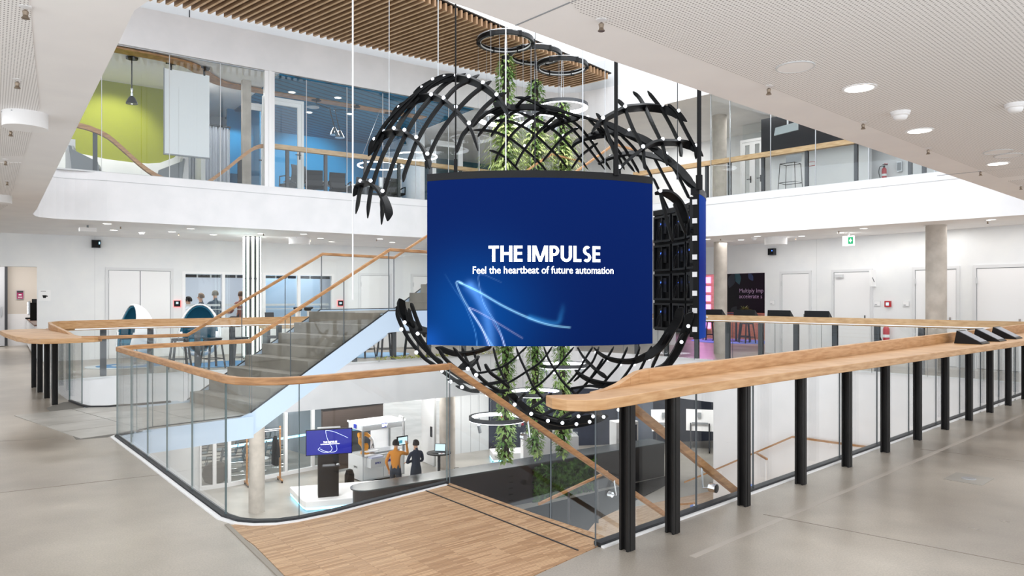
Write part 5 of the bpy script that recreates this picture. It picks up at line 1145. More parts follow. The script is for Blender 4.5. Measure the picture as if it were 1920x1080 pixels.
for i, (s, o) in enumerate(((.16, -.32), (1.07, -.32), (1.98, -.32), (2.9, -.32))):
    p = GR(s, o, 1.035); tilt_panel(f'dark slanted touch panel on the right gallery rail, {ORD[i]} from the edge-on screen', p, GR.ang+PI, 'slanted panels on the gallery rail', .58, .34, .27)
t = thing('switch_box', 'tiny white push-button box on the right gallery rail by the edge-on screen', 'switch', GR(.1, .03, 1.1), GR.ang)
put('box', MB().box((0, -.005, 0), (.1, .02, .04)), wpaint, t); put('button', MB().box((.02, -.018, 0), (.02, .008, .02)), grey, t)
# ================================================================== left gallery
def wall_box(nm, label, cat, F, s, z, w_, h, d, m, inner=None, im=None):
    t = thing(nm, label, cat, F(s, 0, z-h/2), world=True)
    put('case', MB().fbox(F, s-w_/2, s+w_/2, 0, d, z-h/2, z+h/2), m, t)
    if inner: put('face', MB().fbox(F, s-w_/2*inner, s+w_/2*inner, d, d+.006, z-h/2*inner, z+h/2*inner), im, t)
    return t
t = wall_box('wall_speaker', 'dark square speaker high on the left white wall', 'speaker', WL, 1.28, 3.0, .2, .2, .12, darkgrey, .86, black)
put('status_lamp', MB().fbox(WL, 1.34, 1.36, .126, .13, 2.99, 3.05), led_cy, t)
t = wall_box('wall_speaker', 'dark square speaker high on the right white wall', 'speaker', WR, .12, 2.93, .2, .19, .12, darkgrey, .86, black)
put('status_lamp', MB().fbox(WR, .16, .18, .126, .13, 2.94, 2.97), led_blue, t)
t = wall_box('room_panel', 'small square room panel with red glowing edge beside the double door', 'wall panel', WL, 3.2, 1.44, .2, .2, .03, mat('red_glow', '#f0a0a0', .5, emit='#ff6a6a', es=.6), .8, black)
put('icon', MB().fbox(WL, 3.17, 3.23, .036, .039, 1.43, 1.49), scr_w, t)
t = wall_box('room_panel', 'small square room panel with red glowing edge right of the second window', 'wall panel', WL, 7.78, 1.43, .2, .2, .03, mat('red_glow_b', '#f0a0a0', .5, emit='#ff6a6a', es=.6), .8, black)
put('icon', MB().fbox(WL, 7.74, 7.82, .036, .039, 1.4, 1.46), scr_w, t)
t = wall_box('cup_sign', 'white square sign with a black coffee cup beside the kitchen opening', 'sign', WL, .16, 1.66, .26, .28, .025, wpaint)
put('cup', MB().add([WL(.13, .027, 1.6), WL(.19, .027, 1.6), WL(.205, .027, 1.67), WL(.115, .027, 1.67)], [(0, 1, 2, 3)]), black, t)
put('cup_handle', MB().fbox(WL, .2, .228, .026, .03, 1.63, 1.66).fbox(WL, .08, .19, .026, .028, 1.765, 1.775), black, t)
# double door sign etc done by doors; kitchen
t = thing('kitchen_cabinet', 'white low kitchen cabinet with wooden top inside the opening', 'cabinet', WL(-.35, -2.5, 0), world=True)
cl_ = lambda o: -.52+(7.38+o)/6.7*.45
kp = [WL(cl_(-7.3), -7.3, 0)[:2], WL(.0, -7.3, 0)[:2], WL(.0, -.3, 0)[:2], WL(cl_(-.3), -.3, 0)[:2]]
put('body', MB().prism(kp, .06, .88), wpaint, t); put('worktop', MB().prism([WL(cl_(-7.3)-.02, -7.3, 0)[:2]]+kp[1:3]+[WL(cl_(-.3)-.02, -.3, 0)[:2]], .88, .92), mat('walnut_top', '#8a6a58', .5), t)
for i in range(5):
    a, b = -7.2+i*1.38, -5.86+i*1.38; put('door', MB().hexa([WL(cl_(a)-.015, a, .1), WL(cl_(a), a, .1), WL(cl_(b), b, .1), WL(cl_(b)-.015, b, .1), WL(cl_(a)-.015, a, .84), WL(cl_(a), a, .84), WL(cl_(b), b, .84), WL(cl_(b)-.015, b, .84)]), wpaint, t)
put('plinth', MB().prism([WL(-.4, -7.2, 0)[:2], WL(-.02, -7.2, 0)[:2], WL(-.02, -.4, 0)[:2], WL(-.04, -.4, 0)[:2]], 0, .06), darkgrey, t)
t = thing('coffee_machine', 'black coffee machine with a lit bottle column on the kitchen cabinet', 'coffee machine', WL(-.3, -1.5, .92), world=True)
put('body', MB().fbox(WL, -.3, -.06, -4.6, -4.1, .92, 1.45), black, t); put('hopper', MB().fbox(WL, -.26, -.1, -4.5, -4.2, 1.45, 1.56), darkgrey, t)
put('front', MB().fbox(WL, -.35, -.3, -4.52, -4.18, 1.08, 1.5), alu, t); put('drip_tray', MB().fbox(WL, -.42, -.3, -4.55, -4.15, .96, 1.0), black, t)
put('lit_button', MB().fbox(WL, -.37, -.35, -4.25, -4.17, 1.12, 1.19).fbox(WL, -.37, -.35, -4.25, -4.17, 1.21, 1.28).fbox(WL, -.37, -.35, -4.25, -4.17, 1.3, 1.37).fbox(WL, -.37, -.35, -4.25, -4.17, 1.39, 1.46), led, t)
t = wall_box('poster', 'small magenta poster on the beige kitchen wall', 'poster', frame(WL(-4, -7.38, 0)[:2], WL.d), 3.3, 1.69, .2, .3, .02, alu, .9, magenta)
Fp = frame(WL(-4, -7.38, 0)[:2], WL.d)
put('print', MB().fbox(Fp, 3.22, 3.38, .026, .03, 1.76, 1.82), darkgrey, t); put('print', MB().fbox(Fp, 3.26, 3.34, .026, .03, 1.67, 1.71).fbox(Fp, 3.24, 3.36, .026, .03, 1.6, 1.62), txt_p, t)
t = thing('sliding_door', 'pale grey sliding door at the left end of the kitchen wall', 'door', WL(-3.2, -7.2, 0), world=True)
put('door_leaf', MB().fbox(WL, -4.6, -1.1, -7.2, -7.1, .02, 2.9), mat('pale_grey_door', '#c4c6cb', .6), t); put('edge_strip', MB().fbox(WL, -1.1, -1.03, -7.22, -7.08, .02, 2.9), darkgrey, t); put('door_handle', MB().fbox(WL, -1.2, -1.17, -7.1, -7.05, 1.0, 1.3), alu, t)
# light column
t = thing('light_column', 'column clad with vertical glowing white tubes in the left gallery', 'light column', (-6.77, 18.6, 0), world=True)
put('core', MB().lathe([(.17, 0), (.17, 3.2)], (-6.77, 18.6, 0), 20), colm, t, smooth=True)
for k in range(10):
    g = 2*PI*k/10+.16; x, y = -6.77+.205*math.cos(g), 18.6+.205*math.sin(g)
    a = put('glow_tube', MB().tube([(x, y, .05), (x, y, 3.18)], .024, 8), led_tube, t)
    g += .31; x, y = -6.77+.2*math.cos(g), 18.6+.2*math.sin(g); put('profile', MB().bar((x, y, .02), (x, y, 3.19), .05, .03, up=(math.cos(g), math.sin(g), 0)), mat_dgreen if k else mat('dark_green_profile', '#1e3a38', .4), t) if k and False else put('profile', MB().tube([(x, y, .02), (x, y, 3.19)], .022, 6), darkgrey, t)
for z in (1.0, 2.1): put('band', MB().ring((-6.77, 18.6, z), .19, .03, .03, 24), darkgrey, t)
area('column_glow', (-6.77, 18.1, 2.2), (.1, 1.4), 6, (.75, 1, .96), (-PI/2, 0, 0))
# egg chairs
def egg(label, x, y, rz):
    t = thing('egg_chair', label, 'armchair', (x, y, 0), rz, 'egg chairs')
    cx, cz = 0, .78
    def shell(R, H_, cut, inner):
        mb = MB(); nu, nv = 22, 14; keep = {}
        for j in range(nv+1):
            th = PI*j/nv
            for i in range(nu):
                ph = 2*PI*i/nu; x_ = R*math.sin(th)*math.cos(ph); y_ = R*math.sin(th)*math.sin(ph); z_ = H_*math.cos(th)*(1.0 if math.cos(th) > 0 else .95)
                x_ *= (1-.18*math.cos(th)); y_ *= (1-.12*math.cos(th)); x_ = min(x_, cut-.22*z_)
                mb.v.append((x_, y_, cz+z_))
        for j in range(nv):
            for i in range(nu):
                q = (i+1) % nu; f = (j*nu+i, j*nu+q, (j+1)*nu+q, (j+1)*nu+i)
                if all(mb.v[k][0] > cut-.22*(mb.v[k][2]-cz)-.012 for k in f): continue
                mb.f.append(f); mb.m.append(0)
        return mb
    o = put('shell', shell(.5, .68, .2, 0), wgloss, t, smooth=True); m = o.modifiers.new('thick', 'SOLIDIFY'); m.thickness = .03
    mb = shell(.455, .63, .17, 1); o = put('lining', mb, teal, t, smooth=True); m = o.modifiers.new('thick', 'SOLIDIFY'); m.thickness = .03
    put('seat_cushion', MB().lathe([(.05, -.08), (.3, -.08), (.34, 0), (.3, .07), (.05, .08)], (-.04, 0, .52), 18), teal, t, smooth=True)
    put('foot', MB().lathe([(.34, 0), (.34, .02), (.05, .05), (.05, .18)], n=24), chrome, t, smooth=True)
egg('white egg chair with blue lining seen side-on, behind the left rail', -9.15, 17.3, math.radians(233))
egg('white egg chair whose blue opening faces the stair, in front of the meeting room window', -7.75, 17.75, math.radians(-72))
def rug(nm, label, x, y, rx, ry, rz=0, inner=True, m1=rug_b, m2=rug_w):
    t = thing(nm, label, 'rug', (x, y, 0), rz)
    put('pile', MB().lathe([(1, 0), (1, .012)], n=40, sx=rx, sy=ry), m2 if inner else m1, t)
    if inner: put('band', MB().lathe([(.78, .012), (.78, .016)], n=40, sx=rx, sy=ry), m1, t); put('centre', MB().lathe([(.36, .016), (.36, .02)], (-.1, 0, 0), n=30, sx=rx, sy=ry), m2, t)
rug('rug', 'round pale rug with a blue ring under the side-on egg chair', -8.95, 16.9, 1.0, .75, .5); rug('rug', 'round blue rug under the second egg chair and bar stools', -7.0, 17.3, 1.05, .8, .5, False)
rug('rug', 'round pale blue rug behind the stair, under the stools', -4.0, 19.9, 1.2, .8, .6, False, mat('sky_rug', '#8fb6da', .95)); rug('rug', 'round blue and violet rug by the pink lit recess', 7.95, 25.9, 1.5, 1.2, -.8, False, mat('violet_rug', '#6f8fd0', .95))
# metal bar stools
def stool_proto(seat_h=.68, m=steel2, name='bar_stool', label='', loc=(0, 0, 0), group=None):
    t = thing(name, label, 'stool', loc, 0, group)
    put('seat', MB().box((0, 0, seat_h), (.31, .31, .025)).box((0, 0, seat_h-.03), (.29, .29, .04)), m, t, bevel=.008)
    for sx in (-1, 1):
        for sy in (-1, 1): put('leg', MB().bar((sx*.13, sy*.13, seat_h-.03), (sx*.2, sy*.2, 0), .045, .03), m, t)
    mb = MB()
    for a, b in (((-1, -1), (1, -1)), ((1, -1), (1, 1)), ((1, 1), (-1, 1)), ((-1, 1), (-1, -1))): mb.bar((a[0]*.178, a[1]*.178, .22), (b[0]*.178, b[1]*.178, .22), .018, .018)
    put('footrest', mb, m, t); return t
sps = [(-7.55, 16.25, .2, 'first from the left in front of the blue egg chair'), (-6.85, 16.35, .9, 'second from the left, beside the blue egg chair'), (-6.35, 16.75, .5, 'third from the left, below the light column'), (-5.75, 17.3, .2, 'fourth, right of the light column'),
       (-4.55, 18.95, .3, 'first behind the stair foot'), (-3.95, 19.2, 1.0, 'second behind the stair'), (-3.4, 19.3, .5, 'third behind the stair, next to the lattice'), (-2.75, 19.6, .1, 'fourth behind the stair, half hidden by the lattice')]
s0 = None
for x, y, rz, l in sps:
    lab = 'grey metal bar stool, '+l
    if s0 is None: s0 = stool_proto(label=lab, loc=(x, y, 0), group='metal bar stools in the left gallery'); s0.rotation_euler.z = rz
    else: dup(s0, (x, y, 0), rz, lab)
# high table with headsets
t = thing('high_table', 'pale wooden high table beside the light column', 'table', (-5.9, 18.5, 0), GL.ang)
put('tabletop', MB().box((.2, 0, .93), (1.5, .6, .22)), oak_p, t)
for x in (-.45, .85): put('leg', MB().box((x, 0, .41), (.08, .4, .82)), darkgrey, t)
def headset(label, loc, rz):
    t = thing('vr_headset', label, 'headset', loc, rz, 'headsets on the high table')
    put('stand', MB().lathe([(.09, 0), (.09, .02), (.05, .03), (.06, .22)], n=14), wpaint, t, smooth=True)
    put('visor', MB().box((0, -.06, .27), (.19, .1, .1)), black_s, t, bevel=.03); put('strap', MB().tube([(.095*math.cos(g), -.02+.12*math.sin(g), .28+.03*math.sin(g)) for g in [PI*k/10 for k in range(11)]], .016, 6), black, t)
q = Matrix.Rotation(GL.ang, 3, 'Z')
headset('black headset on a white stand, left one on the high table', Vector((-5.9, 18.5, 1.04))+q @ Vector((.35, 0, 0)), .6); headset('black headset on a white stand, right one on the high table', Vector((-5.9, 18.5, 1.04))+q @ Vector((.68, .05, 0)), -.4)
t = thing('tablet', 'small dark tablet on a stand in front of the light column', 'tablet', Vector((-5.9, 18.5, 1.04))+q @ Vector((-.4, -.1, 0)), .5)
put('screen', MB().slabq([(-.11, 0, .03), (.11, 0, .03), (.11, .06, .19), (-.11, .06, .19)], .012), darkgrey, t); put('stand', MB().box((0, .04, .02), (.12, .1, .04)), grey, t)
# planter strip along the gallery edge
mb = MB(); rnd = random.Random(5)
for i in range(420):
    s = 1.0+rnd.random()*4.2
    p = Vector(GL(s, .04+rnd.random()*.06, .0)); leafquad(mb, (p.x, p.y, .01+rnd.random()*.06), (rnd.uniform(-1, 1), rnd.uniform(-1, 1), rnd.uniform(.2, 1)), .07, .04, .01)
tag(put('foliage', mb, mat('yellow_green_leaf', '#a9ad52', .7)), 'low yellow-green plants along the left gallery edge behind the stair', 'plants', kind='stuff')
mb = MB(); c0 = Vector((-3.55, 11.6, 0))
# ================================================================== people
def person(nm, label, loc, rz, J, cols, hair, hairlen=0):
    """one continuous skinned body; J joint positions; cols: torso, legs, skin"""
    ed = []; V = []; R = []; idx = {}; reg = []
    def vv(k, p, r, g): idx[k] = len(V); V.append(Vector(p)); R.append(r); reg.append(g)
    for k, p, r, g in J['v']: vv(k, p, r, g)
    for a, b in J['e']: ed.append((idx[a], idx[b]))
    # hands: palm plus five fingers of unequal length, slightly curled
    for side in ('l', 'r'):
        if 'wrist_'+side not in idx: continue
        wv = V[idx['wrist_'+side]]; ev = V[idx['elbow_'+side]]; d = (wv-ev).normalized(); s_ = d.cross(Vector((0, 0, 1))) if abs(d.z) < .9 else Vector((1, 0, 0))
        s_.normalize(); nrm = s_.cross(d)
        vv('palm_'+side, wv+d*.07, .034, 2); ed.append((idx['wrist_'+side], idx['palm_'+side]))
        for k, (off, L) in enumerate(((-.03, .075), (-.01, .088), (.012, .082), (.032, .062), (.045, .05))):
            b = wv+d*(.10 if k < 4 else .05)+s_*off; c = b+d*L*.55-nrm*.012+(s_*.02 if k == 4 else s_*0); e = c+d*L*.45-nrm*.028
            for q, (p, r) in enumerate(((b, .0105), (c, .0095), (e, .008))): vv(f'f{side}{k}{q}', p, r, 2)
            ed += [(idx['palm_'+side], idx[f'f{side}{k}0']), (idx[f'f{side}{k}0'], idx[f'f{side}{k}1']), (idx[f'f{side}{k}1'], idx[f'f{side}{k}2'])]
    me = bpy.data.meshes.new(nm); me.from_pydata([tuple(v) for v in V], ed, []); o = bpy.data.objects.new(nm, me); COL.objects.link(o)
    sm = o.modifiers.new('skin', 'SKIN'); sm.use_smooth_shade = True
    for i, sv in enumerate(me.skin_vertices[0].data): sv.radius = (R[i], R[i]*(.78 if reg[i] == 0 and R[i] > .1 else 1)); sv.use_root = (i == idx['pelvis'])
    ss = o.modifiers.new('sub', 'SUBSURF'); ss.levels = 1; ss.render_levels = 1
    dg = bpy.context.evaluated_depsgraph_get(); nme = bpy.data.meshes.new_from_object(o.evaluated_get(dg)); nme.name = nm
    o.modifiers.clear(); o.data = nme; nme.materials.clear()
    for m in cols: nme.materials.append(m)
    for p in nme.polygons:
        c = p.center; best = min(range(len(V)), key=lambda i: (V[i]-c).length-R[i]*.95); p.material_index = reg[best]; p.use_smooth = True
    o.location = loc; o.rotation_euler = (0, 0, rz); tag(o, label, 'person')
    h = V[idx['head']]; rh = .1
    mb = MB(); nu, nv = 16, 8
    for j in range(nv+1):
        th = PI*.62*j/nv
        for i in range(nu):
            ph = 2*PI*i/nu; k = 1.0 if math.sin(ph) < .35 or th < .8 else .72
            mb.v.append((h.x+rh*1.0*k*math.sin(th)*math.cos(ph), h.y-.008+rh*1.1*k*math.sin(th)*math.sin(ph), h.z+.02+rh*1.18*math.cos(th)))
    for j in range(nv):
        for i in range(nu): q_ = (i+1) % nu; mb.f.append((j*nu+i, j*nu+q_, (j+1)*nu+q_, (j+1)*nu+i)); mb.m.append(0)
    put('hair', mb, hair, o, smooth=True)
    for sx in (-1, 1):
        put('ear', MB().lathe([(.008, -.02), (.016, 0), (.008, .02)], (h.x+sx*.085, h.y-.0, h.z-.005), 8), skin, o, smooth=True)
        put('eye', MB().lathe([(.004, -.006), (.009, 0), (.004, .006)], (h.x+sx*.032, h.y+.086, h.z+.005), 8), black, o)
    put('mouth', MB().box((h.x, h.y+.084, h.z-.055), (.04, .01, .008)), mat_lip, o)
    if hair is not None: pass
    return o
mat_lip = mat('lips', '#a8655a', .6)
def joints(arm_l, arm_r, lean=0, head=(0, .02), sit=False):
    v = [('pelvis', (0, 0, .95), .135, 1), ('waist', (0, lean*.3, 1.1), .13, 0), ('chest', (0, lean*.7, 1.32), .15, 0), ('neckbase', (0, lean, 1.47), .075, 0), ('neck', (head[0]*.4, lean+head[1]*.5, 1.54), .052, 2), ('head', (head[0], lean+head[1], 1.65), .088, 2), ('crown', (head[0], lean+head[1]-.01, 1.715), .06, 2),
         ('nose', (head[0], lean+head[1]+.1, 1.635), .012, 2)]
    e = [('pelvis', 'waist'), ('waist', 'chest'), ('chest', 'neckbase'), ('neckbase', 'neck'), ('neck', 'head'), ('head', 'crown'), ('head', 'nose')]
    for s, sg, arm in (('l', -1, arm_l), ('r', 1, arm_r)):
        v += [('sho_'+s, (sg*.17, lean*.9, 1.42), .062, 0), ('elbow_'+s, arm[0], .046, 0), ('wrist_'+s, arm[1], .032, 0)]
        e += [('chest', 'sho_'+s), ('sho_'+s, 'elbow_'+s), ('elbow_'+s, 'wrist_'+s)]
        if sit: v += [('hip_'+s, (sg*.09, .05, .92), .1, 1), ('knee_'+s, (sg*.12, .45, .95), .07, 1), ('ank_'+s, (sg*.12, .45, .52), .05, 1), ('toe_'+s, (sg*.12, .6, .48), .04, 3)]
        else: v += [('hip_'+s, (sg*.09, 0, .86), .095, 1), ('knee_'+s, (sg*.11, .03, .5), .068, 1), ('ank_'+s, (sg*.12, -.02, .09), .048, 1), ('toe_'+s, (sg*.14, .14, .04), .036, 3)]
        e += [('pelvis', 'hip_'+s), ('hip_'+s, 'knee_'+s), ('knee_'+s, 'ank_'+s), ('ank_'+s, 'toe_'+s)]
    return {'v': v, 'e': e}
jeans = mat('dark_jeans', '#2f3845', .85); orange_s = mat('orange_sweater', '#d58b34', .9); navy_s = mat('navy_sweater', '#222b3d', .9); shirt_w = mat('white_shirt', '#dfe4ea', .85); shirt_g = mat('grey_jacket', '#4d535c', .85); plaid = mat('plaid_shirt', '#8d5a52', .85); shoe = mat('dark_shoes', '#1c1a1a', .6)
person('person', 'man in an orange sweater reaching up to the robot cell screen, seen from behind', (-3.30, 20.25, -4.2), math.radians(-8), joints(((-.27, -.03, 1.14), (-.24, .1, .92)), ((.3, .2, 1.33), (.2, .42, 1.55)), .02), [orange_s, jeans, skin, shoe], hair_d)
person('person', 'man in a dark navy sweater with folded arms beside the orange sweater', (-2.72, 20.25, -4.2), math.radians(38), joints(((-.26, .06, 1.14), (.03, .22, 1.16)), ((.26, .06, 1.14), (-.05, .24, 1.12)), .0), [navy_s, jeans, skin, shoe], hair_d)
sitz = -.52
for lab, s, o, z, rz, cl, hr in [
    ('seated man in a white shirt nearest the left window edge', 3.75, -1.7, -.14, 70, shirt_w, hair_d), ('seated man in a grey shirt with dark hair behind the first window', 4.12, -1.9, -.04, 60, shirt_g, hair_b),
    ('tall grey-haired man in a dark jacket, back to the first window', 4.42, -1.4, .04, 10, mat('blue_jacket', '#53606e', .85), mat('grey_hair', '#8b8378', .8)), ('man with brown hair and plaid shirt behind the second half of the first window', 5.2, -1.6, .02, 20, plaid, hair_b)]:
    p = WL(s, o, z); person('person', lab, p, WL.ang+math.radians(rz), joints(((-.27, .1, 1.15), (-.2, .35, 1.12)), ((.27, .1, 1.15), (.2, .35, 1.12)), .03, sit=True), [cl, jeans, skin, shoe], hr)
    st_ = stool_proto(.80+z, darkgrey, 'meeting_chair', 'dark meeting seat under the '+{shirt_w: 'man in the white shirt', shirt_g: 'man in the grey shirt', plaid: 'man in the plaid shirt'}.get(cl, 'tall grey-haired man'), p[:2]+(0,)); st_['category'] = 'chair'
t = thing('meeting_table', 'white meeting table behind the first window', 'table', WL(4.3, -2.4, 0), WL.ang)
put('tabletop', MB().box((0, 0, .73), (2.2, .8, .04)), wpaint, t)
for x in (-.9, .9): put('leg', MB().box((x, 0, .355), (.08, .6, .71)), lgrey, t)
# ================================================================== right gallery
t = wall_box('exit_sign', 'lit green and white running-man exit sign hanging under the right gallery ceiling', 'sign', frame(GR(3.1, -1.55, 0)[:2], GR.d), 0, 3.0, .27, .24, .05, sign_w)
Fe = frame(GR(3.1, -1.55, 0)[:2], GR.d)
put('green_field', MB().fbox(Fe, .0, .12, .05, .054, 2.92, 3.09), green_s, t); put('arrow', MB().fbox(Fe, .03, .09, .055, .058, 2.99, 3.02).fbox(Fe, .05, .07, .055, .058, 2.96, 3.05).fbox(Fe, -.11, -.06, .05, .053, 2.93, 3.08), sign_w, t); put('bracket', MB().fbox(Fe, -.02, .02, .01, .03, 3.12, 3.2), wpaint, t)
t = wall_box('fire_alarm', 'red square fire alarm button on the right white wall', 'fire alarm', WR, 3.48, 1.45, .15, .15, .05, red, .5, scr_w)
for s, l in ((.1, 'left of the first door'), (3.2, 'left of the red fire alarm'), (3.92, 'right of the red fire alarm')):
    t = wall_box('room_sign', 'small white room sign plate on the right wall, '+l, 'sign', WR, s, 1.46, .16, .13, .015, lgrey, .9, wpaint)
    put('print', MB().fbox(WR, s-.06, s+.0, .021, .023, 1.42, 1.435), grey, t)
t = wall_box('escape_sign', 'tiny green escape pictogram low beside the second door', 'sign', WR, 3.2, 1.03, .07, .07, .006, green_s, .6, txt_p)
t = wall_box('flag_sign', 'white projecting sign with a pictogram at the top right of the second door', 'sign', WR, 3.13, 2.1, .05, .42, .22, wpaint)
put('pictogram', MB().hexa([WR(3.155, .05, 2.0), WR(3.157, .05, 2.0), WR(3.157, .08, 2.0), WR(3.155, .08, 2.0), WR(3.155, .14, 2.12), WR(3.157, .14, 2.12), WR(3.157, .17, 2.12), WR(3.155, .17, 2.12)]), darkgrey, t)
def extinguisher(label, F, s, o, z, k=1):
    t = thing('fire_extinguisher', label, 'fire extinguisher', F(s, o, z))
    put('cylinder', MB().lathe([(.05*k, 0), (.075*k, .02*k), (.075*k, .4*k), (.06*k, .45*k), (.025*k, .48*k)], n=20), red, t, smooth=True)
    put('label_band', MB().lathe([(.0765*k, .2*k), (.0765*k, .27*k)], n=20), txt_p, t)
    put('valve', MB().lathe([(.03*k, .48*k), (.03*k, .54*k)], n=12).box((.03*k, 0, .57*k), (.16*k, .03*k, .03*k)), black, t)
    put('trigger', MB().box((.06*k, 0, .6*k), (.12*k, .025*k, .02*k)), red, t)
    put('hose', MB().tube(crom([(-.03*k, 0, .53*k), (-.14*k, .0, .5*k), (-.17*k, 0, .3*k), (-.1*k, 0, .06*k)], 5), .013*k, 7), black, t)
    return t
extinguisher('red fire extinguisher standing by the right gallery wall, below the red alarm', WR, 3.5, .14, .42)
extinguisher('red fire extinguisher on the white wall of the upper right gallery', GR, 3.27, -3.4, 4.62, .8); extinguisher('red fire extinguisher on the navy wall of the lower hall', LD, .55, .12, -3.3, 1.1)
# recess: text wall, pink shelves, wooden bar, stools
RW = frame(WR(-12, -6.2, 0)[:2], WR.d)      # back wall of the recess
t = thing('wall_graphic', 'black wall graphic with pale lettering and dark leaf shapes inside the right recess', 'wall graphic', RW(6.4, .02, 0), world=True)
put('panel', MB().fbox(RW, 2.5, 8.4, 0, .03, .3, 2.9), black, t)
gm = mat('graphic_green', '#1d5c55', .6); gb = mat('graphic_blue', '#24455c', .6)
def leafshape(s, z, L, ang, m):
    pts = [(L*(k/8-.5), L*.28*math.sin(PI*k/8)) for k in range(9)]+[(L*(.5-k/8), -L*.28*math.sin(PI*k/8)) for k in range(1, 8)]
    c_, s_ = math.cos(ang), math.sin(ang); mb = MB(); mb.add([RW(s+x*c_-y*s_, .034, z+x*s_+y*c_) for x, y in pts], [tuple(range(16))]); put('leaf_print', mb, m, t)
leafshape(5.9, 2.4, .6, 1.9, gm); leafshape(5.6, 2.3, .7, 1.2, mat('graphic_dark', '#15292c', .6)); leafshape(6.55, 2.42, .4, 2.2, gb); leafshape(5.15, 1.9, .4, 1.5, gm); leafshape(5.15, 1.0, .5, 1.8, gm); leafshape(5.7, 1.05, .5, .8, mat('graphic_dark2', '#101c20', .6))
onw = lambda txt, sz, s, z, b=.002: onwall(text_mb(txt, sz, b), RW, s, .036, z)
put('lettering', onw('Multiply Imp', .235, 5.98, 1.79), txt_p, t, label='pale lettering Multiply Im'); put('lettering', onw('accelerate s', .235, 5.98, 1.56), txt_p, t, label='pale lettering accelerate s')
t = thing('wooden_bar', 'low wooden bar inside the right recess', 'bar', RW(6, .8, 0), world=True)
put('front', MB().fbox(RW, 5.2, 8.6, .5, 1.1, 0, .95), oak_h, t); put('worktop', MB().fbox(RW, 5.15, 8.6, .45, 1.15, .95, .99), oak_h, t)
for k in range(6): put('plank', MB().fbox(RW, 5.2+k*.57, 5.75+k*.57, 1.1, 1.115, .05, .93), oak_h, t)
t = thing('potted_plant', 'small dark green plant on the recess bar below the lettering', 'plant', RW(6.85, .8, .99))
mb = MB(); rnd = random.Random(9)
for i in range(40): g = rnd.random()*6.28; leafquad(mb, (0, 0, .12), (math.cos(g), math.sin(g), rnd.uniform(.2, 1.6)), rnd.uniform(.2, .38), .06, .08)
put('leaves', mb, leaf1, t); put('pot', MB().lathe([(.06, 0), (.08, .14)], n=14), darkgrey, t, smooth=True)
t = thing('pink_shelf', 'wooden shelf tower with glowing pink panels beside the edge-on screen', 'shelf', WR(-6.2, -4.5, 0), world=True)
put('carcass', MB().fbox(WR, -7.0, -5.75, -4.7, -4.5, 0, 2.5).fbox(WR, -5.95, -5.72, -4.7, -4.4, 0, 2.5), oak_p, t)
for k in range(6): put('glowing_panel', MB().fbox(WR, -6.7, -6.05, -4.5, -4.45, .36+k*.36, .6+k*.36), led_pink, t); put('shelf_board', MB().fbox(WR, -6.9, -5.95, -4.5, -4.4, .29+k*.36, .32+k*.36), oak_p, t)
pk = area('pink_lamp', WR(-5.2, -3.0, 3.0), (1.2, 1.0), 45, (1, .3, 1))
pk2 = area('recess_lamp', WR(-2.6, -2.8, 3.1), (1.6, .4), 30)
b0_ = None
for i, (s, o) in enumerate(((-4.9, -3.1), (-4.3, -3.0), (-3.5, -3.3), (-3.05, -2.9))):
    p = WR(s, o, 0); lab = 'dark bar chair on the violet rug in the right recess, '+ORD[i]+' from the edge-on screen'
    if b0_ is None:
        b0_ = stool_proto(.72, darkgrey, 'bar_chair', lab, p, 'dark bar chairs in the right recess'); put('backrest', MB().box((0, .15, .86), (.34, .03, .22)), mat('navy_felt', '#28344a', .9), b0_, bevel=.01)
    else: dup(b0_, p, .6*i, lab)
p = WR(-3.9, -3.35, 0); t = thing('bar_table', 'round dark bar table among the bar chairs in the right recess', 'table', p)
put('tabletop', MB().lathe([(.34, 1.0), (.34, 1.03)], n=24), darkgrey, t); put('post', MB().tube([(0, 0, .02), (0, 0, 1.0)], .035, 10), darkgrey, t); put('foot', MB().lathe([(.24, 0), (.24, .02)], n=24), darkgrey, t)
# ================================================================== upper level, left rooms
t = thing('glass_facade', 'floor to ceiling glass panes along the upper left edge of the atrium', 'glass facade', GL(0, 0, 4.2), world=True)
js = [-7.6, -6.3, -5.05, -3.77, -2.72, -1.75]
for a, b in zip(js, js[1:]): put('pane', MB().fbox(GL, a+.006, b-.006, -.09, -.075, 4.2, 6.9), [glass_u], t)
put('mullion', MB().fbox(GL, -1.75, -1.52, -.15, -.04, 4.2, 6.9).fbox(GL, -1.66, -1.60, -.04, -.01, 4.2, 6.9), wpaint, t)
js = [-1.52, -.75, .28, 1.25, 2.2, 3.2, 4.2, 5.2, 6.2]
for a, b in zip(js, js[1:]): put('pane', MB().fbox(GL, a+.006, b-.006, -.09, -.075, 4.2, 6.9), [glass_u], t)
for s in (-6.3, -5.05, -3.77, -2.72, -.75, .28, 1.25, 2.2, 3.2, 4.2): put('joint', MB().fbox(GL, s-.006, s+.006, -.095, -.07, 4.2, 6.9), lgrey, t)
put('base_channel', MB().fbox(GL, -8, 6.4, -.12, -.05, 4.19, 4.22), lgrey, t); put('top_channel', MB().fbox(GL, -8, 6.4, -.11, -.06, 6.88, 6.9), alu, t)
wav = [(-7.4, 5.22), (-6.4, 5.2), (-5.9, 5.18), (-5.4, 5.14), (-5.15, 5.08), (-4.9, 4.97), (-4.6, 4.72), (-4.35, 4.5), (-4.1, 4.32), (-3.85, 4.2), (-3.7, 4.15)]
t = thing('wavy_handrail', 'brown wooden handrail that dips to the floor in a wave before the lime room', 'handrail', GL(-5, -.25, 4.2), world=True)
c_ = crom([GL(s, -.25-.06*max(0, s+5), z) for s, z in wav], 3); put('rail', MB().sweep([tuple(v) for v in c_], .1, .1), oak_h, t)
x, y, _ = GL(-5.15, -.28, 0); h_post(x, y, GL.ang, 4.2, 5.05, t, .08, .08, steel2)
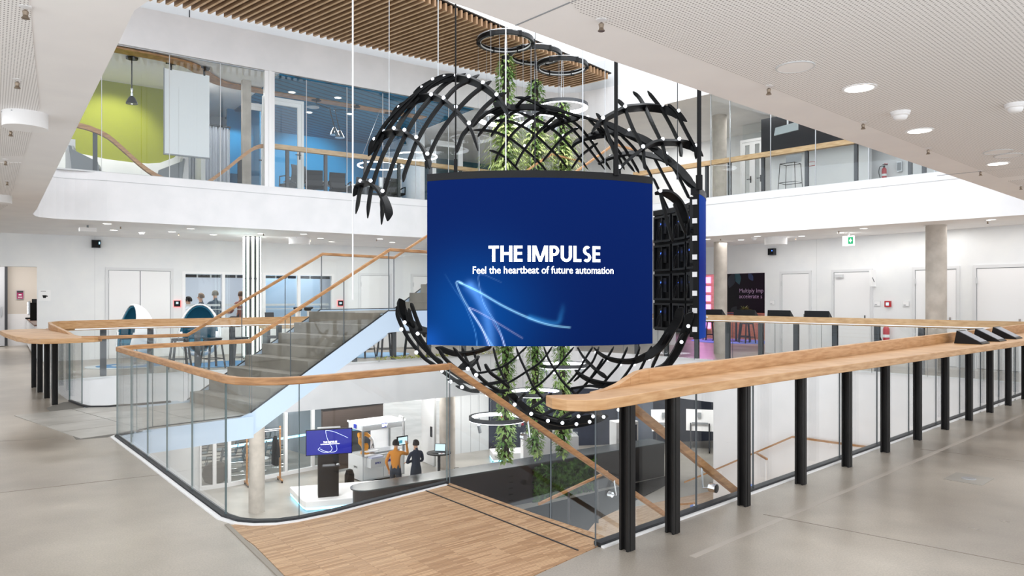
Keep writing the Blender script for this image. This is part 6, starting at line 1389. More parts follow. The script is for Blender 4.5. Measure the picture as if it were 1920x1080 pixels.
wav = [(-3.05, 4.15), (-2.9, 4.25), (-2.55, 4.55), (-2.2, 4.88), (-2.0, 5.05), (-1.85, 5.14), (-1.7, 5.18)]
t = thing('wavy_handrail', 'brown wooden handrail rising from the floor to the white mullion', 'handrail', GL(-2.3, -.25, 4.2), world=True)
put('rail', MB().sweep([tuple(v) for v in crom([GL(s, -.25, z) for s, z in wav], 3)], .09, .09), oak_h, t)
x, y, _ = GL(-2.25, -.28, 0); h_post(x, y, GL.ang, 4.2, 4.8, t, .08, .08, steel)
t = thing('upper_handrail', 'pale wooden handrail on grey posts behind the glass of the blue room', 'handrail', GL(2, -.25, 4.2), world=True)
put('rail', MB().sweep([GL(s, -.25, 5.2) for s in (-1.5, 2, 6)]+[(1.6, 21.6, 5.2)], .12, .11), oak_p, t)
for s in (-1.15, -.2, .85, 1.8, 2.75, 3.7): x, y, _ = GL(s, -.27, 0); h_post(x, y, GL.ang, 4.2, 5.15, t, .075, .075, steel2)
# wooden ceiling band
mb = MB(); band = [GL(s, o, 6.885) for s, o in ((-7.5, -.3), (-5, -.3), (-3.9, -.34), (-3.3, -.5), (-2.9, -.95), (-2.4, -1.5), (-1.6, -1.65), (0, -1.65), (3.3, -1.65))]
struct('trim_14', MB().sweep([tuple(v) for v in crom(band, 3)], .34, .04, zoff=-.03), oak_h)
t = thing('whiteboard', 'tall white hanging board behind the upper left glass', 'board', GL(-3.2, -.55, 4.9), world=True)
put('board', MB().fbox(GL, -3.78, -2.84, -.62, -.6, 4.83, 6.72), mat('board_white', '#e4e7ea', .5), t); put('edge_frame', MB().fbox(GL, -3.8, -3.78, -.63, -.59, 4.82, 6.73).fbox(GL, -3.8, -2.82, -.63, -.59, 4.8, 4.83), grey, t)
for s in (-3.65, -2.95): put('hanger', MB().fbox(GL, s-.02, s+.02, -.63, -.59, 6.7, 6.86).fbox(GL, s-.1, s+.1, -.66, -.5, 6.84, 6.88), black, t)
def pendant(label, p, z1, k=1):
    t = thing('pendant_lamp', label, 'lamp', (p[0], p[1], z1))
    put('shade', MB().lathe([(.12*k, 0), (.115*k, .03*k), (.07*k, .13*k), (.03*k, .17*k)], n=20), black_s, t, smooth=True); put('bulb', MB().lathe([(.02, -.0), (.05, .02), (.03, .07)], n=10), lampglow, t)
    put('knuckle', MB().lathe([(.03, .17), (.03, .23), (.02, .24), (.03, .3), (.028, .34)], n=10), chrome, t); put('cord', MB().tube([(0, 0, .3), (0, 0, 6.86-z1)], .012, 6), black, t); put('ceiling_rose', MB().lathe([(.12, 6.84-z1), (.12, 6.88-z1)], n=18), black, t)
pendant('black pendant lamp hanging in front of the lime wall', GL(-4.41, -.75, 0), 5.86)
spot('lime_spot', GL(-4.6, -1.5, 6.7), GL(-4.55, -3.1, 5.3), 110, 80, (1, 1, .9)); spot('blue_spot', GL(1.0, -3.6, 6.7), GL(1.3, -6.0, 5.5), 150, 75, (.9, .98, 1)); spot('blue_spot', GL(-1.4, -3.1, 6.6), GL(-1.4, -4.1, 5.7), 40, 60, (.9, .98, 1))
area('curtain_fill', GL(-2.4, -1.9, 6.85), (.8, .3), 9, (1, 1, 1), (0, 0, GL.ang)); area('lime_room_fill', GL(-5, -1.9, 6.8), (3, .3), 1.5, (1, 1, .95), (0, 0, GL.ang)); area('blue_room_fill', GL(1, -2.4, 6.8), (4, .4), 60, (.95, .98, 1), (0, 0, GL.ang))  # area lights added only to brighten the curtain, lime room and blue room
# lounge chairs
def lounge(label, p, rz):
    t = thing('lounge_chair', label, 'armchair', p, rz, 'grey lounge chairs of the lime room')
    put('seat', MB().box((0, .05, .36), (.66, .6, .16)), fabric_l, t, bevel=.05)
    mb = MB(); prof = [(-.30, .3), (-.34, .5), (-.36, .7), (-.40, .95)]
    for s, m, nm in ((0, fabric_l, 'backrest'), (-.07, fabric_g, 'outer_shell')):
        mb = MB()
        for (y0, z0), (y1, z1) in zip(prof, prof[1:]): mb.hexa([(-.33, y0+s, z0), (.33, y0+s, z0), (.33, y0+s+.06, z0), (-.33, y0+s+.06, z0), (-.28, y1+s, z1), (.28, y1+s, z1), (.28, y1+s+.06, z1), (-.28, y1+s+.06, z1)])
        put(nm, mb, m, t)
    for sx in (-1, 1): put('side', MB().hexa([(sx*.36-.03, -.38, .2), (sx*.36+.03, -.38, .2), (sx*.36+.03, .34, .2), (sx*.36-.03, .34, .2), (sx*.36-.03, -.42, .85), (sx*.36+.03, -.42, .85), (sx*.36+.03, .3, .5), (sx*.36-.03, .3, .5)]), fabric_g, t)
    put('foot', MB().lathe([(.25, 0), (.25, .02), (.03, .04), (.03, .28)], n=18), chrome, t)
    t.scale = (.72, .72, .72)
lounge('grey felt lounge chair at the left of the lime room', GL(-5.2, -1.3, 4.2), GL.ang-math.radians(100)); lounge('grey felt lounge chair at the right end of the white wave, near the curtain', GL(-3.5, -1.6, 4.2), GL.ang+math.radians(75))
struct('wall_upper', MB().fbox(GL, -5.6, -5.42, -1.6, -1.45, 4.2, 5.08).fbox(GL, -3.25, -3.12, -1.6, -1.45, 4.2, 5.12), white)
# curtain
mb = MB(); n = 70; pts = []
for i in range(n+1): s = -2.95+1.05*i/n; pts.append((s, -2.6+.045*math.sin(i*1.35)))
mb.v = [GL(s, o, 4.22) for s, o in pts]+[GL(s, o, 6.0) for s, o in pts]; mb.f = [(i, i+1, n+2+i, n+1+i) for i in range(n)]; mb.m = [0]*n
t = thing('curtain', 'grey pleated curtain between the lime room and the blue wall', 'curtain', GL(-2.5, -2.6, 4.2), world=True)
put('cloth', mb, curtain_m, t, smooth=True); put('rail', MB().fbox(GL, -3.0, -1.88, -2.63, -2.57, 6.03, 6.06), darkgrey, t)
for i in range(8): put('curtain_ring', MB().fbox(GL, -2.93+i*.145, -2.91+i*.145, -2.62, -2.58, 5.98, 6.04), darkgrey, t)
# blue room: office chairs, tables, arm lamps, ring reflections, board
def office_chair(label, p, rz):
    t = thing('office_chair', label, 'chair', p, rz, 'black office chairs in the blue room')
    put('seat', MB().box((0, .02, .46), (.5, .48, .07)), black, t, bevel=.02); mb = MB(); prof = [(-.22, .52), (-.27, .7), (-.27, .85), (-.24, .98)]
    for (y0, z0), (y1, z1) in zip(prof, prof[1:]): mb.hexa([(-.23, y0-.03, z0), (.23, y0-.03, z0), (.23, y0, z0), (-.23, y0, z0), (-.23, y1-.03, z1), (.23, y1-.03, z1), (.23, y1, z1), (-.23, y1, z1)])
    put('backrest', mb, mat_mesh, t)
    for sx in (-1, 1): put('armrest', MB().tube([(sx*.24, -.24, .62), (sx*.29, -.1, .68), (sx*.29, .15, .68), (sx*.27, .18, .45)], .018, 6), black, t)
    put('column', MB().tube([(0, 0, .1), (0, 0, .43)], .03, 8), darkgrey, t)
    for k in range(5): g = k*2*PI/5+.3; put('leg', MB().bar((0, 0, .11), (.3*math.cos(g), .3*math.sin(g), .06), .04, .03), darkgrey, t); put('caster', MB().tube([(.3*math.cos(g)-.02, .3*math.sin(g), .03), (.3*math.cos(g)+.02, .3*math.sin(g), .03)], .03, 8), black, t)
    return t
mat_mesh = mat('black_mesh', '#1b1c20', .8)
cps = [(-.3, -2.5, 20, 'first, cut by the white mullion'), (.32, -2.5, 160, 'second, behind the glass door frame'), (1.05, -2.5, 170, 'third, under the left arm lamp'), (2.1, -2.9, 190, 'fourth, beyond the table'), (2.75, -2.5, 175, 'fifth, in front of the whiteboard')]
oc0 = None
for s, o, a, l in cps:
    lab = 'black office chair in the blue room, '+l; p = GL(s, o, 4.2)
    if oc0 is None: oc0 = office_chair(lab, p, GL.ang+math.radians(a))
    else: dup(oc0, p, GL.ang+math.radians(a), lab)
for s, l in ((.6, 'left of the arm lamps'), (2.4, 'in front of the whiteboard')):
    t = thing('conference_table', 'grey conference table in the blue room, '+l, 'table', GL(s, -3.35, 4.2), GL.ang)
    put('tabletop', MB().box((0, 0, .73), (1.5, .75, .035)), lgrey, t)
    for x in (-.65, .65): put('leg', MB().box((x, 0, .36), (.06, .6, .7)), darkgrey, t)
t = thing('flipchart', 'white flip board standing in the blue room behind the office chairs', 'board', GL(3.35, -4.0, 4.2), GL.ang)
put('board', MB().box((0, 0, .72), (.75, .03, .95)), wpaint, t); put('edge_frame', MB().box((0, .02, .72), (.8, .02, 1.0)), grey, t)
for x in (-.36, .36): put('leg', MB().bar((x, .05, .3), (x, .2, 0), .03, .03), grey, t)
def arm_lamp(label, p, tip, drop):
    t = thing('arm_lamp', label, 'lamp', (p[0], p[1], 6.84), world=True); x, y = p[:2]; a = (tip[0], tip[1], 6.7); b = (tip[0]+.12, tip[1]+.05, 6.7-drop)
    put('ceiling_rose', MB().lathe([(.13, -.02), (.13, .02)], (x, y, 6.85), 18), black, t); put('arm', MB().tube([(x, y, 6.84), (x, y, 6.74), a, b], .014, 6), black, t); put('joint', MB().lathe([(.025, -.03), (.025, .03)], a, 10), chrome, t)
    put('shade', MB().lathe([(.13, -.2), (.12, -.16), (.06, -.05), (.03, 0)], b, 18), chrome, t, smooth=True); put('bulb', MB().lathe([(.03, -.19), (.05, -.15), (.02, -.1)], b, 10), lampglow, t)
arm_lamp('black articulated ceiling lamp with chrome shade, left one in the blue room', GL(.05, -1.6, 0), GL(.45, -1.7, 0), .5); arm_lamp('black articulated ceiling lamp with chrome shade, middle one in the blue room', GL(1.15, -1.6, 0), GL(.62, -1.75, 0), .55); arm_lamp('black articulated ceiling lamp behind the left lobe of the lattice', GL(2.2, -1.7, 0), GL(2.55, -1.8, 0), .5)
for i, (s, o, R, z) in enumerate(((1.85, -1.5, .62, 5.27), (2.95, -1.5, .6, 5.66))):  # glowing rings added in place of the plant rings' reflections in the glass
    p = GL(s, o, z); t = thing('ring_reflection', 'thin glowing white ring standing in for a glass reflection, upper left room, '+('lower left one' if i == 0 else 'upper one near the white door'), 'ring light', p, world=True)
    put('ring', MB().ring(p, R, .03, .03, 48), led, t); put('wire', MB().tube([p[:2]+(6.86,), (p[0]+R, p[1], z)], .004, 4).tube([p[:2]+(6.86,), (p[0]-R, p[1], z)], .004, 4), alu, t)
for i, (s, o) in enumerate(((-.7, -1.3), (-1.1, -3.0), (.35, -3.0), (.45, -1.1), (1.35, -2.5), (-5.7, -2.2), (2.6, -2.6))): p = GL(s, o, 0); downlight(p[0], p[1], f'small bright downlight in the upper left rooms, {ORD[i]} of them', 'upper room downlights', .09, 6.86 if s > -1.5 else 6.9)
p = GL(.25, -2.4, 0); t = thing('ceiling_speaker', 'flush pale round speaker in the blue room ceiling', 'speaker', (p[0], p[1], 6.86)); put('grille', MB().lathe([(.16, -.008), (.15, 0)], n=30), lgrey, t); put('rim', MB().ring((0, 0, -.004), .16, .012, .012, 30), wpaint, t)
# ================================================================== upper level, right
t = thing('glass_facade', 'glass panes along the upper right gallery edge with thin joints', 'glass facade', GR(3, 0, 4.2), world=True)
js = [.18, .73, 1.82, 2.92, 4.1, 5.4, 7.2]
for a, b in zip(js, js[1:]): put('pane', MB().fbox(GR, a+.006, b-.006, -.09, -.075, 4.2, 6.9), [glass_u], t)
for s in js: put('joint', MB().fbox(GR, s-.008, s+.008, -.095, -.07, 4.2, 6.9), alu, t)
put('base_channel', MB().fbox(GR, -2, 7.4, -.11, -.05, 4.19, 4.22), lgrey, t)
t = thing('upper_handrail', 'oak handrail on grey posts along the upper right gallery', 'handrail', GR(3, -.25, 4.2), world=True)
put('rail', MB().sweep([GR(s, -.25, 5.15) for s in (-2.4, 2, 5.0)], .14, .12), oak_p, t)
for s in (-.05, .61, 1.53, 2.63, 3.76, 4.88, 5.15): x, y, _ = GR(s, -.27, 0); h_post(x, y, GR.ang, 4.2, 5.1, t, .075, .075, steel2)
def wire_stool(label, p, rz):
    t = thing('wire_stool', label, 'stool', p, rz); mb = MB(); H_ = .78
    for sx in (-1, 1):
        for sy in (-1, 1): put('leg', MB().tube([(sx*.19, sy*.17, H_), (sx*.23, sy*.21, 0)], .008, 6), black, t)
    for z, k in ((H_, 0), (.3, .025)):
        c = [(sx*(.19+k), sy*(.17+k), z) for sx, sy in ((-1, -1), (1, -1), (1, 1), (-1, 1), (-1, -1))]; put('seat_frame' if z == H_ else 'footrest', MB().tube(c, .008, 6), black, t)
    put('backrest', MB().slabq([(-.2, .18, H_+.06), (.2, .18, H_+.06), (.2, .2, H_+.26), (-.2, .2, H_+.26)], .012), grey, t)
wire_stool('black wire bar stool with grey back on the upper right gallery', GR(1.88, -1.0, 4.2), GR.ang)
t = thing('display_screen', 'pale tilted display under the dark acoustic wall of the upper right gallery', 'display', GR(1.5, -1.6, 6.0), world=True)
put('screen', MB().slabq([GR(1.16, -1.6, 5.9), GR(1.8, -1.6, 5.95), GR(1.8, -1.6, 6.16), GR(1.2, -1.6, 6.1)], .05), mat('display_pale', '#b9c4c8', .3), t); put('arm', MB().tube([GR(1.5, -1.65, 6.1), GR(1.5, -1.65, 6.9)], .02, 6), alu, t)
UW = frame(GR(0, -5.0, 0)[:2], GR.d); UV = frame(GR(0, -3.1, 0)[:2], GR.d)
t = wall_box('safety_sign', 'white sign with red border low on the upper right wall', 'sign', UV, 1.5, 5.3, .22, .12, .01, red, .8, wpaint)
t = wall_box('soap_dispenser', 'grey wall dispenser right of the upper fire extinguisher', 'dispenser', frame(GR(0, -3.6, 0)[:2], GR.d), 3.6, 5.0, .12, .26, .1, alu, .8, grey)
struct('wall_upper', MB().fbox(GR, 2.2, 7.5, -3.75, -3.6, 4.2, 6.9), wallw)
t = wall_box('light_switch', 'white triple light switch on the upper right wall', 'switch', frame(GR(0, -3.6, 0)[:2], GR.d), 2.85, 5.05, .08, .26, .012, wpaint, .8, lgrey)
# ================================================================== lower hall
t = thing('glass_partition', 'white framed glass partition of the lower meeting room', 'glass partition', LB(1, 0, -4.2), world=True)
def bay(F, a, b, pth_o=0):
    put('frame', MB().fbox(F, a, a+.05, -.05, .05, -4.2, -1.1).fbox(F, b-.05, b, -.05, .05, -4.2, -1.1).fbox(F, a+.05, b-.05, -.05, .05, -4.2, -4.08).fbox(F, a+.05, b-.05, -.05, .05, -1.2, -1.1), wpaint, t)
    put('pane', MB().fbox(F, a+.05, b-.05, -.008, .008, -4.08, -1.2), glass_u, t)
for a, b in ((.0, .42), (.42, .85)): bay(frame((-9.4, 21.5), (.84, .543)), a, b)
for a, b in ((0, 1.0), (1.0, 1.9), (1.9, 2.9), (2.9, 3.9), (3.9, 4.9), (4.9, 5.8)): bay(LB, a, b)
put('light_line', MB().fbox(LB, 1.0, 3.9, -2.0, -1.95, -3.45, -3.38), led_cy, t)
def side_chair(label, p, rz):
    t = thing('visitor_chair', label, 'chair', p, rz, 'grey visitor chairs behind the lower partition')
    g_ = mat_vis; put('seat', MB().box((0, .02, .46), (.46, .46, .05)), g_, t, bevel=.015); put('backrest', MB().hexa([(-.22, -.23, .5), (.22, -.23, .5), (.22, -.2, .5), (-.22, -.2, .5), (-.22, -.32, .92), (.22, -.32, .92), (.22, -.29, .92), (-.22, -.29, .92)]), g_, t)
    for sx in (-1, 1): put('runner', MB().tube([(sx*.24, -.2, .44), (sx*.24, .22, .44), (sx*.24, .26, .02), (sx*.24, -.25, .02)], .012, 6), chrome, t); put('armrest', MB().tube([(sx*.25, -.22, .66), (sx*.25, .18, .66), (sx*.24, .22, .46)], .016, 6), darkgrey, t)
    return t
mat_vis = mat('visitor_grey', '#59656a', .8)
v0 = None; k = 0
for r in range(3):
    for c in range(4):
        p = LB(.1+c*.75+r*.2, -1.3-r*.95, -4.2); lab = f'grey visitor chair with chrome runners, {ORD[r]} row, {ORD[c]} from the left'
        if v0 is None: v0 = side_chair(lab, p, LB.ang+1.2)
        else: dup(v0, p, LB.ang+1.2, lab)
p = LA(-.0+.9, -.45, -4.2)
t = thing('pouf', 'grey round seat ball behind the lower glass partition', 'pouf', LA(.55, -.55, -4.2)); put('cushion', MB().lathe([(.12, 0), (.32, .1), (.4, .32), (.34, .55), (.15, .68), (.02, .7)], n=24), mat('pouf_grey', '#54504c', .9), t, smooth=True); put('seam', MB().ring((0, 0, .32), .4, .012, .012, 24), darkgrey, t)
t = thing('side_table', 'small round grey side table behind the lower partition', 'table', LB(1.3, -.55, -4.2)); put('tabletop', MB().lathe([(.28, .55), (.28, .57)], n=24), lgrey, t); put('post', MB().tube([(0, 0, 0), (0, 0, .55)], .02, 8), grey, t); put('foot', MB().lathe([(.18, 0), (.18, .012)], n=20), grey, t)
# coat rack
t = thing('coat_rack', 'wooden coat rack on casters with hangers behind the concrete column', 'coat rack', (-7.75, 22.3, -4.2), .55)
for x in (-.5, .5):
    f = put('side_frame', MB().bar((x, 0, .08), (x, 0, 1.75), .05, .05).bar((x, -.28, .08), (x, .28, .08), .05, .05), oak_h, t)
    for y in (-.26, .26): put('caster', MB().tube([(x-.02, y, .035), (x+.02, y, .035)], .035, 10), black, f)
put('rail', MB().tube([(-.5, .08, 1.6), (.5, .08, 1.6)], .014, 6).tube([(-.5, -.08, 1.68), (.5, -.08, 1.68)], .014, 6).tube([(-.5, 0, .55), (.5, 0, .55)], .012, 6), alu, t)
for i in range(6):
    x = -.4+i*.15; put('hanger', MB().tube([(x, .0, 1.6), (x, 0, 1.52), (x, -.16, 1.42), (x, .16, 1.42), (x, 0, 1.52)], .007, 5), black, t)
def coat(label, x, m):
    q_ = Matrix.Rotation(.55, 3, 'Z') @ Vector((x, 0, 0)); t = thing('coat', label, 'coat', (-7.75+q_.x, 22.3+q_.y, -4.2), .55); mb = MB(); n = 12
    for z, w_, d in ((.55, .24, .1), (.75, .23, .1), (1.0, .2, .085), (1.25, .2, .08), (1.38, .17, .06), (1.44, .06, .04)):
        for k_ in range(n): g = 2*PI*k_/n; mb.v.append((d*math.cos(g)*(1+.15*math.sin(3*g)), w_*math.sin(g), z))
    for j in range(5):
        for k_ in range(n): q2 = (k_+1) % n; mb.f.append((j*n+k_, j*n+q2, (j+1)*n+q2, (j+1)*n+k_)); mb.m.append(0)
    put('body', mb, m, t, smooth=True)
    for sy in (-1, 1): put('sleeve', MB().tube([(0, sy*.17, 1.36), (.02, sy*.25, 1.1), (.03, sy*.27, .82)], [.05, .055, .05], 8), m, t, smooth=True)
coat('long black coat at the right end of the coat rack', .36, black); coat('dark grey jacket hanging left of the black coat', -.12, darkgrey)
# plinth, stand with screen
PT = frame((-5.63, 19.36), (.95, .31))
t = thing('plinth', 'white low plinth with cyan glow under its edge, carrying the screen stand', 'plinth', PT(.6, -.6, -4.2), world=True)
put('body', MB().prism([PT(-.05, -.25, 0)[:2], PT(.05, -.03, 0)[:2], PT(.3, 0, 0)[:2], PT(2.6, 0, 0)[:2], PT(2.6, -1.7, 0)[:2], PT(-.35, -1.75, 0)[:2]], -4.12, -3.93), wpaint, t, bevel=.02)
put('glow_strip', MB().prism([PT(-.03, -.25, 0)[:2], PT(.06, -.02, 0)[:2], PT(.3, .012, 0)[:2], PT(2.55, .012, 0)[:2], PT(2.5, -1.6, 0)[:2], PT(-.33, -1.7, 0)[:2]], -4.17, -4.12), led_cy, t); put('foot', MB().prism([PT(.0, -.25, 0)[:2], PT(.1, -.07, 0)[:2], PT(2.5, -.05, 0)[:2], PT(2.5, -1.6, 0)[:2], PT(-.25, -1.6, 0)[:2]], -4.2, -4.17), grey, t)
TF = frame((-5.36, 19.75), (.95, .31))
t = thing('screen_stand', 'black pedestal with keyboard shelf on the white plinth', 'stand', TF(.3, -.2, -3.93), world=True)
put('pedestal', MB().fbox(TF, 0, .56, -.3, 0, -3.93, -2.3), black_s, t, bevel=.01); put('shelf', MB().fbox(TF, .1, .58, 0, .2, -3.05, -3.03), darkgrey, t); put('mouse', MB().box(TF(.52, .1, -3.01), (.06, .1, .03)), lgrey, t); put('keyboard', MB().fbox(TF, .12, .44, .03, .16, -3.03, -3.01), grey, t)
t = thing('wall_screen', 'wide blue screen with white light trails on the black pedestal', 'screen', TF(.3, .05, -2.7), world=True)
put('housing', MB().fbox(TF, -.33, .92, .02, .08, -2.74, -2.03), black, t); put('display', MB().fbox(TF, -.31, .9, .08, .086, -2.72, -2.05), scr_b, t); put('camera_bar', MB().fbox(TF, -.02, .6, -.02, .06, -2.01, -1.98), lgrey, t)
lt = [[(.2, .66), (.22, .5), (.3, .3), (.37, .15), (.3, .06), (.15, .06), (.0, .14), (.05, .2)], [(.2, .66), (.4, .62), (.65, .5), (.8, .42)], [(.05, .16), (.2, .08), (.4, .05), (.5, .1), (.48, .25)]]
for l in lt: put('light_trail', MB().tube([TF(x, .09, -2.72+y) for x, y, _ in crom([(a, b, 0) for a, b in l], 5)], .004, 5), mat('trail_glow', '#ffffff', .5, emit='#9db4ff', es=1.4), t)
put('lettering', onwall(glyph_text('THE IMPULSE', .05, .2, .12), TF, .32, .1, -2.41), txt_w, t, label='white words THE IMPULSE on the lower screen'); put('lettering', onwall(text_mb('Feel the heartbeat of future automation', .032, .0008, 'CENTER'), TF, .32, .1, -2.45), txt_w, t, label='thin white line of text under the heading')
# robot cell
CF = frame((-4.66, 22.3), (.76, .65)); zc = -4.2
t = thing('robot_cell', 'white framed robot cell with lit roof edge and glass sides', 'machine', CF(.75, -.45, zc), world=True)
put('cabinet', MB().fbox(CF, 0, 1.53, -.95, 0, zc+.05, zc+.82), lgrey, t, bevel=.008)
for s in (.03, .75): put('cabinet_door', MB().fbox(CF, s, s+.7, 0, .012, zc+.1, zc+.78), wpaint, t)
put('foot', MB().fbox(CF, .1, 1.45, -.85, -.1, zc, zc+.05), darkgrey, t)
for s, o in ((0, 0), (1.47, 0), (0, -.89), (1.47, -.89)): put('frame_post', MB().fbox(CF, s, s+.06, o-.06, o, zc+.82, zc+1.84), alu, t)
put('roof', MB().fbox(CF, 0, 1.53, -.95, .01, zc+1.62, zc+1.84), lgrey, t); put('roof_light', MB().fbox(CF, -.012, 1.54, .01, .03, zc+1.81, zc+1.85).fbox(CF, -.03, -.0, -.95, .03, zc+1.81, zc+1.85), led, t)
put('back_panel', MB().fbox(CF, .06, .8, -.95, -.93, zc+.82, zc+1.62), darkgrey, t); put('back_panel', MB().fbox(CF, .8, 1.47, -.95, -.93, zc+.82, zc+1.62), wpaint, t); put('pane', MB().fbox(CF, .0, .012, -.89, -.06, zc+.82, zc+1.62), glass, t)
put('inner_light', MB().fbox(CF, .7, 1.4, -.5, -.35, zc+1.6, zc+1.62), led2, t); area('cell_lamp', CF(.9, -.4, zc+1.58), (.6, .3), 4, (1, 1, 1), (0, 0, CF.ang))
put('drawer', MB().fbox(CF, .12, .62, .012, .3, zc+.5, zc+.78), lgrey, t); put('tray', MB().fbox(CF, .16, .58, .04, .28, zc+.78, zc+.83), mat('clear_tray', '#c6cbe0', .3), t); put('shelf', MB().fbox(CF, .1, .55, -.1, .05, zc+.95, zc+.98), wpaint, t); put('worktop', MB().fbox(CF, .5, 1.4, -.6, -.1, zc+.82, zc+.88), alu, t)
put('logo_plate', MB().fbox(CF, .68, .86, .012, .02, zc+1.66, zc+1.8), txt_bl, t); put('logo_plate', MB().fbox(CF, -.02, -.012, -.55, -.38, zc+1.66, zc+1.8), txt_bl, t)
put('lettering', onwall(text_mb('EPF', .13, .004, 'CENTER'), CF, .77, .024, zc+1.685), txt_w, t, label='white letters on the blue roof badge'); put('lettering', onwall(text_mb('SIPEX', .09, .003, 'CENTER'), CF, .37, .304, zc+.61), txt_bl, t, label='blue letters on the drawer front'); put('badge', MB().fbox(CF, .9, 1.0, .012, .018, zc+.55, zc+.63), txt_bl, t)
CS_ = frame(CF(-.014, -.1, 0)[:2], (.65, -.76)); put('lettering', local_text(text_mb('SIPEX', .1, .002, 'CENTER'), CF(-.004, -.45, zc+.4), math.atan2(-.76, .65)), txt_d, t, label='dark letters on the cabinet side')
ar = put('support_arm', MB().tube([CF(1.4, -.1, zc+1.84), CF(1.4, -.1, zc+1.95), CF(1.35, .2, zc+1.95), CF(1.35, .2, zc+1.35)], .03, 8), wpaint, t)
put('touch_screen', MB().fbox(CF, 1.12, 1.52, .17, .22, zc+1.05, zc+1.34), black, t); put('screen_picture', MB().fbox(CF, 1.15, 1.49, .22, .224, zc+1.08, zc+1.31), scr_w, t); put('screen_detail', MB().fbox(CF, 1.18, 1.3, .224, .226, zc+1.12, zc+1.22), mat('scr_teal', '#3a8aa0', .5, emit='#3a8aa0', es=.5), t)
t = thing('industrial_robot', 'yellow-orange articulated robot arm inside the lit cell', 'robot', CF(.22, -.42, zc+.84), world=True)
P3 = lambda s, o, z: Vector(CF(s, o, zc+z))
put('base', MB().lathe([(.14, 0), (.14, .06), (.1, .1), (.1, .22)], CF(.3, -.4, zc+.82), 18), orange, t, smooth=True); put('shoulder', MB().tube([P3(.22, -.4, 1.05), P3(.38, -.4, 1.05)], .1, 14), orange, t, smooth=True)
put('lower_arm', MB().tube([P3(.28, -.4, 1.05), P3(.14, -.4, 1.2), P3(.14, -.4, 1.42)], [.085, .075, .07], 12), orange, t, smooth=True); put('elbow', MB().tube([P3(.06, -.38, 1.44), P3(.24, -.38, 1.44)], .085, 14), orange, t, smooth=True)
put('forearm', MB().tube([P3(.16, -.38, 1.46), P3(.34, -.36, 1.44), P3(.46, -.36, 1.34)], [.075, .065, .05], 12), orange, t, smooth=True); put('wrist', MB().tube([P3(.44, -.36, 1.36), P3(.54, -.36, 1.24), P3(.56, -.36, 1.12)], [.055, .05, .04], 10), wpaint, t, smooth=True)
put('gripper', MB().tube([P3(.56, -.36, 1.12), P3(.56, -.36, 1.04)], .035, 8).fbox(CF, .52, .54, -.38, -.34, zc+.96, zc+1.06).fbox(CF, .58, .6, -.38, -.34, zc+.96, zc+1.06), grey, t)
t = thing('display_board', 'dark brown display wall behind the robot cell', 'partition', CF(.8, -1.9, zc), world=True)
put('panel', MB().fbox(CF, -.5, 1.75, -1.85, -1.75, zc+.1, zc+2.1), mat('dark_brown_board', '#3f332d', .6), t); put('top_edge', MB().fbox(CF, -.5, 1.75, -1.87, -1.73, zc+2.1, zc+2.2), black, t)
for s in (-.3, 1.5): put('foot', MB().fbox(CF, s, s+.08, -2.1, -1.5, zc, zc+.06), black, t)
t = thing('backpack', 'black backpack leaning on the left side of the robot cell', 'bag', (-5.05, 22.2, -4.2), .4); put('bag', MB().lathe([(.1, 0), (.15, .05), (.15, .3), (.1, .45), (.03, .48)], n=14, sy=.7), black, t, smooth=True); put('strap', MB().tube([(-.05, -.12, .42), (-.1, -.2, .2), (-.16, -.2, .02)], .015, 5), black, t)
t = thing('bag', 'dark shoulder bag on the floor beside the round high table', 'bag', (-1.75, 22.6, -4.2), .3); put('bag', MB().box((0, 0, .16), (.38, .18, .3)), darkgrey, t, bevel=.05); put('handle', MB().tube([(-.1, 0, .3), (-.06, 0, .42), (.06, 0, .42), (.1, 0, .3)], .012, 6), black, t)
t = thing('round_high_table', 'round black high table with a laptop right of the two men', 'table', (-2.22, 21.7, -4.2)); put('tabletop', MB().lathe([(.37, 1.07), (.37, 1.1)], n=28), black, t); put('post', MB().tube([(0, 0, .02), (0, 0, 1.07)], .045, 12), darkgrey, t); put('foot', MB().lathe([(.28, 0), (.28, .02)], n=24), darkgrey, t)
t = thing('laptop', 'open laptop with pale screen on the round black table', 'laptop', (-2.2, 21.75, -3.1), -.15); put('keyboard_deck', MB().box((0, -.08, .01), (.34, .24, .018)), darkgrey, t); put('lid', MB().slabq([(-.17, .04, .02), (.17, .04, .02), (.17, .1, .24), (-.17, .1, .24)], .012), darkgrey, t); put('screen', MB().slabq([(-.155, .03, .035), (.155, .03, .035), (.155, .088, .225), (-.155, .088, .225)], .004), scr_w, t)
t = thing('booklet', 'white booklet with a red heart mark on the round black table', 'booklet', (-2.12, 21.5, -3.098), .3); put('cover', MB().box((0, 0, .006), (.18, .13, .012)), wpaint, t); put('mark', MB().lathe([(.03, .012), (.03, .014)], n=12), red, t)
# door leaf standing open in the lower hall
DF = frame((-3.15, 25.3), (.55, -.83)); t = thing('door_leaf', 'white door leaf standing open behind the round high table', 'door', DF(.4, 0, -4.2), world=True)
put('leaf', MB().fbox(DF, 0, .95, 0, .06, -4.18, -1.6), wpaint, t); put('edge', MB().fbox(DF, .95, 1.0, -.01, .07, -4.18, -1.6), lgrey, t); put('handle', MB().fbox(DF, .72, .84, .06, .09, -3.2, -2.85), darkgrey, t)
struct('door_13', MB().fbox(LC, -.3, -.2, -.2, .05, -4.2, -1.1).fbox(LC, .6, .75, -.2, .05, -4.2, -1.1), wpaint)
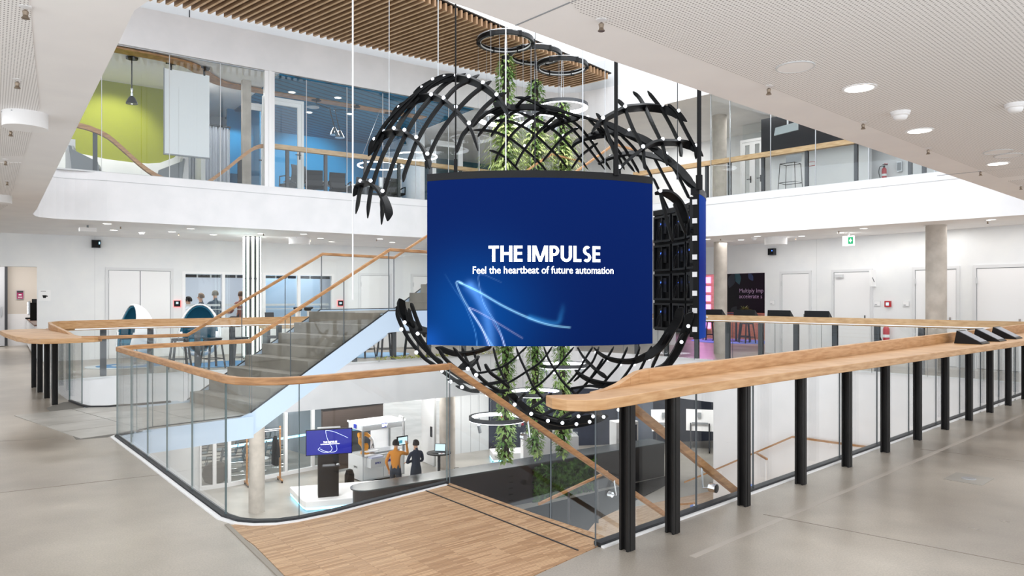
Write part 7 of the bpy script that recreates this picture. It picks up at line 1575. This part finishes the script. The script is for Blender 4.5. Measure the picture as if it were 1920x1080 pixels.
# second plinth, showcase, cabinets, boards on the right
t = thing('plinth', 'white low plinth with cyan glow behind the first plant column', 'plinth', (-.1, 25.6, -4.2), .18)
put('body', MB().box((.3, 0, .2), (1.9, .9, .24)), wpaint, t, bevel=.02); put('glow_strip', MB().box((.3, 0, .05), (1.88, .88, .04)), led_cy, t); put('foot', MB().box((.3, 0, .015), (1.7, .7, .03)), grey, t)
t = thing('showcase', 'white showcase counter with glass top full of exhibits behind the middle plant column', 'showcase', (1.25, 24.0, -4.2), .1)
put('counter', MB().box((0, 0, .6), (1.85, .8, 1.2)), wpaint, t, bevel=.01); put('glass_hood', MB().box((0, 0, 1.42), (1.8, .75, .42)), glass, t)
rnd = random.Random(4)
for k in range(14): put('exhibit', MB().box((-.8+k*.12, rnd.uniform(-.2, .2), 1.28), (.08, .1, rnd.uniform(.08, .22))), (alu, txt_bl, darkgrey, wpaint, orange)[k % 5], t)
t = wall_box('info_screen', 'upright blue information screen on the navy lower wall', 'screen', LD, 5.05, -2.05, .38, .85, .06, black, .94, scr_b); put('text_block', MB().fbox(LD, 4.92, 5.0, .068, .07, -2.4, -2.0), scr_w, t)
t = wall_box('info_screen', 'small picture screen on the navy wall behind the lattice bottom', 'screen', LD, 2.5, -1.95, .3, .35, .05, lgrey, .9, scr_b)
for k, (s, z) in enumerate(((.75, -1.6), (.85, -2.0), (.7, -1.85))): struct('trim_15', MB().add([LD(s, .006, z), LD(s+.4, .006, z+.05), LD(s+.3, .006, z+.32)], [(0, 1, 2)]), txt_bl)
t = thing('glass_cabinet', 'white framed cabinet with dark glass right of the moss panel', 'cabinet', (3.85, 24.6, -4.2), .35); put('carcass', MB().box((0, 0, .78), (.85, .5, 1.56)), wpaint, t, bevel=.01); put('door', MB().box((.04, -.26, .8), (.62, .03, 1.3)), mat('dark_glass', '#474c57', .2), t); put('ornament', MB().box((.2, 0, 1.6), (.2, .1, .06)), mat('teal_ornament', '#2f6f68', .5), t)
def flip_board(label, x, y, rz, k):
    t = thing('folding_board', label, 'board', (x, y, -4.2), rz, 'white boards on casters'); put('board', MB().slabq([(-.6*k, 0, .75), (.6*k, 0, .75), (.6*k, .1, 1.55), (-.6*k, .1, 1.55)], .03), wpaint, t); put('back_bracket', MB().box((0, -.05, 1.05), (.7*k, .04, .06)).box((-.02, -.02, 1.35), (.14, .04, .2)), grey, t)
    for sx in (-1, 1):
        l = put('leg', MB().bar((sx*.4*k, -.04, 1.05), (sx*.4*k, -.1, .1), .05, .05).bar((sx*.4*k, -.4, .09), (sx*.4*k, .3, .09), .05, .04), darkgrey, t)
        for y_ in (-.38, .28): put('caster', MB().tube([(sx*.4*k-.02, y_, .035), (sx*.4*k+.02, y_, .035)], .035, 8), black, l)
flip_board('white board on casters, larger one next to the white wall corner', 7.1, 27.0, -.25, .85); flip_board('white board on casters, smaller one half behind the second black post', 5.75, 27.0, .1, .8)
